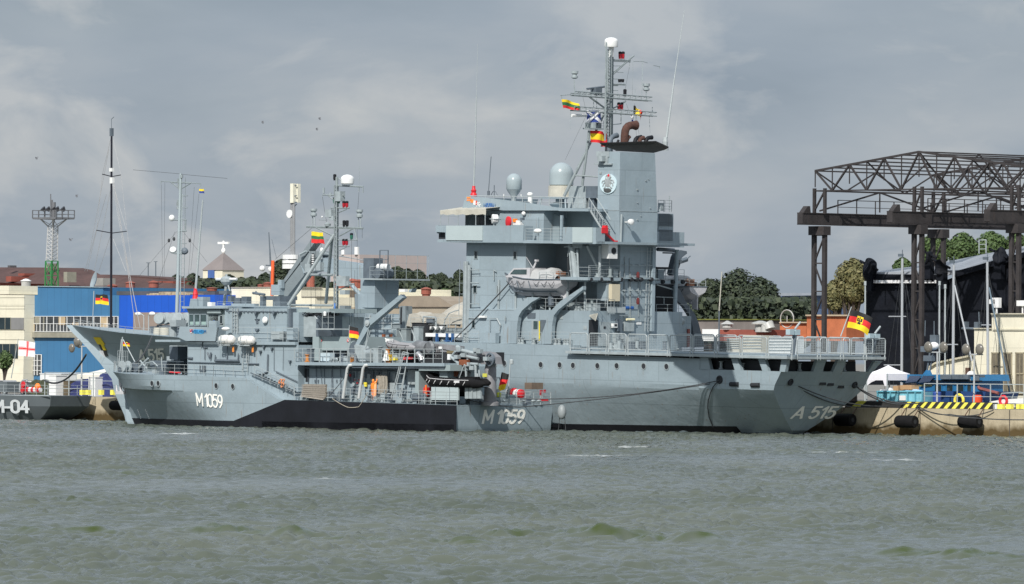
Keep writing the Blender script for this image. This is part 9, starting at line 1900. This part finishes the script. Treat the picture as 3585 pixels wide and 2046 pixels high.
for i, (k, xc, yt, yb, hw, inb, m, lb) in enumerate((
    (2, 1500, 150, 330, 70, 125, LD, 'dark bushy tree left of the pyramid roofed church'), (2, 1640, 140, 330, 60, 130, LD, 'dark tree touching the left wall of the church'), (3, 250, 1000, 1150, 60, 120, LD, 'dark low tree right of the church'), (3, 350, 1020, 1150, 60, 122, LD, 'dark tree with a flat crown, second right of the church'), (3, 440, 1015, 1150, 55, 118, LD, 'dark tree third right of the church'), (3, 555, 985, 1150, 60, 120, LD, 'dark tree behind the orange pole'), (3, 690, 868, 1150, 80, 118, LD, 'tall dark tree directly right of the orange pole'), (3, 830, 900, 1150, 70, 122, LD, 'dark tree behind the sloping crane boom'), (3, 1000, 1000, 1150, 80, 120, LD, 'dark tree under the crane jib'),
    (3, 1640, 950, 1180, 60, 120, LD, 'dark tree beside the crane platform'), (15, 330, 120, 500, 95, 125, LD, 'dark tree behind the crane platform railing'), (15, 460, 150, 500, 90, 120, LD, 'dark tree second right of the crane platform'), (15, 590, 160, 500, 95, 124, LD, 'rounded dark tree with the highest crown between crane and bridge'), (15, 780, 220, 500, 90, 118, LD, 'dark tree above the red ventilator'), (15, 890, 205, 500, 85, 122, LD, 'feathery dark tree right of the red ventilator'), (15, 1010, 270, 500, 80, 118, LD, 'low dark tree close to the tender bridge'), (15, 1120, 170, 500, 70, 125, LD, 'dark tree touching the front of the tender bridge'), (15, 930, 400, 520, 120, 100, LM, 'greener low bush in front of the dark trees'),
    (11, 1560, 460, 960, 130, 105, LD, 'dark tree right of the grey lifeboat'), (0, 1842, 668, 800, 72, 110, LD, 'tallest dark rounded tree right of the lifeboat'), (0, 1895, 690, 800, 52, 108, LD, 'dark tree left of the blue shed'), (0, 1775, 695, 800, 55, 108, LD, 'dark tree close behind the starboard lifeboat'), (0, 1925, 745, 800, 38, 100, LD, 'dark low tree below the blue shed'), (0, 1985, 765, 800, 40, 90, LD, 'dark hedge like tree left of the first gantry leg'), (0, 1800, 735, 800, 45, 95, LD, 'low dark tree behind the slanting cream pole'),
    (13, 640, 905, 1500, 150, 60, LB, 'olive brown autumn tree between gantry leg and black stage'), (13, 500, 1080, 1500, 90, 64, LB, 'smaller olive tree close to the first gantry leg'),
    (13, 1030, 900, 1100, 70, 120, LM, 'small green tree peeping over the stage roof'), (13, 1290, 690, 1050, 110, 125, LM, 'large green tree behind the second gantry column'), (13, 1500, 700, 1050, 130, 130, LM, 'broad green tree over the middle of the stage roof'), (13, 1720, 690, 1050, 130, 125, LM, 'green tree with a high crown near the third gantry column'), (13, 1930, 705, 1050, 120, 128, LM, 'green tree at the right edge above the stage'))):
    tree(lb, k, xc, yt, yb, hw, inb, m, i+1, 'deciduous_tree', gT, 13000 if k == 0 else 8000 if m is not LB else 12000, .36 if m is LD else .34, .12 if m is LD else .2)
tree('small green bush in front of the cream warehouse at the left edge', 2, 45, 790, 990, 60, 28, LM, 77, 'bush', None, 1800, .25, .1)
# dark understorey as one mass
m = MB(); r_ = random.Random(4); V = []; Fc = []
for i in range(24000):
    seg = r_.random(); 
    if seg < .45: x = r_.uniform(1720, 2030); y = r_.uniform(745, 850); p = QA(0, x, y, r_.uniform(84, 100))
    elif seg < .75: x = r_.uniform(690, 1160); y = r_.uniform(706, 745); p = QA(0, x, y, r_.uniform(104, 116))
    else: x = r_.uniform(420, 700); y = r_.uniform(698, 745); p = QA(0, x, y, r_.uniform(104, 116))
    nn = Vector((r_.uniform(-1, 1), r_.uniform(-.2, 1), r_.uniform(-.2, 1))).normalized(); u = nn.orthogonal().normalized(); v = nn.cross(u); L = r_.uniform(.5, 1.0); kx = len(V); V += [p-u*L*.5, p+v*L*.4, p+u*L*.5, p-v*L*.4]; Fc.append((kx, kx+1, kx+2, kx+3))
m.v = V; m.f = Fc; m.mi = [0]*len(Fc); o = single('undergrowth', m, LD, 'dark mass of shrubs below the trees', 'shrubs', QF, kind='stuff')
# birds
def bird(label, k, x, y, dist, sp):
    d = ray(k, x, y); p = CP+d*dist; T = Thing('gull', label, 'bird', None, p, 'gulls over the harbour'); 
    T.part('body', MB().ell(p, (.08, .04, .04), 10, 6), mat('gull_dark', (.16, .17, .19), .8)); m = MB()
    for s in (-1, 1): m.add([p+Vector((.08, 0, .02)), p+Vector((-.1, 0, .02)), p+Vector((-.12, s*sp*.2, .16)), p+Vector((s*sp*.55, s*sp*.3, .10+.05*s)), p+Vector((s*sp*.3, s*sp*.2, .2))], [(0, 1, 2, 3, 4)])
    T.part('wings', m, mat('gull_dark', (.1, .1, .1)))
for lb, k, x, y, s in (('dark gull high left of the yacht mast', 1, 312, 503, .9), ('tiny dark gull between floodlight tower and yacht mast', 1, 653, 824, .7), ('gliding pale gull left of the yacht mast, low', 1, 600, 1195, 1.3), ('tiny gull above the mobile phone mast', 0, 655, 307, .6), ('tiny gull right of the phone mast, upper', 0, 797, 298, .6), ('tiny gull right of the phone mast, lower', 0, 790, 324, .6)): bird(lb, k, x, y, 560, s*.28)
# ================================================================ water
def water():
    rs = np.random.RandomState(5); ys = [165.]
    while ys[-1] < 700: ys.append(ys[-1]+max(.105, .105*(ys[-1]/200)**1.15))
    ys = np.array(ys); nc = 680; u = np.linspace(-1, 1, nc); X = u[None, :]*(ys[:, None]*.083+18); Y = np.repeat(ys[:, None], nc, 1)
    Z = np.zeros_like(X); wx = X+.5*np.sin(Y*.31+X*.17)+.45*np.sin(X*.9-Y*.41)+.2*np.sin(X*2.1+Y*.77); wy = Y+.6*np.sin(X*.27-Y*.13)+.25*np.sin(X*1.1+Y*.7)
    for i in range(64):
        lam = .5*(3.2/.5)**rs.rand() if i < 56 else rs.uniform(4, 9); th = R(-78)+rs.normal(0, .75 if lam < 3 else .3); k = 2*np.pi/lam; amp = .0115*lam**.9
        amp *= .3 if lam > 3.5 else 1.6 if lam < 1.3 else 1
        ph = k*(wx*np.cos(th)+wy*np.sin(th))+rs.rand()*6.28; s_ = np.sin(ph) if lam > 2.2 else 1.0-2.2*np.abs(np.sin(ph/2))**.85; Z += amp*(s_+.28*np.cos(2*ph)*(1 if lam > 1 else 0))
    gust = .75+.35*np.sin(X*.05+Y*.021+1)*np.sin(Y*.047-X*.02)+.15*np.sin(X*.11-Y*.09); Z *= gust
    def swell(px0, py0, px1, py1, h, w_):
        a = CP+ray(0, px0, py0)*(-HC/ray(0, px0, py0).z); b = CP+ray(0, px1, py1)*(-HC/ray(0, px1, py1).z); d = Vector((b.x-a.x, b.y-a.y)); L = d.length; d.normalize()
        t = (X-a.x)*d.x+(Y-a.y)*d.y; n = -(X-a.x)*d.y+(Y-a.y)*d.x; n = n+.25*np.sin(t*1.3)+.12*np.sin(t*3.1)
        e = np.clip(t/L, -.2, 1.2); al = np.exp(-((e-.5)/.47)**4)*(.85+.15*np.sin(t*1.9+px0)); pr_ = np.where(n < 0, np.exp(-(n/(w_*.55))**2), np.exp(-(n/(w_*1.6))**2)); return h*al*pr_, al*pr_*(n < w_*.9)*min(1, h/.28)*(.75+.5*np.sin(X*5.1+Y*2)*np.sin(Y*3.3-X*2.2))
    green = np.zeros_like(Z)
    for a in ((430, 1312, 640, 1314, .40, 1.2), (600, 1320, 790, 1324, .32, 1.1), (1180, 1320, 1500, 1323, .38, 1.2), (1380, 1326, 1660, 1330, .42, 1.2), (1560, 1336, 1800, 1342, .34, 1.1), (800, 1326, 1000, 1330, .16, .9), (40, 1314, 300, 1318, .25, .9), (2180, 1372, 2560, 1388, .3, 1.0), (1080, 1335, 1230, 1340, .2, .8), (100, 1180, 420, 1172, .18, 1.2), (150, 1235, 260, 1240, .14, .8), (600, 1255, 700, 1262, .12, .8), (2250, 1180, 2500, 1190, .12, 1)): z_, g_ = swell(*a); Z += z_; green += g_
    foam = np.zeros_like(Z)
    for (px, py, w_, h_) in ((1505, 1131, 1.9, .9), (2098, 1122, 2.2, .7), (2225, 1142, 1.2, .6), (1580, 1108, 1.5, .6), (690, 1130, .9, .4), (440, 1078, 1.6, .5), (810, 1188, .7, .4)):
        d = ray(0, px, py); p = CP+d*(-HC/d.z); foam += np.exp(-(((X-p.x)/w_)**2)-(((Y-p.y)/(h_*2.2))**2))*(np.sin(X*9+Y*4)+np.sin(X*3.3-Y*7)+1.4 > 0)
    nr = len(ys); co = np.stack([X, Y, Z], -1).reshape(-1, 3).astype(np.float32); idx = np.arange(nr*nc).reshape(nr, nc); q = np.stack([idx[:-1, :-1], idx[:-1, 1:], idx[1:, 1:], idx[1:, :-1]], -1).reshape(-1, 4)
    me = bpy.data.meshes.new('water'); me.vertices.add(len(co)); me.vertices.foreach_set('co', co.ravel()); me.loops.add(q.size); me.loops.foreach_set('vertex_index', q.ravel().astype(np.int32)); me.polygons.add(len(q)); me.polygons.foreach_set('loop_start', np.arange(0, q.size, 4, dtype=np.int32)); me.polygons.foreach_set('loop_total', np.full(len(q), 4, np.int32)); me.polygons.foreach_set('use_smooth', np.ones(len(q), bool)); me.update(calc_edges=True)
    at = me.attributes.new('foam', 'FLOAT', 'POINT'); at.data.foreach_set('value', np.clip(foam, 0, 1).ravel().astype(np.float32))
    at = me.attributes.new('crest_glow', 'FLOAT', 'POINT'); at.data.foreach_set('value', np.clip(green, 0, 1).ravel().astype(np.float32))
    return me
WM = bpy.data.materials.new('harbour_water'); WM.use_nodes = True; nt = WM.node_tree; b = nt.nodes['Principled BSDF']
b.inputs['Roughness'].default_value = .10; b.inputs['IOR'].default_value = 1.33; b.inputs['Specular IOR Level'].default_value = .5
tcn = nt.nodes.new('ShaderNodeTexCoord'); n1 = nt.nodes.new('ShaderNodeTexNoise'); n1.inputs['Scale'].default_value = .9; n1.inputs['Detail'].default_value = 5
mp = nt.nodes.new('ShaderNodeMapping'); mp.inputs['Scale'].default_value = (.06, .03, 1); nt.links.new(tcn.outputs['Object'], mp.inputs[0]); nt.links.new(mp.outputs[0], n1.inputs['Vector'])
rp = nt.nodes.new('ShaderNodeValToRGB'); rp.color_ramp.elements[0].position = .35; rp.color_ramp.elements[0].color = (.076, .090, .072, 1); rp.color_ramp.elements[1].position = .7; rp.color_ramp.elements[1].color = (.102, .115, .094, 1); nt.links.new(n1.outputs[0], rp.inputs[0])
at = nt.nodes.new('ShaderNodeAttribute'); at.attribute_name = 'foam'; mx = nt.nodes.new('ShaderNodeMix'); mx.data_type = 'RGBA'; nt.links.new(at.outputs['Fac'], mx.inputs[0]); nt.links.new(rp.outputs[0], mx.inputs[6]); mx.inputs[7].default_value = (.6, .62, .6, 1); 
a2 = nt.nodes.new('ShaderNodeAttribute'); a2.attribute_name = 'crest_glow'; m2 = nt.nodes.new('ShaderNodeMix'); m2.data_type = 'RGBA'; nt.links.new(a2.outputs['Fac'], m2.inputs[0]); nt.links.new(mx.outputs[2], m2.inputs[6]); m2.inputs[7].default_value = (.042, .060, .010, 1); nt.links.new(m2.outputs[2], b.inputs['Base Color'])  # swell crests tinted olive: light passing through thin water, painted into the base colour
mp2 = nt.nodes.new('ShaderNodeMapping'); mp2.inputs['Scale'].default_value = (1, .3, 1); nt.links.new(tcn.outputs['Object'], mp2.inputs[0])
n2 = nt.nodes.new('ShaderNodeTexNoise'); n2.inputs['Scale'].default_value = 1.5; n2.inputs['Detail'].default_value = 6; n2.inputs['Roughness'].default_value = .6; nt.links.new(mp2.outputs[0], n2.inputs['Vector'])
bp = nt.nodes.new('ShaderNodeBump'); bp.inputs['Distance'].default_value = .07; bp.inputs['Strength'].default_value = 1; nt.links.new(n2.outputs[0], bp.inputs['Height']); nt.links.new(bp.outputs[0], b.inputs['Normal'])
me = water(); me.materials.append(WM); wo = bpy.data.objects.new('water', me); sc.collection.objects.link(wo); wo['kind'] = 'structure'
mb = MB().add([(-1500, -300, -.45), (1500, -300, -.45), (1500, 5000, -.45), (-1500, 5000, -.45)], [(0, 1, 2, 3)]); single('water_far', mb, WM, kind='structure')
